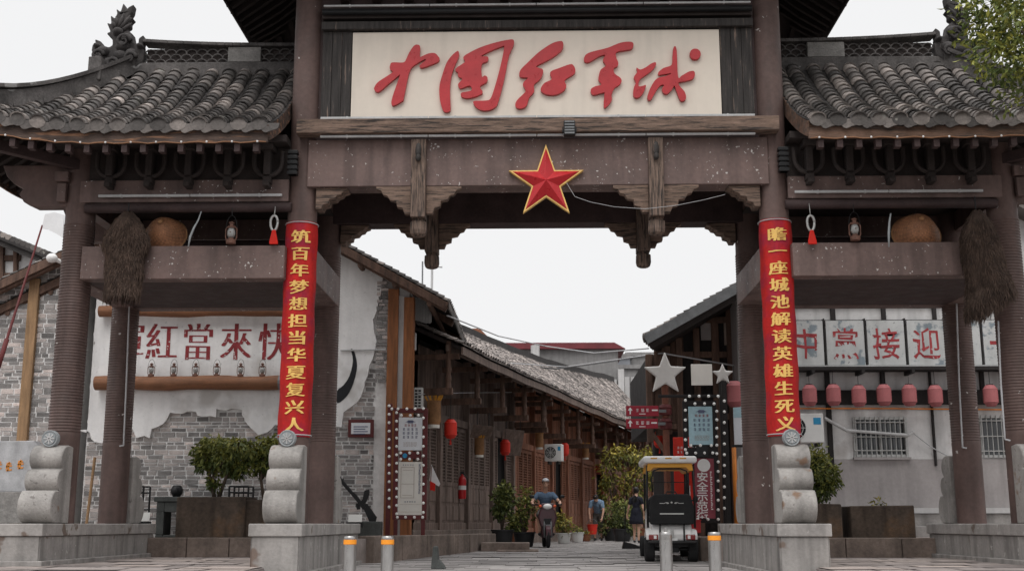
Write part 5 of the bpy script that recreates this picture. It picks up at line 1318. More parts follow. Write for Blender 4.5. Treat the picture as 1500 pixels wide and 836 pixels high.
def shrub(name, label, px, pyb, pyt, Y, crown, n, size, lm, seed, grp=None, hang=.5, cat='shrub', zb=None, trunks=3):
    """crown: list of (px, py, rx_px, rz_px)"""
    s_ = 1755/Y*1.0; x, z = at(px, pyb, Y); z = zb if zb is not None else z; o = thing(name, label, cat, (x, Y, z), 0, grp); g = random.Random(seed)
    tr = M()
    for i in range(trunks):
        c = crown[i % len(crown)]; tx, tz = at(c[0], c[1], Y); dx = g.uniform(-.2, .2)
        tr.tube([(x+dx*.3, Y+g.uniform(-.1, .1), z-.02), (x+dx+(tx-x)*.4, Y+g.uniform(-.1, .1), z+(tz-z)*.5), (tx, Y+g.uniform(-.15, .15), tz)], [.04*s_/80, .028*s_/80, .012*s_/80], 7)
        for k in range(4):
            e = (tx+g.uniform(-1, 1)*c[2]/s_*.8, Y+g.uniform(-1, 1)*c[2]/s_*.6, tz+g.uniform(-.3, .9)*c[3]/s_); tr.tube([(x+dx+(tx-x)*.4, Y, z+(tz-z)*.5), e], [.015, .006], 5)
    tr.build('trunk', 'bark', o, smooth=True)
    lv = M(); tot = sum(c[2]*c[3] for c in crown)
    for i, (cx_, cy_, rx, rz_) in enumerate(crown):
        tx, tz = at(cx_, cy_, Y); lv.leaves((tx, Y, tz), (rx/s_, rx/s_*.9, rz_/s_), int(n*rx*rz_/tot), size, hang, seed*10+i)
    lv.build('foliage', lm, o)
    return o
shrub('planter_shrub', 'bushy green shrub with drooping leaves growing from the large planter near the stove', 316, 728, 650, 22.2, [(328, 664, 42, 25), (347, 655, 38, 15), (303, 668, 20, 20), (314, 698, 9, 18), (350, 684, 20, 16)], 3900, .12, 'leaf', 3, 'shrubs in the planter boxes', .9, zb=1.15)
shrub('planter_shrub', 'smaller green shrub touching the drum stone above the reddish planter', 392, 731, 655, 22.4, [(388, 668, 25, 26), (398, 655, 20, 16)], 1700, .12, 'leaf', 4, 'shrubs in the planter boxes', .9, zb=1.1)
shrub('planter_shrub', 'yellow-tipped green shrub growing from the tall planter in front of the white house', 1198, 737, 665, 22.1, [(1194, 690, 27, 34), (1188, 672, 20, 16), (1215, 700, 16, 24), (1204, 712, 18, 20)], 4200, .085, 'leaf', 5, 'shrubs in the planter boxes', .5, zb=1.0)
x, z = at(1292, 738, 22.1); lv = M(); lv.leaves((x-.05, 22.1, z+.03), (.16, .12, .06), 60, .07, 0, 77); tag(lv.build('weed_tuft', 'leaf_yellow', loc=(x, 22.1, z)), 'tiny yellow weed tuft poking out of the wide planter', 'weed')

# ================================================================= lit poster stands
def bulbs(o, pts, Y, r):
    first = None
    for px, py in pts:
        x, z = at(px, py, Y)
        if first is None:
            m = M(); m.ball((0, 0, 0), r, 10); m.lathe([(r*.5, -.005), (r*.5, .03)], (0, 0, 0), 8, axis=Matrix.Rotation(R(-90), 3, 'X'))
            me = m.build('bulb', 'bulb', None, smooth=True); first = me; b = me
        else: b = first.copy(); C.objects.link(b)
        b.parent = o; b.location = Vector((x, Y, z))-ORG[o.name]
def frange(a, b, n): return [a+(b-a)*i/(n-1) for i in range(n)]
def lines(o, X0, X1, Z, Y, n, dz, h, mt, seed=0, seg=1, name='text_line'):
    g = random.Random(seed); m = M()
    for i in range(n):
        x = X0
        while x < X1-.01:
            w_ = g.uniform(.02, .05); m.box(x, min(X1, x+w_), Y-.003, Y, Z-i*dz-h, Z-i*dz); x += w_+g.uniform(.008, .02)
    m.build(name, mt, o)
def fakechar(m, x, z, s_, Y, g):       # unreadably small writing: a cluster of strokes
    for k in range(3): zz = z+s_*(.35-.35*k)+g.uniform(-.02, .02)*s_; m.box(x-s_*.42, x+s_*.42*g.uniform(.5, 1), Y-.003, Y, zz-s_*.055, zz+s_*.055)
    for k in range(2): xx = x+s_*g.uniform(-.35, .35); m.box(xx-s_*.055, xx+s_*.055, Y-.0035, Y-.0005, z-s_*.45, z+s_*.45)
def pavilion(o, cx, cz, w_, Y):
    m = M(); m.prism([(cx-w_*.5, cz), (cx-w_*.32, cz+w_*.06), (cx-w_*.2, cz+w_*.16), (cx+w_*.2, cz+w_*.16), (cx+w_*.32, cz+w_*.06), (cx+w_*.5, cz), (cx+w_*.3, cz-w_*.02), (cx-w_*.3, cz-w_*.02)], Y-.004, Y)
    m.box(cx-w_*.26, cx+w_*.26, Y-.004, Y, cz-w_*.12, cz-w_*.025); m.build('pavilion_picture', 'poster_ink', o)
def poster(o, px0, py0, px1, py1, Y, mt, kind, seed):
    x0, z1 = at(px0, py0, Y); x1, z0 = at(px1, py1, Y)
    p = M().box(x0, x1, Y, Y+.02, z0, z1).build('poster', mt, o, bevel=.004); g = random.Random(seed); W = x1-x0; H = z1-z0
    if kind == 'slogan':
        pavilion(p, (x0+x1)/2, z1-H*.14, W*.45, Y-.001); m = M()
        for i in range(4): fakechar(m, x0+W*(.30+.14*i), z1-H*.24, W*.11, Y-.001, g)
        m.build('heading', 'wall_paint_red', p); m = M()
        for r_ in range(3):
            for i in range(4): fakechar(m, x0+W*(.24+.175*i), z1-H*(.36+.12*r_), W*.12, Y-.001, g)
        m.build('character', 'poster_ink', p); lines(p, x0+W*.22, x1-W*.22, z1-H*.76, Y-.001, 4, H*.035, H*.012, 'poster_brown', seed)
    else:
        m = M(); a, b, c, d = x0+W*.10, x0+W*.66, z0+H*.32, z1-H*.10
        for q in ((a, b, d-.008, d), (a, b, c, c+.008), (a, a+.008, c, d), (b-.008, b, c, d), (a+W*.08, b-W*.08, c+H*.05, c+H*.056), (a+W*.08, b-W*.08, d-H*.06, d-H*.054), (a, b, c+H*.26, c+H*.266), (x0+W*.06, x1-W*.06, z0+H*.06, z0+H*.064), (x0+W*.06, x1-W*.06, z0+H*.20, z0+H*.204)): m.box(q[0], q[1], Y-.004, Y-.001, q[2], q[3])
        m.build('chart', 'poster_brown', p); m = M()
        for i in range(11): fakechar(m, x1-W*.12, z1-H*(.06+.052*i), W*.11, Y-.001, g)
        for i in range(5): fakechar(m, x0+W*(.3+.1*i), z0+H*.25, W*.07, Y-.001, g)
        for i in range(5): fakechar(m, x0+W*(.2+.1*i), z1-H*.06, W*.06, Y-.001, g)
        m.build('character', 'poster_ink', p)
# left one by the orange corner posts
PY = 23.6
o = thing('poster_stand', 'maroon stand of two pale posters edged with round bulbs beside the orange corner posts', 'poster stand', (at(600,770,PY)[0], PY, .45), 0, 'bulb-edged poster stands')
def fr(m, a, b, c, d, Y, wd=.09, dep=.07):
    x0, z1 = at(a, b, Y); x1, z0 = at(c, d, Y); h = wd/2; m.box(x0-h, x0+h, Y, Y+dep, z0-h, z1+h); m.box(x1-h, x1+h, Y, Y+dep, z0-h, z1+h); m.box(x0+h, x1-h, Y, Y+dep, z1-h, z1+h); m.box(x0+h, x1-h, Y, Y+dep, z0-h, z0+h)
m = M(); fr(m, 581, 601, 621, 757, PY); x0, za = at(581, 672, PY); x1, zb2 = at(621, 661, PY); m.box(x0+.05, x1-.05, PY+.005, PY+.06, za, zb2)
x2 = at(571, 600, PY)[0]; z2 = at(0, 592, PY)[1]; m.box(x2-.045, x2+.045, PY+.01, PY+.08, .45, z2); m.box(x2, x0, PY+.02, PY+.06, at(0,600,PY)[1]-.03, at(0,600,PY)[1]+.03)
for x in (x0, x1): m.box(x-.04, x+.04, PY+.01, PY+.06, .45, at(0,757,PY)[1]-.05)
m.build('frame', 'frame_maroon', o, bevel=.008)
poster(o, 584, 611, 618, 659, PY+.01, 'poster_white', 'slogan', 1); poster(o, 584, 676, 618, 754, PY+.01, 'poster_cream', 'chart', 2)
m = M(); x, z = at(593, 667, PY-.01); m.lathe([(0, .02), (.045, .02), (.05, 0)], (x, PY-.0, z), 14, axis=Matrix.Rotation(R(90), 3, 'X')); m.build('round_badge', 'blue_label', o)
pts = [(570, y) for y in frange(594, 742, 13)]+[(581, y) for y in frange(604, 752, 13)]+[(620, y) for y in frange(598, 750, 12)]+[(x, 598.5) for x in (574, 583, 596, 608)]+[(x, 608) for x in (588, 601, 613)]+[(x, 663) for x in (587, 600, 612)]+[(x, 672) for x in (587, 600, 612)]+[(x, 757) for x in (582, 594, 607, 619)]
bulbs(o, pts, PY-.03, .03)
# right one behind the cart
QY = 24.0
o = thing('poster_stand', 'dark bulb-edged stand with pale blue poster over a maroon banner, behind the cart', 'poster stand', (at(1030,770,QY)[0], QY, .45), 0, 'bulb-edged poster stands')
m = M(); fr(m, 1003, 590, 1052, 762, QY); x0, za = at(1003, 671, QY); x1, zb2 = at(1052, 655, QY); m.box(x0+.05, x1-.05, QY+.005, QY+.06, za, zb2)
x2 = at(1062, 600, QY)[0]; m.box(x2-.05, x2+.05, QY+.01, QY+.09, .45, at(0,560,QY)[1]); m.box(x0-.5, x2, QY+.02, QY+.06, at(0,582,QY)[1]-.03, at(0,582,QY)[1]+.03)
for x in (x0, x1): m.box(x-.04, x+.04, QY+.01, QY+.06, .45, at(0,762,QY)[1]-.05)
m.build('frame', 'timber_black', o, bevel=.008)
poster(o, 1008, 595, 1048, 651, QY+.01, 'poster_blue', 'slogan', 3)
x0, z1 = at(1017, 671, QY); x1, z0 = at(1049, 759, QY); p = M().box(x0, x1, QY+.012, QY+.03, z0, z1).build('hanging_banner', 'banner_maroon', o)
for i, ch in enumerate('安全示范街'): cx, cz = at(1029, 698+14.3*i, QY); M().glyph(ch, cx, cz, .235, .2, QY+.009, 0, .015).build('white_character', 'white_letter', p)
cx, cz = at(1031, 681, QY); M().lathe([(0, .004), (.13, .004), (.13, 0)], (cx, QY+.01, cz), 24, axis=Matrix.Rotation(R(90), 3, 'X')).build('round_seal', 'white_letter', p)
lines(p, at(1041,720,QY)[0], at(1044,720,QY)[0], at(1041,690,QY)[1], QY+.010, 22, .035, .02, 'white_letter', 9)
M().prism([at(a, b, QY) for a, b in ((1020, 653), (1037, 653), (1037, 669), (1020, 669))], QY-.04, QY+.0).build('small_screen', 'metal_black', o, bevel=.005)
pts = [(1004, y) for y in frange(586, 658, 6)]+[(1050, y) for y in frange(602, 664, 6)]+[(1052, y) for y in frange(676, 760, 7)]+[(1061, y) for y in frange(587, 744, 11)]+[(x, 580) for x in (1010, 1024, 1038, 1052)]+[(x, 591) for x in (1018, 1032, 1046)]+[(x, 652) for x in (1012, 1026, 1042)]+[(x, 663) for x in (1006, 1019, 1032, 1044)]+[(x, 760) for x in (1022, 1037)]
bulbs(o, pts, QY-.03, .032)
# star posts
def starpost(px, py, rpx, Y, zb, label, pole_mt, ornate):
    cx, cz = at(px, py, Y); r = rpx/1755*Y*1.02; o = thing('star_post', label, 'post', (cx, Y, zb), 0, 'posts topped with grey stars')
    M().prism(star_poly(cx, cz, r, .43), Y-.09, Y-.01).build('star', 'star_grey', o, bevel=.03, seg=3)
    m = M(); m.lathe([(.085, zb), (.085, zb+.25), (.07, zb+.3), (.07, cz-r*.2)], (cx, Y+.07, 0), 14); m.build('pole', pole_mt, o, auto=40)
    if ornate:
        for z in (at(0, 602, Y)[1], at(0, 622, Y)[1]):
            m = M(); m.lathe([(.07, z-.12), (.12, z-.10), (.135, z-.04), (.12, z+.02), (.14, z+.05), (.12, z+.10), (.07, z+.12)], (cx, Y+.07, 0), 16); m.build('carved_collar', 'frame_maroon', o, auto=40)
    return o
starpost(974, 548, 33, 24.6, .2, 'ornate brown post topped by the larger grey star, carrying maroon direction signs', 'pole_brown', True)
starpost(1058, 549, 17, 24.3, .45, 'dark post topped by the smaller grey star behind the blue poster', 'timber_black', False)
for (a, b, c, d, lab, t) in ((917, 594, 965, 609, 'upper maroon direction sign with white arrow on the star post', '上接堂'), (917, 613, 964, 627, 'lower maroon direction sign with white arrow on the star post', '红军台')):
    Y = 24.5; x0, z1 = at(a, b, Y); x1, z0 = at(c, d, Y); o = thing('direction_sign', lab, 'direction sign', (x1, Y, z0), 0, 'maroon direction signs')
    bd = M().box(x0, x1, Y, Y+.03, z0, z1).build('board', 'sign_maroon', o, bevel=.006)
    m = M(); ax_ = x0+.085; zc = (z0+z1)/2; m.prism([(ax_-.014, zc-.07), (ax_+.014, zc-.07), (ax_+.014, zc+.01), (ax_+.05, zc+.01), (ax_, zc+.075), (ax_-.05, zc+.01), (ax_-.014, zc+.01)], Y-.003, Y-.0005); m.build('arrow', 'white_letter', bd)
    m = M(); g = random.Random(a+b)
    for i in range(3): fakechar(m, x0+.24+.105*i, zc+.015, .075, Y-.001, g)
    m.box(x1-.14, x1-.02, Y-.003, Y-.001, zc+.0, zc+.03); m.box(x0+.27, x0+.40, Y-.003, Y-.001, zc-.07, zc-.055); m.build('writing', 'white_letter', bd)
    m = M(); m.box(x1-.05, x1+.16, Y+.03, Y+.06, zc-.03, zc+.03); m.build('arm', 'metal_grey', o)
# red notice boards, bucket, pipe, second poster and lantern near the dark shop
def redboard(r, x0, x1, z0, z1, Y):
    m = M(); g = random.Random(4)
    for k in range(2):
        for i in range(7): fakechar(m, x0+.1+.075*i, z1-.22-.09*k, .055, Y-.001, g)
    m.build('writing', 'white_letter', r)
    M().box(x0+.22, x1-.06, Y-.004, Y, z0+.42, z0+.86).build('notice_sheet', 'pale_card', r)
boxthing('notice_board', 'tall bright red notice board standing between the star post and the poster stand', 'notice board', 986, 640, 1017, 772, 25.0, .05, 'lantern_red', extra=redboard)
boxthing('wall_poster', 'white poster with blue top mounted by the inner column under a dull red lantern', 'poster', 1074, 596, 1092, 651, 24.9, .04, 'poster_white', extra=lambda r, x0, x1, z0, z1, Y: (M().box(x0, x1, Y-.004, Y, z1-.22, z1).build('blue_header', 'poster_blue', r), M().box(x0-.05, x1+.03, Y+.005, Y+.045, z0-.05, z0-.001).build('lower_rail', 'metal_black', r)))
boxthing('fire_bucket', 'red plastic box on the ground under the poster stand', 'box', 1012, 762, 1027, 780, 23.7, .2, 'ext_red', extra=lambda r, x0, x1, z0, z1, Y: M().box(x0-.01, x1+.01, Y-.01, Y+.21, z1, z1+.02).build('cover', 'ext_red', r, bevel=.004))
x, z1 = at(1075, 655, 24.2); m = M(); m.tube([(x, 24.2, .45), (x, 24.2, z1)], .045, 10); tag(m.build('orange_pole', 'orange_pipe', loc=(x, 24.2, .45), smooth=True), 'upright orange pole next to the inner column near the poster stand', 'pole')
x0, z1 = at(1068, 745, 24.4); m = M()
# ---- lanterns
def red_lantern(name, label, cx, cy, zc, k, mt, group, hang, ribs=True):
    o = thing(name, label, 'lantern', (cx, cy, zc), 0, group); m = M(); prof = []
    for i in range(17):
        z = -.22+.44*i/16; e = abs(z)/.22; r = .145*(1-.42*max(0, e-.62)**1.0/.38)+(.006 if i % 2 else 0); prof.append((r*k, z*k))
    prof = [(0, -.222*k)]+prof+[(0, .222*k)]
    m.lathe(prof, (cx, cy, zc), 20); m.build('paper_shade', mt, o, auto=50)
    m = M(); m.tube([(cx, cy, zc+.22*k), (cx, cy, hang)], .006, 5); m.lathe([(.07*k, .21*k), (.07*k, .24*k)], (cx, cy, zc), 12); m.build('hanger', 'cable_black', o)
    if not ribs or mt == 'lantern_red':
        m = M(); m.tube([(cx, cy, zc-.22*k), (cx, cy, zc-.36*k)], [.012*k, .03*k], 6); m.build('tassel', mt, o)
    return o
pl = [1186, 1221, 1258, 1295, 1332, 1370, 1405, 1451, 1490]
for i, px in enumerate(pl):
    x, z = at(px, 579, RY-.42); red_lantern('paper_lantern', ('first', 'second', 'third', 'fourth', 'fifth', 'sixth', 'seventh', 'eighth', 'ninth')[i]+' faded pink lantern in the white house row counting from the couplet banner', x, RY-.42, z+.012*math.sin(i*2.3), 1.02, 'lantern_faded', 'row of faded pink lanterns', at(0,546,RY-.42)[1])
x, z = at(1076, 577, 24.4); red_lantern('paper_lantern', 'dull red paper lantern above the wall poster by the inner column', x, 24.4, z, 1.2, 'lantern_faded', 'red lanterns along the lane', z+.6)
for px, py, Y, k, lab in ((660, 628, 26.0, .95, 'bright red lantern hanging from the shop eave next to the poster stand'), (740, 655, 32.5, .95, 'bright red lantern hanging over the shop with an open doorway'), (827, 658, 38.5, .95, 'bright red lantern beside the air conditioner far up the lane'), (966, 643, 27.5, .9, 'red lantern partly hidden behind the star post')):
    x, z = at(px, py, Y); red_lantern('paper_lantern', lab, x, Y, z, k, 'lantern_red', 'red lanterns along the lane', z+.9)
# ---- air conditioners
def aircon(label, px0, py0, px1, py1, Y, rz=0, group='outdoor air conditioner units'):
    x0, z1 = at(px0, py0, Y); x1, z0 = at(px1, py1, Y); W = x1-x0; H = z1-z0; o = thing('air_conditioner', label, 'air conditioner', ((x0+x1)/2, Y, z0), rz, group, local=True); h = W/2
    m = M(); m.box(-h, h, 0, .3, 0, H); m.build('case', 'plastic_white', o, bevel=.02)
    m = M(); cx = -h+W*.36; r = min(H*.40, W*.33); m.lathe([(0, .012), (r, .012), (r, 0)], (cx, -.001, H/2), 24, axis=Matrix.Rotation(R(90), 3, 'X')); f = m.build('fan', 'metal_black', o)
    m = M()
    for q in range(1, 5): m.tube([(cx+r*q/4*math.cos(R(a)), -.02, H/2+r*q/4*math.sin(R(a))) for a in range(0, 361, 20)], .005, 4)
    for a in range(0, 180, 45): m.tube([(cx-r*math.cos(R(a)), -.02, H/2-r*math.sin(R(a))), (cx+r*math.cos(R(a)), -.02, H/2+r*math.sin(R(a)))], .005, 4)
    m.build('fan_guard', 'plastic_white', f)
    m = M(); m.box(h-W*.22, h-W*.06, -.006, -.001, H*.62, H*.85); m.build('label_sticker', 'blue_label', o)
    m = M(); m.box(-h+.1, -h+.14, 0, .35, -.08, 0); m.box(h-.14, h-.1, 0, .35, -.08, 0); m.build('bracket', 'metal_black', o)
    return o
aircon('white air conditioner unit on the wall behind the couplet beside the white house', 1138, 605, 1208, 648, 25.1)
def acgrill(label, px0, py0, px1, py1, Y):
    x0, z1 = at(px0, py0, Y); x1, z0 = at(px1, py1, Y); o = thing('air_conditioner', label, 'air conditioner', ((x0+x1)/2, Y, z0), 0, 'outdoor air conditioner units')
    m = M(); m.box(x0, x1, Y, Y+.35, z0, z1); m.build('case', 'plastic_white', o, bevel=.015); m = M()
    nx = 3 if x1-x0 < .4 else 2
    for i in range(nx):
        for k in range(6): a = x0+.03+(x1-x0-.06)*i/nx; m.box(a+.01, a+(x1-x0-.06)/nx-.01, Y-.004, Y-.001, z0+.05+(z1-z0-.08)*k/6, z0+.05+(z1-z0-.08)*(k+.62)/6)
    m.build('grille', 'metal_black', o); m = M()
    for x in (x0+.04, x1-.08): m.box(x, x+.04, Y, Y+.4, z0-.06, z0-.001)
    m.build('bracket', 'metal_grey', o)
acgrill('white air conditioner unit with dark grille mounted above the lit poster stand', 600, 567, 619, 599, 25.3)
aircon('white air conditioner unit mounted on the brown shop next to a red lantern', 797, 650, 823, 675, 35.4, R(-14))
# ================================================================= street furniture
for px, py, lab, band in ((513, 783, 'steel bollard with orange band, hard against the plinth of the slogan-wall couplet', True), (568, 783, 'steel bollard with orange band in front of the lit poster stand', True), (975, 777, 'plain steel bollard without a band, in front of the golf cart', False), (1046, 777, 'steel bollard with orange band, beside the plinth on the cart side', True)):
    x, z = at(px, py, 15.4); z -= .03; o = thing('bollard', lab, 'bollard', (x, 15.4, 0), 0, 'steel bollards across the lane'); r = .082
    m = M(); m.lathe([(r, 0), (r, z-.09), (r*.97, z-.088)], (x, 15.4, 0), 28); m.build('tube', 'steel', o, auto=40)
    if band: m = M(); m.lathe([(r*.97, z-.088), (r*1.03, z-.085), (r*1.03, z-.03), (r*.97, z-.028)], (x, 15.4, 0), 28); m.build('reflective_band', 'band_orange', o, auto=40)
    m = M(); m.lathe([(r*.97, z-.028 if band else z-.088), (r, z-.02), (r, z+.0), (r*.9, z+.015), (0, z+.018)], (x, 15.4, 0), 28)
    if not band: m.lathe([(.022, z+.018), (.022, z+.06), (0, z+.065)], (x, 15.4, 0), 10)
    m.build('cap', 'steel', o, auto=40)
x, z = at(641, 814, 19.6); z = gz(19.6); m = M(); m.prism([(x-.10, z), (x+.14, z), (x+.10, z+.07), (x+.02, z+.15), (x-.0, z+.36), (x-.07, z+.36)], 19.5, 19.75)
tag(m.build('corner_stone', 'wedge_stone', loc=(x, 19.6, z), bevel=.02), 'dark wedge-shaped guard stone standing on the paving by the terrace steps', 'guard stone')
for px, lab in ((665, 'slotted iron drain grate in the paving near the guard stone'),):
    x = at(px, 822, 17.3)[0]; o = thing('drain_grate', lab, 'drain grate', (x, 17.5, gz(17.5)+.01)); m = M()
    for i in range(9): m.box(x-.32, x+.32, 16.95+.13*i, 17.01+.13*i, .006, .018)
    m.box(x-.36, x-.32, 16.9, 18.1, .006, .019); m.box(x+.32, x+.36, 16.9, 18.1, .006, .019); m.build('bars', 'metal_grey', o)

# ---- fire extinguishers by the shop doors
for px, py, Y, lab in ((677, 712, 29.3, 'red fire extinguisher hung by the grey lattice doors'), (716, 716, 32.2, 'red fire extinguisher hung beside the open shop doorway'), (765, 716, 36.2, 'red fire extinguisher behind the potted plants'), (842, 724, 43.5, 'red fire extinguisher beside the red portal')):
    x, z = at(px, py, Y); z -= .3; o = thing('fire_extinguisher', lab, 'fire extinguisher', (x, Y, z), 0, 'fire extinguishers along the shops')
    m = M(); m.lathe([(.09, 0), (.10, .03), (.10, .46), (.06, .54), (.03, .56), (.03, .60)], (x, Y, z), 14); m.build('cylinder', 'ext_red', o, auto=40)
    m = M(); m.lathe([(.102, .22), (.102, .32)], (x, Y, z), 14, cap=False); m.build('label_wrap', 'plastic_white', o)
    m = M(); m.box(x-.05, x+.05, Y-.02, Y+.02, z+.58, z+.66); m.tube([(x+.04, Y, z+.62), (x+.13, Y-.02, z+.5), (x+.12, Y-.02, z+.2)], .012, 5); m.build('valve', 'metal_black', o)

# ---- potted plants along the shops
def pot(px, pyb, Y, r, h, mt, label, crown, n, size, lm, seed, grp='potted plants along the shops', name='potted_plant'):
    x, _ = at(px, pyb, Y); z = gz(Y); o = thing(name, label, 'potted plant', (x, Y, z), 0, grp)
    m = M(); m.lathe([(r*.72, 0), (r*.8, h*.1), (r*.98, h*.9), (r*1.06, h*.92), (r*1.06, h), (r*.92, h), (r*.9, h*.86), (0, h*.86)], (x, Y, z), 20); m.build('pot', mt, o, auto=40)
    s_ = 1755/Y; g = random.Random(seed); t = M()
    for c in crown[:3]:
        tx, tz = at(c[0], c[1], Y)
        for k in range(3): t.tube([(x+g.uniform(-.1, .1)*r, Y, z+h*.8), ((x+tx)/2+g.uniform(-.05, .05), Y, (z+h+tz)/2), (tx+g.uniform(-.1, .1), Y+g.uniform(-.1, .1), tz+.1)], [.02, .014, .006], 5)
    t.build('stem', 'bark', o, smooth=True); lv = M(); tot = sum(c[2]*c[3] for c in crown)
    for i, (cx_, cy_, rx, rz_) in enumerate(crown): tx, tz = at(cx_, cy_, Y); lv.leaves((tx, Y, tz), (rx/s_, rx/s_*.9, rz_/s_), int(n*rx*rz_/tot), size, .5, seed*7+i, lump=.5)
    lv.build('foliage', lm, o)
pot(736, 795, 29.0, .27, .42, 'pot_black', 'round-crowned green shrub in the black pot just off the terrace corner', [(737, 733, 17, 22), (741, 718, 11, 10), (731, 748, 10, 10)], 1500, .12, 'leaf_dark', 1)
pot(768, 795, 29.6, .27, .36, 'pot_black', 'loose leafy plant in the black pot beside the scooter', [(770, 742, 14, 26), (762, 760, 10, 14), (776, 728, 8, 12)], 1000, .11, 'leaf', 2)
pot(756, 795, 31.5, .22, .3, 'pot_clay', 'low grassy plant between the two black pots', [(754, 764, 10, 14)], 380, .14, 'leaf', 12)
pot(826, 794, 34, .2, .3, 'pot_white', 'yellow-green bush in a pale bucket behind the scooter', [(825, 768, 13, 15), (820, 758, 7, 9)], 700, .10, 'leaf_yellow', 3)
pot(846, 794, 37, .2, .3, 'pot_white', 'small plant in a white tub near the bending man', [(846, 778, 9, 9)], 300, .09, 'leaf', 4)
pot(858, 794, 39, .18, .22, 'pot_clay', 'tiny flowering plant in a clay pot beside the red bucket', [(858, 783, 8, 7)], 220, .08, 'leaf_yellow', 5)
pot(897, 794, 40, .3, .4, 'pot_black', 'wide dark green bush behind the walking woman and bending man', [(898, 756, 16, 24), (890, 772, 14, 14), (908, 745, 12, 12)], 1500, .13, 'leaf_dark', 6)
pot(912, 794, 38.5, .3, .4, 'pot_black', 'dark green bush in a black tub next to the walking woman', [(916, 758, 13, 26), (922, 772, 12, 14)], 1200, .13, 'leaf_dark', 7)
pot(946, 794, 41, .3, .4, 'pot_clay', 'dark bush between the walking woman and the golf cart', [(946, 755, 12, 26), (938, 742, 10, 16)], 1000, .13, 'leaf_dark', 8)
# yellow-green climbing tree by the red portal
o = shrub('flowering_tree', 'thin yellow-green tree with loose hanging twigs in front of the far shops', 915, 780, 650, 43, [(900, 668, 20, 16), (925, 664, 24, 14), (948, 672, 22, 14), (890, 690, 14, 26), (940, 700, 26, 22), (910, 715, 14, 30), (960, 690, 12, 20), (885, 720, 8, 24)], 2700, .17, 'leaf_yellow', 21, None, .8, 'tree', zb=gz(40), trunks=5)
# tree leaning over the roof corner
TX, TZ = -.93, -.55
o = thing('camphor_tree', 'green and yellow leafy tree whose crown overlaps the roof corner beside the dragon finial', 'tree', (8.15, 14.6, 0))
t = M(); t.tube([(8.15, 14.6, 0), (8.05, 14.6, 2.5), (7.8, 14.5, 4.4), (7.2, 14.4, 6.2), (6.8, 14.3, 7.7)], [.19, .16, .13, .09, .04], 12)
for a, b in (((7.8, 14.5, 4.4), (8.6, 14.8, 6.7)), ((7.4, 14.45, 5.6), (6.1, 14.0, 6.8)), ((7.1, 14.4, 6.3), (6.4, 14.7, 7.7)), ((7.5, 14.4, 5.3), (7.5, 13.7, 7.0))): t.tube([a, tuple((p+q)/2+.1 for p, q in zip(a, b)), b], [.07, .05, .015], 8)
t.build('trunk', 'bark', o, smooth=True); lv = M()
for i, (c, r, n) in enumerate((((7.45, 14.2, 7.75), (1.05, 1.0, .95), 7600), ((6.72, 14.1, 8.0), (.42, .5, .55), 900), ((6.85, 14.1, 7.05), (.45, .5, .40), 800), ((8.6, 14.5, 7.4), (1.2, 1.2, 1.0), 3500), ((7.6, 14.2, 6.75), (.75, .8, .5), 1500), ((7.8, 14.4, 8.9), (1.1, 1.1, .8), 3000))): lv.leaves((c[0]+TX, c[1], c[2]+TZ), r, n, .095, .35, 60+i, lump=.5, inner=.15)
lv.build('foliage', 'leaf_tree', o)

# ---- hanging baskets, shop boards, pennant
def hang_basket(px, py, Y, k, label):
    x, z = at(px, py, Y); o = thing('straw_basket', label, 'basket', (x, Y, z), 0, 'straw baskets under the eaves'); m = M()
    m.lathe([(.13*k, 0), (.16*k, .08*k), (.15*k, .5*k), (.17*k, .52*k)], (x, Y, z), 16); m.build('basket', 'basket_straw', o, auto=50)
    m = M(); g = random.Random(int(px))
    for i in range(36): a = g.uniform(0, 6.28); m.tube([(x+.13*k*math.cos(a), Y+.13*k*math.sin(a), z+.5*k), (x+.2*k*math.cos(a), Y+.2*k*math.sin(a), z+(.58+.12*g.random())*k)], .01, 4)
    m.build('straw_fringe', 'yellow_trim', o); m = M(); m.tube([(x, Y, z+.5*k), (x, Y, z+1.15*k)], .006, 4); m.build('cord', 'cable_black', o)
    m = M(); m.lathe([(.135*k, -.07*k), (.135*k, 0)], (x, Y, z), 16); m.build('lower_band', 'poster_cream', o)
hang_basket(635, 622, 25.6, 1.0, 'orange straw basket with yellow fringe by the bright red lantern')
for px, py, Y, lab in ((702, 666, 29.5, 'small tan basket hanging under the second shop sign'), (790, 655, 35.5, 'small tan basket hanging near the white air conditioner'), (858, 670, 43.0, 'small tan basket hanging over the red portal')):
    hang_basket(px, py, Y, .8, lab)
def tiltboard(px0, py0, px1, py1, Y, label, seed):
    x0, z1 = at(px0, py0, Y); x1, z0 = at(px1, py1, Y); o = thing('shop_board', label, 'shop board', ((x0+x1)/2, Y, z0), 0, 'carved wooden shop boards'); m = M()
    m.add([(x0, Y, z0), (x1, Y+.5, z0-.02), (x1+.12, Y+.1, z1), (x0+.12, Y-.4, z1+.02), (x0, Y+.05, z0), (x1, Y+.55, z0-.02), (x1+.12, Y+.15, z1), (x0+.12, Y-.35, z1+.02)], [(0,1,2,3),(7,6,5,4),(0,4,5,1),(1,5,6,2),(2,6,7,3),(3,7,4,0)])
    m.build('board', 'house_grey_wood', o, bevel=.01)
    M().tube([(x0+.2, Y-.2, z1), (x0+.2, Y-.05, z1+.35)], .012, 5).build('hanger', 'cable_black', o); M().tube([(x1, Y, z1), (x1, Y+.15, z1+.35)], .012, 5).build('hanger', 'cable_black', o)
tiltboard(688, 624, 716, 640, 29.2, 'dark carved board tilted over the grey lattice doors', 1)
tiltboard(732, 630, 762, 665, 33.2, 'tall dark carved board leaning behind the red lantern by the open doorway', 2)
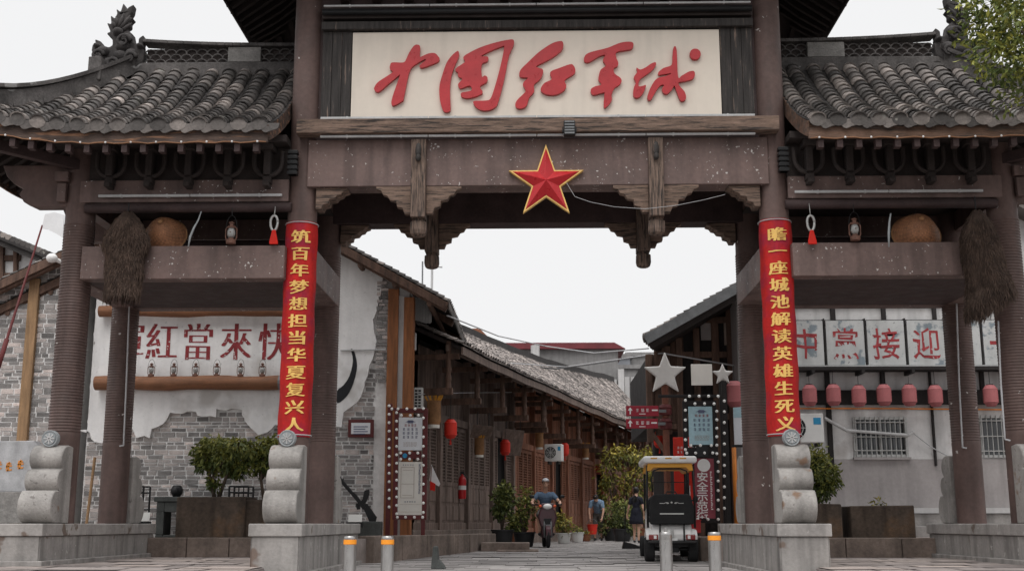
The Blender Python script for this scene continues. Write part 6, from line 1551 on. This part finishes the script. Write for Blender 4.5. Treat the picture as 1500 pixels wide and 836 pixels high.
x, z = at(634, 714, 25.0); o = thing('pennant', 'small white and red pennant on a tilted stick near the poster stand', 'pennant', (x, 25, z)); m = M()
m.tube([(x-.06, 25, z-.1), (x-.03, 25, z+.45)], .009, 5); m.build('stick', 'pole_brown', o); m = M(); m.prism([at(a, b, 25.02) for a, b in ((632, 680), (645, 708), (643, 712), (629, 704))], 25.0, 25.015); m.build('white_cloth', 'flag_white', o)
m = M(); m.prism([at(a, b, 25.0) for a, b in ((630, 704), (638, 708), (637, 719), (630, 717))], 24.98, 24.995); m.build('red_cloth', 'red_cloth', o)

# ================================================================= people
def person(parent, bones, head, mats, name='body', vox=.011):
    """bones: list of (p, q, rp, rq, material index); one continuous skin over all of them"""
    m = M()
    for p, q, a, b, k in bones:
        p = Vector(p); q = Vector(q); n = max(2, int((q-p).length/.05)+2)
        ts = [i/(n-1) for i in range(n)]; fa = 1
        m.tube([p.lerp(q, t) for t in ts], [a+(b-a)*t for t in ts], 12); m.ball(p, a, 12); m.ball(q, b, 12)
    hp, hf = Vector(head[0]), Vector(head[1]).normalized(); up = Vector(head[2]).normalized(); sd_ = hf.cross(up).normalized()
    rot = Matrix((sd_, hf, up)).transposed()
    for c, r in (((0, .0, .02), (.076, .092, .105)), ((0, .03, -.05), (.056, .066, .062)), ((0, .098, -.012), (.014, .022, .022)), ((0, .088, -.052), (.022, .012, .008)), ((.078, -.005, -.01), (.012, .022, .03)), ((-.078, -.005, -.01), (.012, .022, .03))):
        m.ball(hp+rot@Vector(c), r, 14, rot=rot)
    me0 = bpy.data.meshes.new('tmp'); me0.from_pydata(m.v, [], m.f); o0 = bpy.data.objects.new('tmp', me0); C.objects.link(o0)
    rm = o0.modifiers.new('r', 'REMESH'); rm.mode = 'VOXEL'; rm.voxel_size = vox
    sm = o0.modifiers.new('s', 'SMOOTH'); sm.factor = .5; sm.iterations = 3
    dg = bpy.context.evaluated_depsgraph_get(); me = bpy.data.meshes.new_from_object(o0.evaluated_get(dg)); bpy.data.objects.remove(o0)
    for k in mats: me.materials.append(MT[k])
    segs = [(Vector(p), Vector(q), a, b, k) for p, q, a, b, k in bones]+[(hp+rot@Vector((0, .02, -.06)), hp+rot@Vector((0, 0, .04)), .09, .09, 0)]
    for f in me.polygons:
        c = f.center; best = 9; bi = 0
        for p, q, a, b, k in segs:
            d = q-p; t = 0 if d.length_squared == 0 else max(0, min(1, (c-p).dot(d)/d.length_squared)); e = (c-(p+d*t)).length-(a+(b-a)*t)
            if e < best: best = e; bi = k
        f.material_index = bi
    me.polygons.foreach_set('use_smooth', [True]*len(me.polygons))
    me.name = name; o = bpy.data.objects.new(name, me); C.objects.link(o); o.parent = parent; ORG[o.name] = Vector()
    # eyes and mouth belong to the face
    e = M()
    for s in (-1, 1): e.ball(hp+rot@Vector((s*.031, .083, .012)), (.012, .007, .007), 8, rot=rot); e.ball(hp+rot@Vector((s*.033, .084, .034)), (.015, .004, .003), 8, rot=rot)
    e.build('eyes_and_brows', 'hair', o)
    return o, hp, rot
def hand(w_, d, side, n, k=0, r=.0095, curl=.5):
    """palm from wrist w_ along d; side = thumb side; n = palm normal, fingers curl towards n"""
    w_ = Vector(w_); d = Vector(d).normalized(); side = Vector(side); side = (side-d*side.dot(d)).normalized(); n = Vector(n); n = (n-d*n.dot(d)-side*n.dot(side)).normalized(); o = []
    o.append((w_, w_+d*.07, .026, .03, k)); o.append((w_+d*.04+side*.018, w_+d*.085+side*.022, .02, .018, k)); o.append((w_+d*.04-side*.018, w_+d*.08-side*.022, .02, .018, k))
    for i, L_ in enumerate((.068, .078, .072, .055)):
        b = w_+d*.082+side*(.032-.0215*i); a1 = d*math.cos(curl*.6)+n*math.sin(curl*.6); a2 = d*math.cos(curl*1.9)+n*math.sin(curl*1.9)
        m1 = b+a1*L_*.5; o.append((b-d*.02, m1, r, r*.95, k)); o.append((m1, m1+a2*L_*.5, r*.95, r*.8, k))
    t0 = w_+d*.025+side*.028; t1 = t0+d*.03+side*.028+n*.012; o.append((t0, t1, .0125, .011, k)); o.append((t1, t1+d*.028+side*.004+n*.018, .011, .009, k))
    return o
# ---- scooter and rider, coming down the lane (local -y is forward)
SY = 29.0; sx0 = at(800, 795, SY)[0]; SC = .95
sc_o = thing('motor_scooter', 'dark maroon motor scooter with white headlight and orange indicators coming down the lane', 'scooter', (sx0, SY, gz(SY)), R(4), local=True)
def wheel(y, nm='wheel'):
    ax = Matrix.Rotation(R(90), 3, 'Y'); m = M()
    m.lathe([(.17, -.045), (.215, -.05), (.245, -.03), (.25, 0), (.245, .03), (.215, .05), (.17, .045), (.17, -.045)], (0, y, .25), 26, axis=ax, cap=False); t_ = m.build('wheel', 'rubber', sc_o, auto=50)
    m = M(); m.lathe([(.172, -.03), (.15, -.025), (.06, -.03), (.05, -.05), (.05, .05), (.06, .03), (.15, .025), (.172, .03)], (0, y, .25), 22, axis=ax); m.build('rim', 'metal_grey', t_, auto=40)
wheel(-.62); wheel(.60)
m = M(); m.prismx([(-.86, .30), (-.80, .46), (-.66, .545), (-.5, .53), (-.42, .44), (-.47, .43), (-.55, .49), (-.66, .505), (-.78, .42), (-.82, .30)], -.062, .062); m.build('front_mudguard', 'scooter_maroon', sc_o, bevel=.012)
m = M()
for s in (-1, 1): m.tube([(s*.085, -.62, .25), (s*.085, -.55, .55), (s*.07, -.46, .80)], .02, 8)
m.tube([(-.085, -.55, .55), (.085, -.55, .55)], .018, 6); m.build('fork', 'metal_grey', sc_o, smooth=True)
m = M(); m.prism([(-.17, .50), (.17, .50), (.24, .74), (.20, .92), (.12, .98), (-.12, .98), (-.20, .92), (-.24, .74)], -.52, -.40); m.build('front_shield', 'scooter_maroon', sc_o, bevel=.04, seg=3)
m = M(); m.prism([(-.06, .56), (.06, .56), (.10, .72), (-.10, .72)], -.545, -.521); m.build('shield_panel', 'metal_black', sc_o, bevel=.008)
m = M(); m.prism([(-.13, .93), (.13, .93), (.20, 1.02), (.15, 1.09), (-.15, 1.09), (-.20, 1.02)], -.52, -.30); m.build('handlebar_cowl', 'scooter_maroon', sc_o, bevel=.03, seg=3)
m = M(); m.ball((0, -.52, 1.01), (.115, .05, .07), 16); m.build('headlight', 'lens_white', sc_o, smooth=True)
for s in (-1, 1): m = M(); m.ball((s*.17, -.48, 1.02), (.06, .05, .04), 10); m.build('indicator', 'orange_plastic', sc_o, smooth=True)
m = M(); m.tube([(-.36, -.30, 1.06), (-.15, -.38, 1.05), (.15, -.38, 1.05), (.36, -.30, 1.06)], .014, 8); m.build('handlebar', 'metal_black', sc_o, smooth=True)
for s in (-1, 1):
    m = M(); m.tube([(s*.26, -.34, 1.057), (s*.38, -.29, 1.062)], .02, 8); m.build('grip', 'rubber', sc_o)
    m = M(); m.tube([(s*.24, -.36, 1.06), (s*.32, -.40, 1.18), (s*.36, -.40, 1.24)], .007, 6); m.ball((s*.385, -.40, 1.26), (.065, .02, .045), 12); m.build('mirror', 'metal_black', sc_o, smooth=True)
m = M(); m.prismx([(-.42, .32), (-.42, .50), (-.36, .62), (-.34, .34), (.15, .32), (.22, .62), (.85, .70), (.95, .60), (.70, .36), (.40, .26), (-.30, .24)], -.15, .15); m.build('body', 'scooter_maroon', sc_o, bevel=.04, seg=3)
m = M(); m.prismx([(.10, .66), (.20, .79), (.70, .82), (.88, .78), (.86, .70), (.20, .62)], -.14, .14); m.build('seat', 'rubber', sc_o, bevel=.03, seg=3)
m = M(); m.tube([(.17, .35, .28), (.18, .85, .34)], .05, 10); m.build('exhaust', 'metal_grey', sc_o)
m = M(); m.box(-.10, .10, -.84, -.83, .56, .70); 
for o_ in [sc_o]: o_.scale = (SC, SC, SC)
B = [((0, .33, .90), (0, .28, 1.02), .155, .150, 2), ((0, .28, 1.02), (0, .20, 1.24), .145, .150, 1), ((-.09, .20, 1.27), (.09, .20, 1.27), .125, .125, 1), ((0, .18, 1.33), (0, .11, 1.50), .062, .054, 0)]
for s in (-1, 1):
    sh = (s*.185, .19, 1.32); el = (s*.36, .02, 1.12); mid = (s*.27, .11, 1.225); wr = (s*.35, -.19, 1.075)
    B += [(sh, mid, .075, .066, 1), (mid, el, .048, .042, 0), (el, wr, .042, .029, 0)]
    B += hand(wr, (s*-.02, -1, -.05), (-s, -.2, .1), (0, -.3, -1), 0, curl=1.1)
    B += [((s*.10, .30, .88), (s*.19, -.12, .80), .098, .075, 2), ((s*.19, -.12, .80), (s*.17, -.06, .40), .060, .040, 0), ((s*.17, -.06, .40), (s*.17, -.04, .34), .038, .036, 0), ((s*.17, -.02, .335), (s*.175, -.20, .325), .042, .034, 3)]
rd = thing('person', 'man in a blue polo shirt and grey cap riding the maroon scooter', 'person', (sx0, SY, gz(SY)), R(4), local=True); rd.scale = (SC, SC, SC)
bd, hp, rot = person(rd, B, ((0, .07, 1.60), (0, -1, -.05), (0, -.05, 1)), ['skin', 'shirt_blue', 'trousers_grey', 'trousers_dark'])
m = M(); m.ball(hp+rot@Vector((0, -.012, .03)), (.088, .10, .088), 16, rot=rot); vs_ = m.v; m.v = [tuple(hp+rot@Vector((q.x, min(q.y, .03), max(q.z, -.05)))) for q in [rot.transposed()@(Vector(v)-hp) for v in vs_]]; m.build('hair', 'hair', rd, smooth=True)
m = M(); m.ball(hp+rot@Vector((0, -.005, .055)), (.096, .112, .085), 16, rot=rot); m.v = [tuple(hp+rot@Vector((q.x, q.y, max(q.z, .055)))) for q in [rot.transposed()@(Vector(v)-hp) for v in m.v]]; m.ball(hp+rot@Vector((0, .085, .066)), (.05, .032, .007), 12, rot=rot); m.build('cap', 'cap_grey', rd, smooth=True)
# ---- bending man with a red bucket
MY = 40.; mx_ = at(876, 795, MY)[0]
o = thing('person', 'man in a light blue patterned shirt bending forward over a red bucket', 'person', (mx_, MY, gz(MY)), R(-12), local=True)
B = [((0, .12, .86), (0, .10, .96), .135, .13, 2), ((0, .10, .96), (0, -.12, 1.20), .135, .15, 1), ((-.08, -.15, 1.24), (.08, -.15, 1.24), .12, .12, 1), ((0, -.22, 1.30), (0, -.30, 1.34), .06, .055, 0)]
for s in (-1, 1):
    sh = (s*.18, -.18, 1.25); el = (s*.24, -.26, .98); wr = (s*.20, -.36, .74); mid = (s*.21, -.22, 1.10)
    B += [(sh, mid, .075, .066, 1), (mid, el, .048, .042, 0), (el, wr, .04, .028, 0)]+hand(wr, (s*-.1, -.3, -1), (-s*.3, -1, .2), (-s, 0, 0), 0, curl=.6)
    B += [((s*.09, .12, .86), (s*.11, .06, .47), .10, .07, 2), ((s*.11, .06, .47), (s*.11, .10, .10), .058, .036, 0), ((s*.11, .10, .05), (s*.12, -.06, .035), .045, .036, 3)]
bd, hp, rot = person(o, B, ((0, -.37, 1.38), (0, -.8, -.6), (0, -.6, .8)), ['skin', 'shirt_lightblue', 'trousers_grey', 'trousers_dark'], vox=.012)
m = M(); m.ball(hp+rot@Vector((0, -.012, .03)), (.09, .105, .095), 16, rot=rot); m.v = [tuple(hp+rot@Vector((q.x, q.y, max(q.z, .035 if q.y > .03 else -.06)))) for q in [rot.transposed()@(Vector(v)-hp) for v in m.v]]; m.build('hair', 'hair', o, smooth=True)
x, z = at(868, 795, 39.3); z = gz(39); bk = thing('bucket', 'red plastic bucket hanging at the hands of the bending man', 'bucket', (x, 39.3, z+.22)); m = M(); m.lathe([(.13, .22), (.17, .52), (.18, .52), (.18, .54), (.16, .54), (.12, .24), (0, .24)], (x, 39.3, z), 18); m.build('pail', 'lantern_red', bk, auto=40)
m = M(); m.tube([(x+.17*math.cos(R(a)), 39.3, z+.53+.18*math.sin(R(a))) for a in range(0, 181, 15)], .007, 5); m.build('handle', 'metal_grey', bk)
# ---- walking woman
WYY = 36.; wx = at(933, 795, WYY)[0]
o = thing('person', 'dark-haired woman in a short navy dress walking up the lane with a long dustpan', 'person', (wx, WYY, gz(WYY)), R(165), local=True)
B = [((0, .0, .90), (0, -.01, 1.02), .135, .115, 1), ((0, -.01, 1.02), (0, 0, 1.24), .112, .125, 1), ((-.07, 0, 1.27), (.07, 0, 1.27), .10, .10, 1), ((0, .0, 1.33), (0, -.03, 1.42), .052, .047, 0),
     ((0, 0, .92), (0, .0, .82), .145, .145, 1)]
for s in (-1, 1):
    sh = (s*.155, 0, 1.28); mid = (s*.18, .02, 1.16); el = (s*.22, .05, 1.0) if s < 0 else (s*.24, -.02, 1.0); wr = (s*.22, -.04, .78) if s < 0 else (s*.30, -.10, .80)
    B += [(sh, mid, .06, .055, 1), (mid, el, .040, .034, 0), (el, wr, .033, .024, 0)]+hand(wr, (0, -.2, -1), (0, -1, 0), (-s, 0, 0), 0, r=.0085, curl=.7)
    ky = -.06 if s > 0 else .05
    B += [((s*.08, 0, .66), (s*.075, ky, .44), .075, .055, 0), ((s*.075, ky, .44), (s*.075, ky+.06, .10), .048, .030, 0), ((s*.075, ky+.06, .045), (s*.08, ky-.08, .03), .038, .030, 2)]
bd, hp, rot = person(o, B, ((0, -.05, 1.52), (0, -1, -.1), (0, -.1, 1)), ['skin', 'dress_navy', 'trousers_dark'], vox=.011)
m = M(); m.ball(hp+rot@Vector((0, -.015, .028)), (.092, .108, .10), 16, rot=rot); m.v = [tuple(hp+rot@Vector((q.x, q.y, max(q.z, .03 if q.y > .03 else -.09)))) for q in [rot.transposed()@(Vector(v)-hp) for v in m.v]]; m.ball(hp+rot@Vector((0, -.10, .05)), (.04, .05, .045), 10); m.build('hair', 'hair', o, smooth=True)
m = M(); m.lathe([(.135, 1.03), (.15, .95), (.175, .82), (.20, .68), (.222, .55), (.215, .548), (.17, .80)], (0, 0, 0), 28, cap=False); m.v = [(x*(1+.05*math.sin(math.atan2(y, x)*7)*(1.03-z)), y*.78*(1+.05*math.sin(math.atan2(y, x)*7)*(1.03-z)), z) for x, y, z in m.v]; m.build('dress_skirt', 'dress_navy', o, smooth=True)
x, z = at(924, 800, 27.5); zz = gz(27.5); dp = thing('dustpan', 'black long-handled dustpan standing on the paving behind the golf cart wheel', 'dustpan', (x, 27.5, zz)); m = M(); m.prism([(x-.2, zz), (x+.22, zz), (x+.22, zz+.05), (x-.02, zz+.13), (x-.16, zz+.16)], 27.4, 27.65); m.build('pan', 'metal_black', dp, bevel=.01)
m = M(); m.tube([(x-.14, 27.5, zz+.15), (x-.10, 27.52, zz+.95)], .013, 6); m.build('handle', 'metal_black', dp)

# ================================================================= golf cart seen from behind
CY = 22.3; cx = at(984, 800, CY)[0]; cz = gz(CY)
gc = thing('golf_cart', 'white golf cart with yellow roof trim and black rear seat at the lane edge', 'golf cart', (cx, CY, cz), R(-2), local=True)
ax = Matrix.Rotation(R(90), 3, 'Y')
for sxx, y in ((-.40, .18), (.40, .18), (-.40, 1.85), (.40, 1.85)):
    m = M(); m.lathe([(.12, -.085), (.20, -.09), (.225, -.07), (.23, 0), (.225, .07), (.20, .09), (.12, .085), (.12, -.085)], (sxx, y, .23), 26, axis=ax, cap=False); t_ = m.build('wheel', 'rubber', gc, auto=45)
    m = M(); m.lathe([(.122, -.07), (.10, -.05), (.03, -.06), (.03, .06), (.10, .05), (.122, .07)], (sxx, y, .23), 20, axis=ax); m.build('rim', 'rim_grey', t_, auto=40)
m = M(); m.box(-.34, .34, .0, 2.0, .27, .36); m.tube([(-.34, .18, .23), (.34, .18, .23)], .035, 8); m.box(-.14, .14, .05, .35, .17, .30); m.build('chassis', 'metal_black', gc, bevel=.01)
m = M(); m.prismx([(-.12, .38), (-.14, .50), (-.08, .66), (.05, .72), (.55, .72), (.6, .45), (1.3, .42), (1.45, .95), (1.7, 1.02), (2.15, .72), (2.2, .42), (2.1, .36), (.4, .36)], -.37, .37); m.build('body', 'paint_white', gc, bevel=.035, seg=3)
for s in (-1, 1):
    m = M(); m.prismx([(-.12, .40), (-.12, .50), (.0, .58), (.30, .60), (.48, .52), (.52, .40), (.46, .40), (.40, .47), (.22, .50), (.02, .46), (-.04, .40)], s*.30, s*.47) if s > 0 else m.prismx([(-.12, .40), (-.12, .50), (.0, .58), (.30, .60), (.48, .52), (.52, .40), (.46, .40), (.40, .47), (.22, .50), (.02, .46), (-.04, .40)], -.47, -.30); m.build('wheel_arch', 'paint_white', gc, bevel=.02)
    m = M(); m.box(s*.34-.085, s*.34+.085, -.155, -.12, .40, .50); l_ = m.build('tail_light', 'tail_red', gc, bevel=.015); m = M(); m.box(s*.31-.025, s*.31+.025, -.162, -.156, .42, .48); m.build('reverse_lens', 'lens_white', l_)
m = M(); m.tube([(-.44, -.20, .36), (.44, -.20, .36)], .022, 8); m.box(-.42, .42, -.18, -.10, .33, .39); m.build('bumper', 'metal_black', gc, bevel=.008)
for s in (-1, 1): m = M(); m.tube([(s*.22, -.18, .36), (s*.22, -.17, .80)], .016, 8); m.build('seat_strut', 'metal_black', gc)
m = M(); m.box(-.03, .03, -.19, -.13, .44, .58); m.build('latch', 'alu', gc, bevel=.006)
m = M(); m.box(-.08, .10, -.15, -.139, .36, .44); m.build('number_plate', 'lens_white', gc, bevel=.003)
m = M(); m.box(-.40, .40, -.20, .12, .74, .82); m.build('rear_seat', 'rubber', gc, bevel=.03, seg=3)
m = M(); m.prism([(-.40, .68), (.40, .68), (.41, .98), (.36, 1.20), (.30, 1.23), (-.30, 1.23), (-.36, 1.20), (-.41, .98)], -.24, -.14); sb = m.build('seat_back', 'rubber', gc, bevel=.03, seg=3)
m = M()
for s in (-1, 1):
    m.tube([(s*.05, -.246, 1.06), (s*.10, -.246, 1.075), (s*.14, -.246, 1.06), (s*.22, -.246, 1.062)], .007, 5); m.ball((s*.075, -.245, 1.065), (.022, .008, .016), 8)
m.ball((0, -.245, 1.075), (.02, .008, .02), 8); m.build('emblem', 'alu', sb)
m = M(); m.box(-.22, .22, -.247, -.241, .86, .885); m.build('seat_trim', 'alu', sb)
m = M(); m.tube([(-.10, -.19, 1.22), (-.08, -.19, 1.27), (.08, -.19, 1.27), (.10, -.19, 1.22)], .014, 6); m.build('grab_handle', 'metal_black', gc)
for s in (-1, 1):
    m = M(); m.tube([(s*.43, -.06, .62), (s*.44, -.05, 1.2), (s*.42, .0, 1.76)], .022, 8); m.build('roof_post', 'metal_black', gc, smooth=True)
    m = M(); m.tube([(s*.40, 1.55, .95), (s*.40, 1.35, 1.76)], .02, 8); m.build('roof_post', 'metal_black', gc, smooth=True)
    m = M(); m.tube([(s*.42, -.03, 1.1), (s*.30, .02, 1.2)], .012, 6); m.build('side_rail', 'metal_black', gc)
    m = M(); m.tube([(s*.43, 1.5, 1.1), (s*.56, 1.45, 1.16)], .008, 6); m.ball((s*.60, 1.45, 1.17), (.055, .02, .075), 10); m.build('mirror', 'metal_black', gc, smooth=True)
m = M(); m.tube([(-.33, -.02, 1.27), (-.345, -.01, 1.5), (-.31, .0, 1.66), (-.2, .0, 1.70), (.2, .0, 1.70), (.31, .0, 1.66), (.345, -.01, 1.5), (.33, -.02, 1.27)], .016, 6); m.tube([(-.34, 0, 1.45), (.34, 0, 1.45)], .008, 6); m.build('window_frame', 'metal_black', gc, smooth=True)
m = M(); m.prism([(-.41, 1.80), (-.43, 1.66), (-.36, 1.66), (-.30, 1.72), (.30, 1.72), (.36, 1.66), (.43, 1.66), (.41, 1.80)], -.05, 1.5); m.build('yellow_roof_trim', 'yellow_trim', gc, bevel=.01)
m = M(); m.box(-.50, .50, -.14, 1.65, 1.80, 1.93); m.build('roof', 'paint_white', gc, bevel=.05, seg=4)
for i in range(3): M().box(-.30+.27*i-.06, -.30+.27*i+.06, -.145, -.139, 1.875, 1.90).build('roof_lamp', 'yellow_trim', gc)
for s in (-1, 1): m = M(); m.box(s*.2-.19, s*.2+.19, .55, 1.0, .72, .82); m.box(s*.2-.19, s*.2+.19, .50, .60, .82, 1.12); m.build('front_seat', 'rubber', gc, bevel=.03)
m = M(); m.tube([(-.2, 1.5, .95), (-.2, 1.25, 1.08)], .015, 6); m.lathe([(.15, -.01), (.17, 0), (.15, .01)], (-.2, 1.24, 1.09), 20, axis=Matrix.Rotation(R(60), 3, 'X')); m.build('steering_wheel', 'metal_black', gc)

# ================================================================= cables and lamp
def cable(label, pts, r=.012, mt='cable_grey', sagk=0):
    P = []
    for (a, b, Y) in pts: x, z = at(a, b, Y); P.append(Vector((x, Y, z)))
    Q = []
    for p, q in zip(P, P[1:]):
        for i in range(12): t = i/12; Q.append(p.lerp(q, t)-Vector((0, 0, sagk*4*t*(1-t))))
    Q.append(P[-1]); m = M(); m.tube(Q, r, 6)
    return tag(m.build('cable', mt, loc=P[0], smooth=True), label, 'cable')
cable('pale cable sagging from the gable eave over the lane to the dark eave opposite', [(655, 462, 24.6), (730, 492, 30), (800, 507, 32), (870, 517, 31), (950, 510, 26)], .016)
cable('thick pale cable strung from the shop roof across to the dark timber shop', [(720, 530, 32), (830, 537, 40), (900, 527, 32), (970, 517, 26.2), (1080, 536, 26.2)], .018)
cable('black cable drooping over the tiled shop roofs', [(690, 512, 34), (750, 534, 40), (815, 540, 46), (905, 528, 70)], .03, 'cable_black')
cable('thin black cable looped along the shop brackets', [(612, 577, 25), (680, 575, 28), (765, 574, 33)], .012, 'cable_grey')
cable('grey cable hanging in a loop beneath the red star', [(830, 268, 17.56), (842, 288, 17.56), (865, 296, 17.5), (900, 303, 17.45), (945, 306, 17.45), (990, 301, 17.45), (1030, 293, 17.5), (1062, 285, 17.56)], .004)
cable('dark hose running past the barred window on the white house', [(1208, 612, 25.2), (1240, 630, 25.3), (1330, 637, 25.35), (1338, 632, 25.35)], .035, 'tube_grey')
cable('grey wire drooping on the wall below the barred window', [(1338, 634, 25.35), (1365, 655, 25.4), (1390, 668, 25.42)], .012)
cable('orange conduit running level below the pink lanterns', [(1150, 598, 25.2), (1300, 598, 25.35), (1500, 600, 25.35)], .016, 'orange_pipe')
for s, lab in ((-1, 'pale cable dropping down the column edge by the brick house'), (1, 'pale cable dropping down the column edge by the marble-free outer plinth')):
    pass
cable('pale conduit running down the rear outer column and tied near its base, slogan-wall side', [(190, 430, 19.93), (186, 540, 19.93), (181, 652, 19.93), (175, 653, 19.93)], .014)
cable('pale conduit running down the rear outer column on the white-house side', [(1401, 440, 19.93), (1405, 560, 19.93), (1410, 655, 19.93), (1416, 656, 19.93)], .014)
cable('pale conduit down the front outer column on the white-house side', [(1462, 470, 17.62), (1466, 560, 17.62), (1472, 643, 17.62), (1480, 645, 17.6)], .014)
m = M(); p = at(633, 440, 60); q = at(633, 391, 60); r = at(648, 391, 60); m.tube([(p[0], 60, 0), (q[0], 60, q[1]), (r[0], 60, r[1])], [.09, .06, .05], 8)
tag(m.build('lamp_pole', 'tube_grey', loc=(p[0], 60, 0)), 'thin grey street lamp pole with a short arm rising behind the eave', 'street lamp')
m = M(); p = at(619, 440, 45); q = at(619, 383, 45); m.tube([(p[0], 45, p[1]-2), (q[0], 45, q[1])], .035, 6)
tag(m.build('antenna_mast', 'metal_grey', loc=(p[0], 45, p[1]-2)), 'thin dark antenna mast behind the gable eave', 'antenna')
x, z = at(76, 378, 23.6); o = thing('wall_lamp', 'small white dish lamp fixed under the brick house eave', 'lamp', (x, 23.6, z)); m = M(); m.ball((x, 23.6, z), (.12, .1, .1), 12); m.build('dish', 'paint_white', o, smooth=True); m = M(); m.tube([(x, 23.6, z), (x+.15, 23.75, z-.05)], .05, 8); m.build('arm', 'paint_white', o)
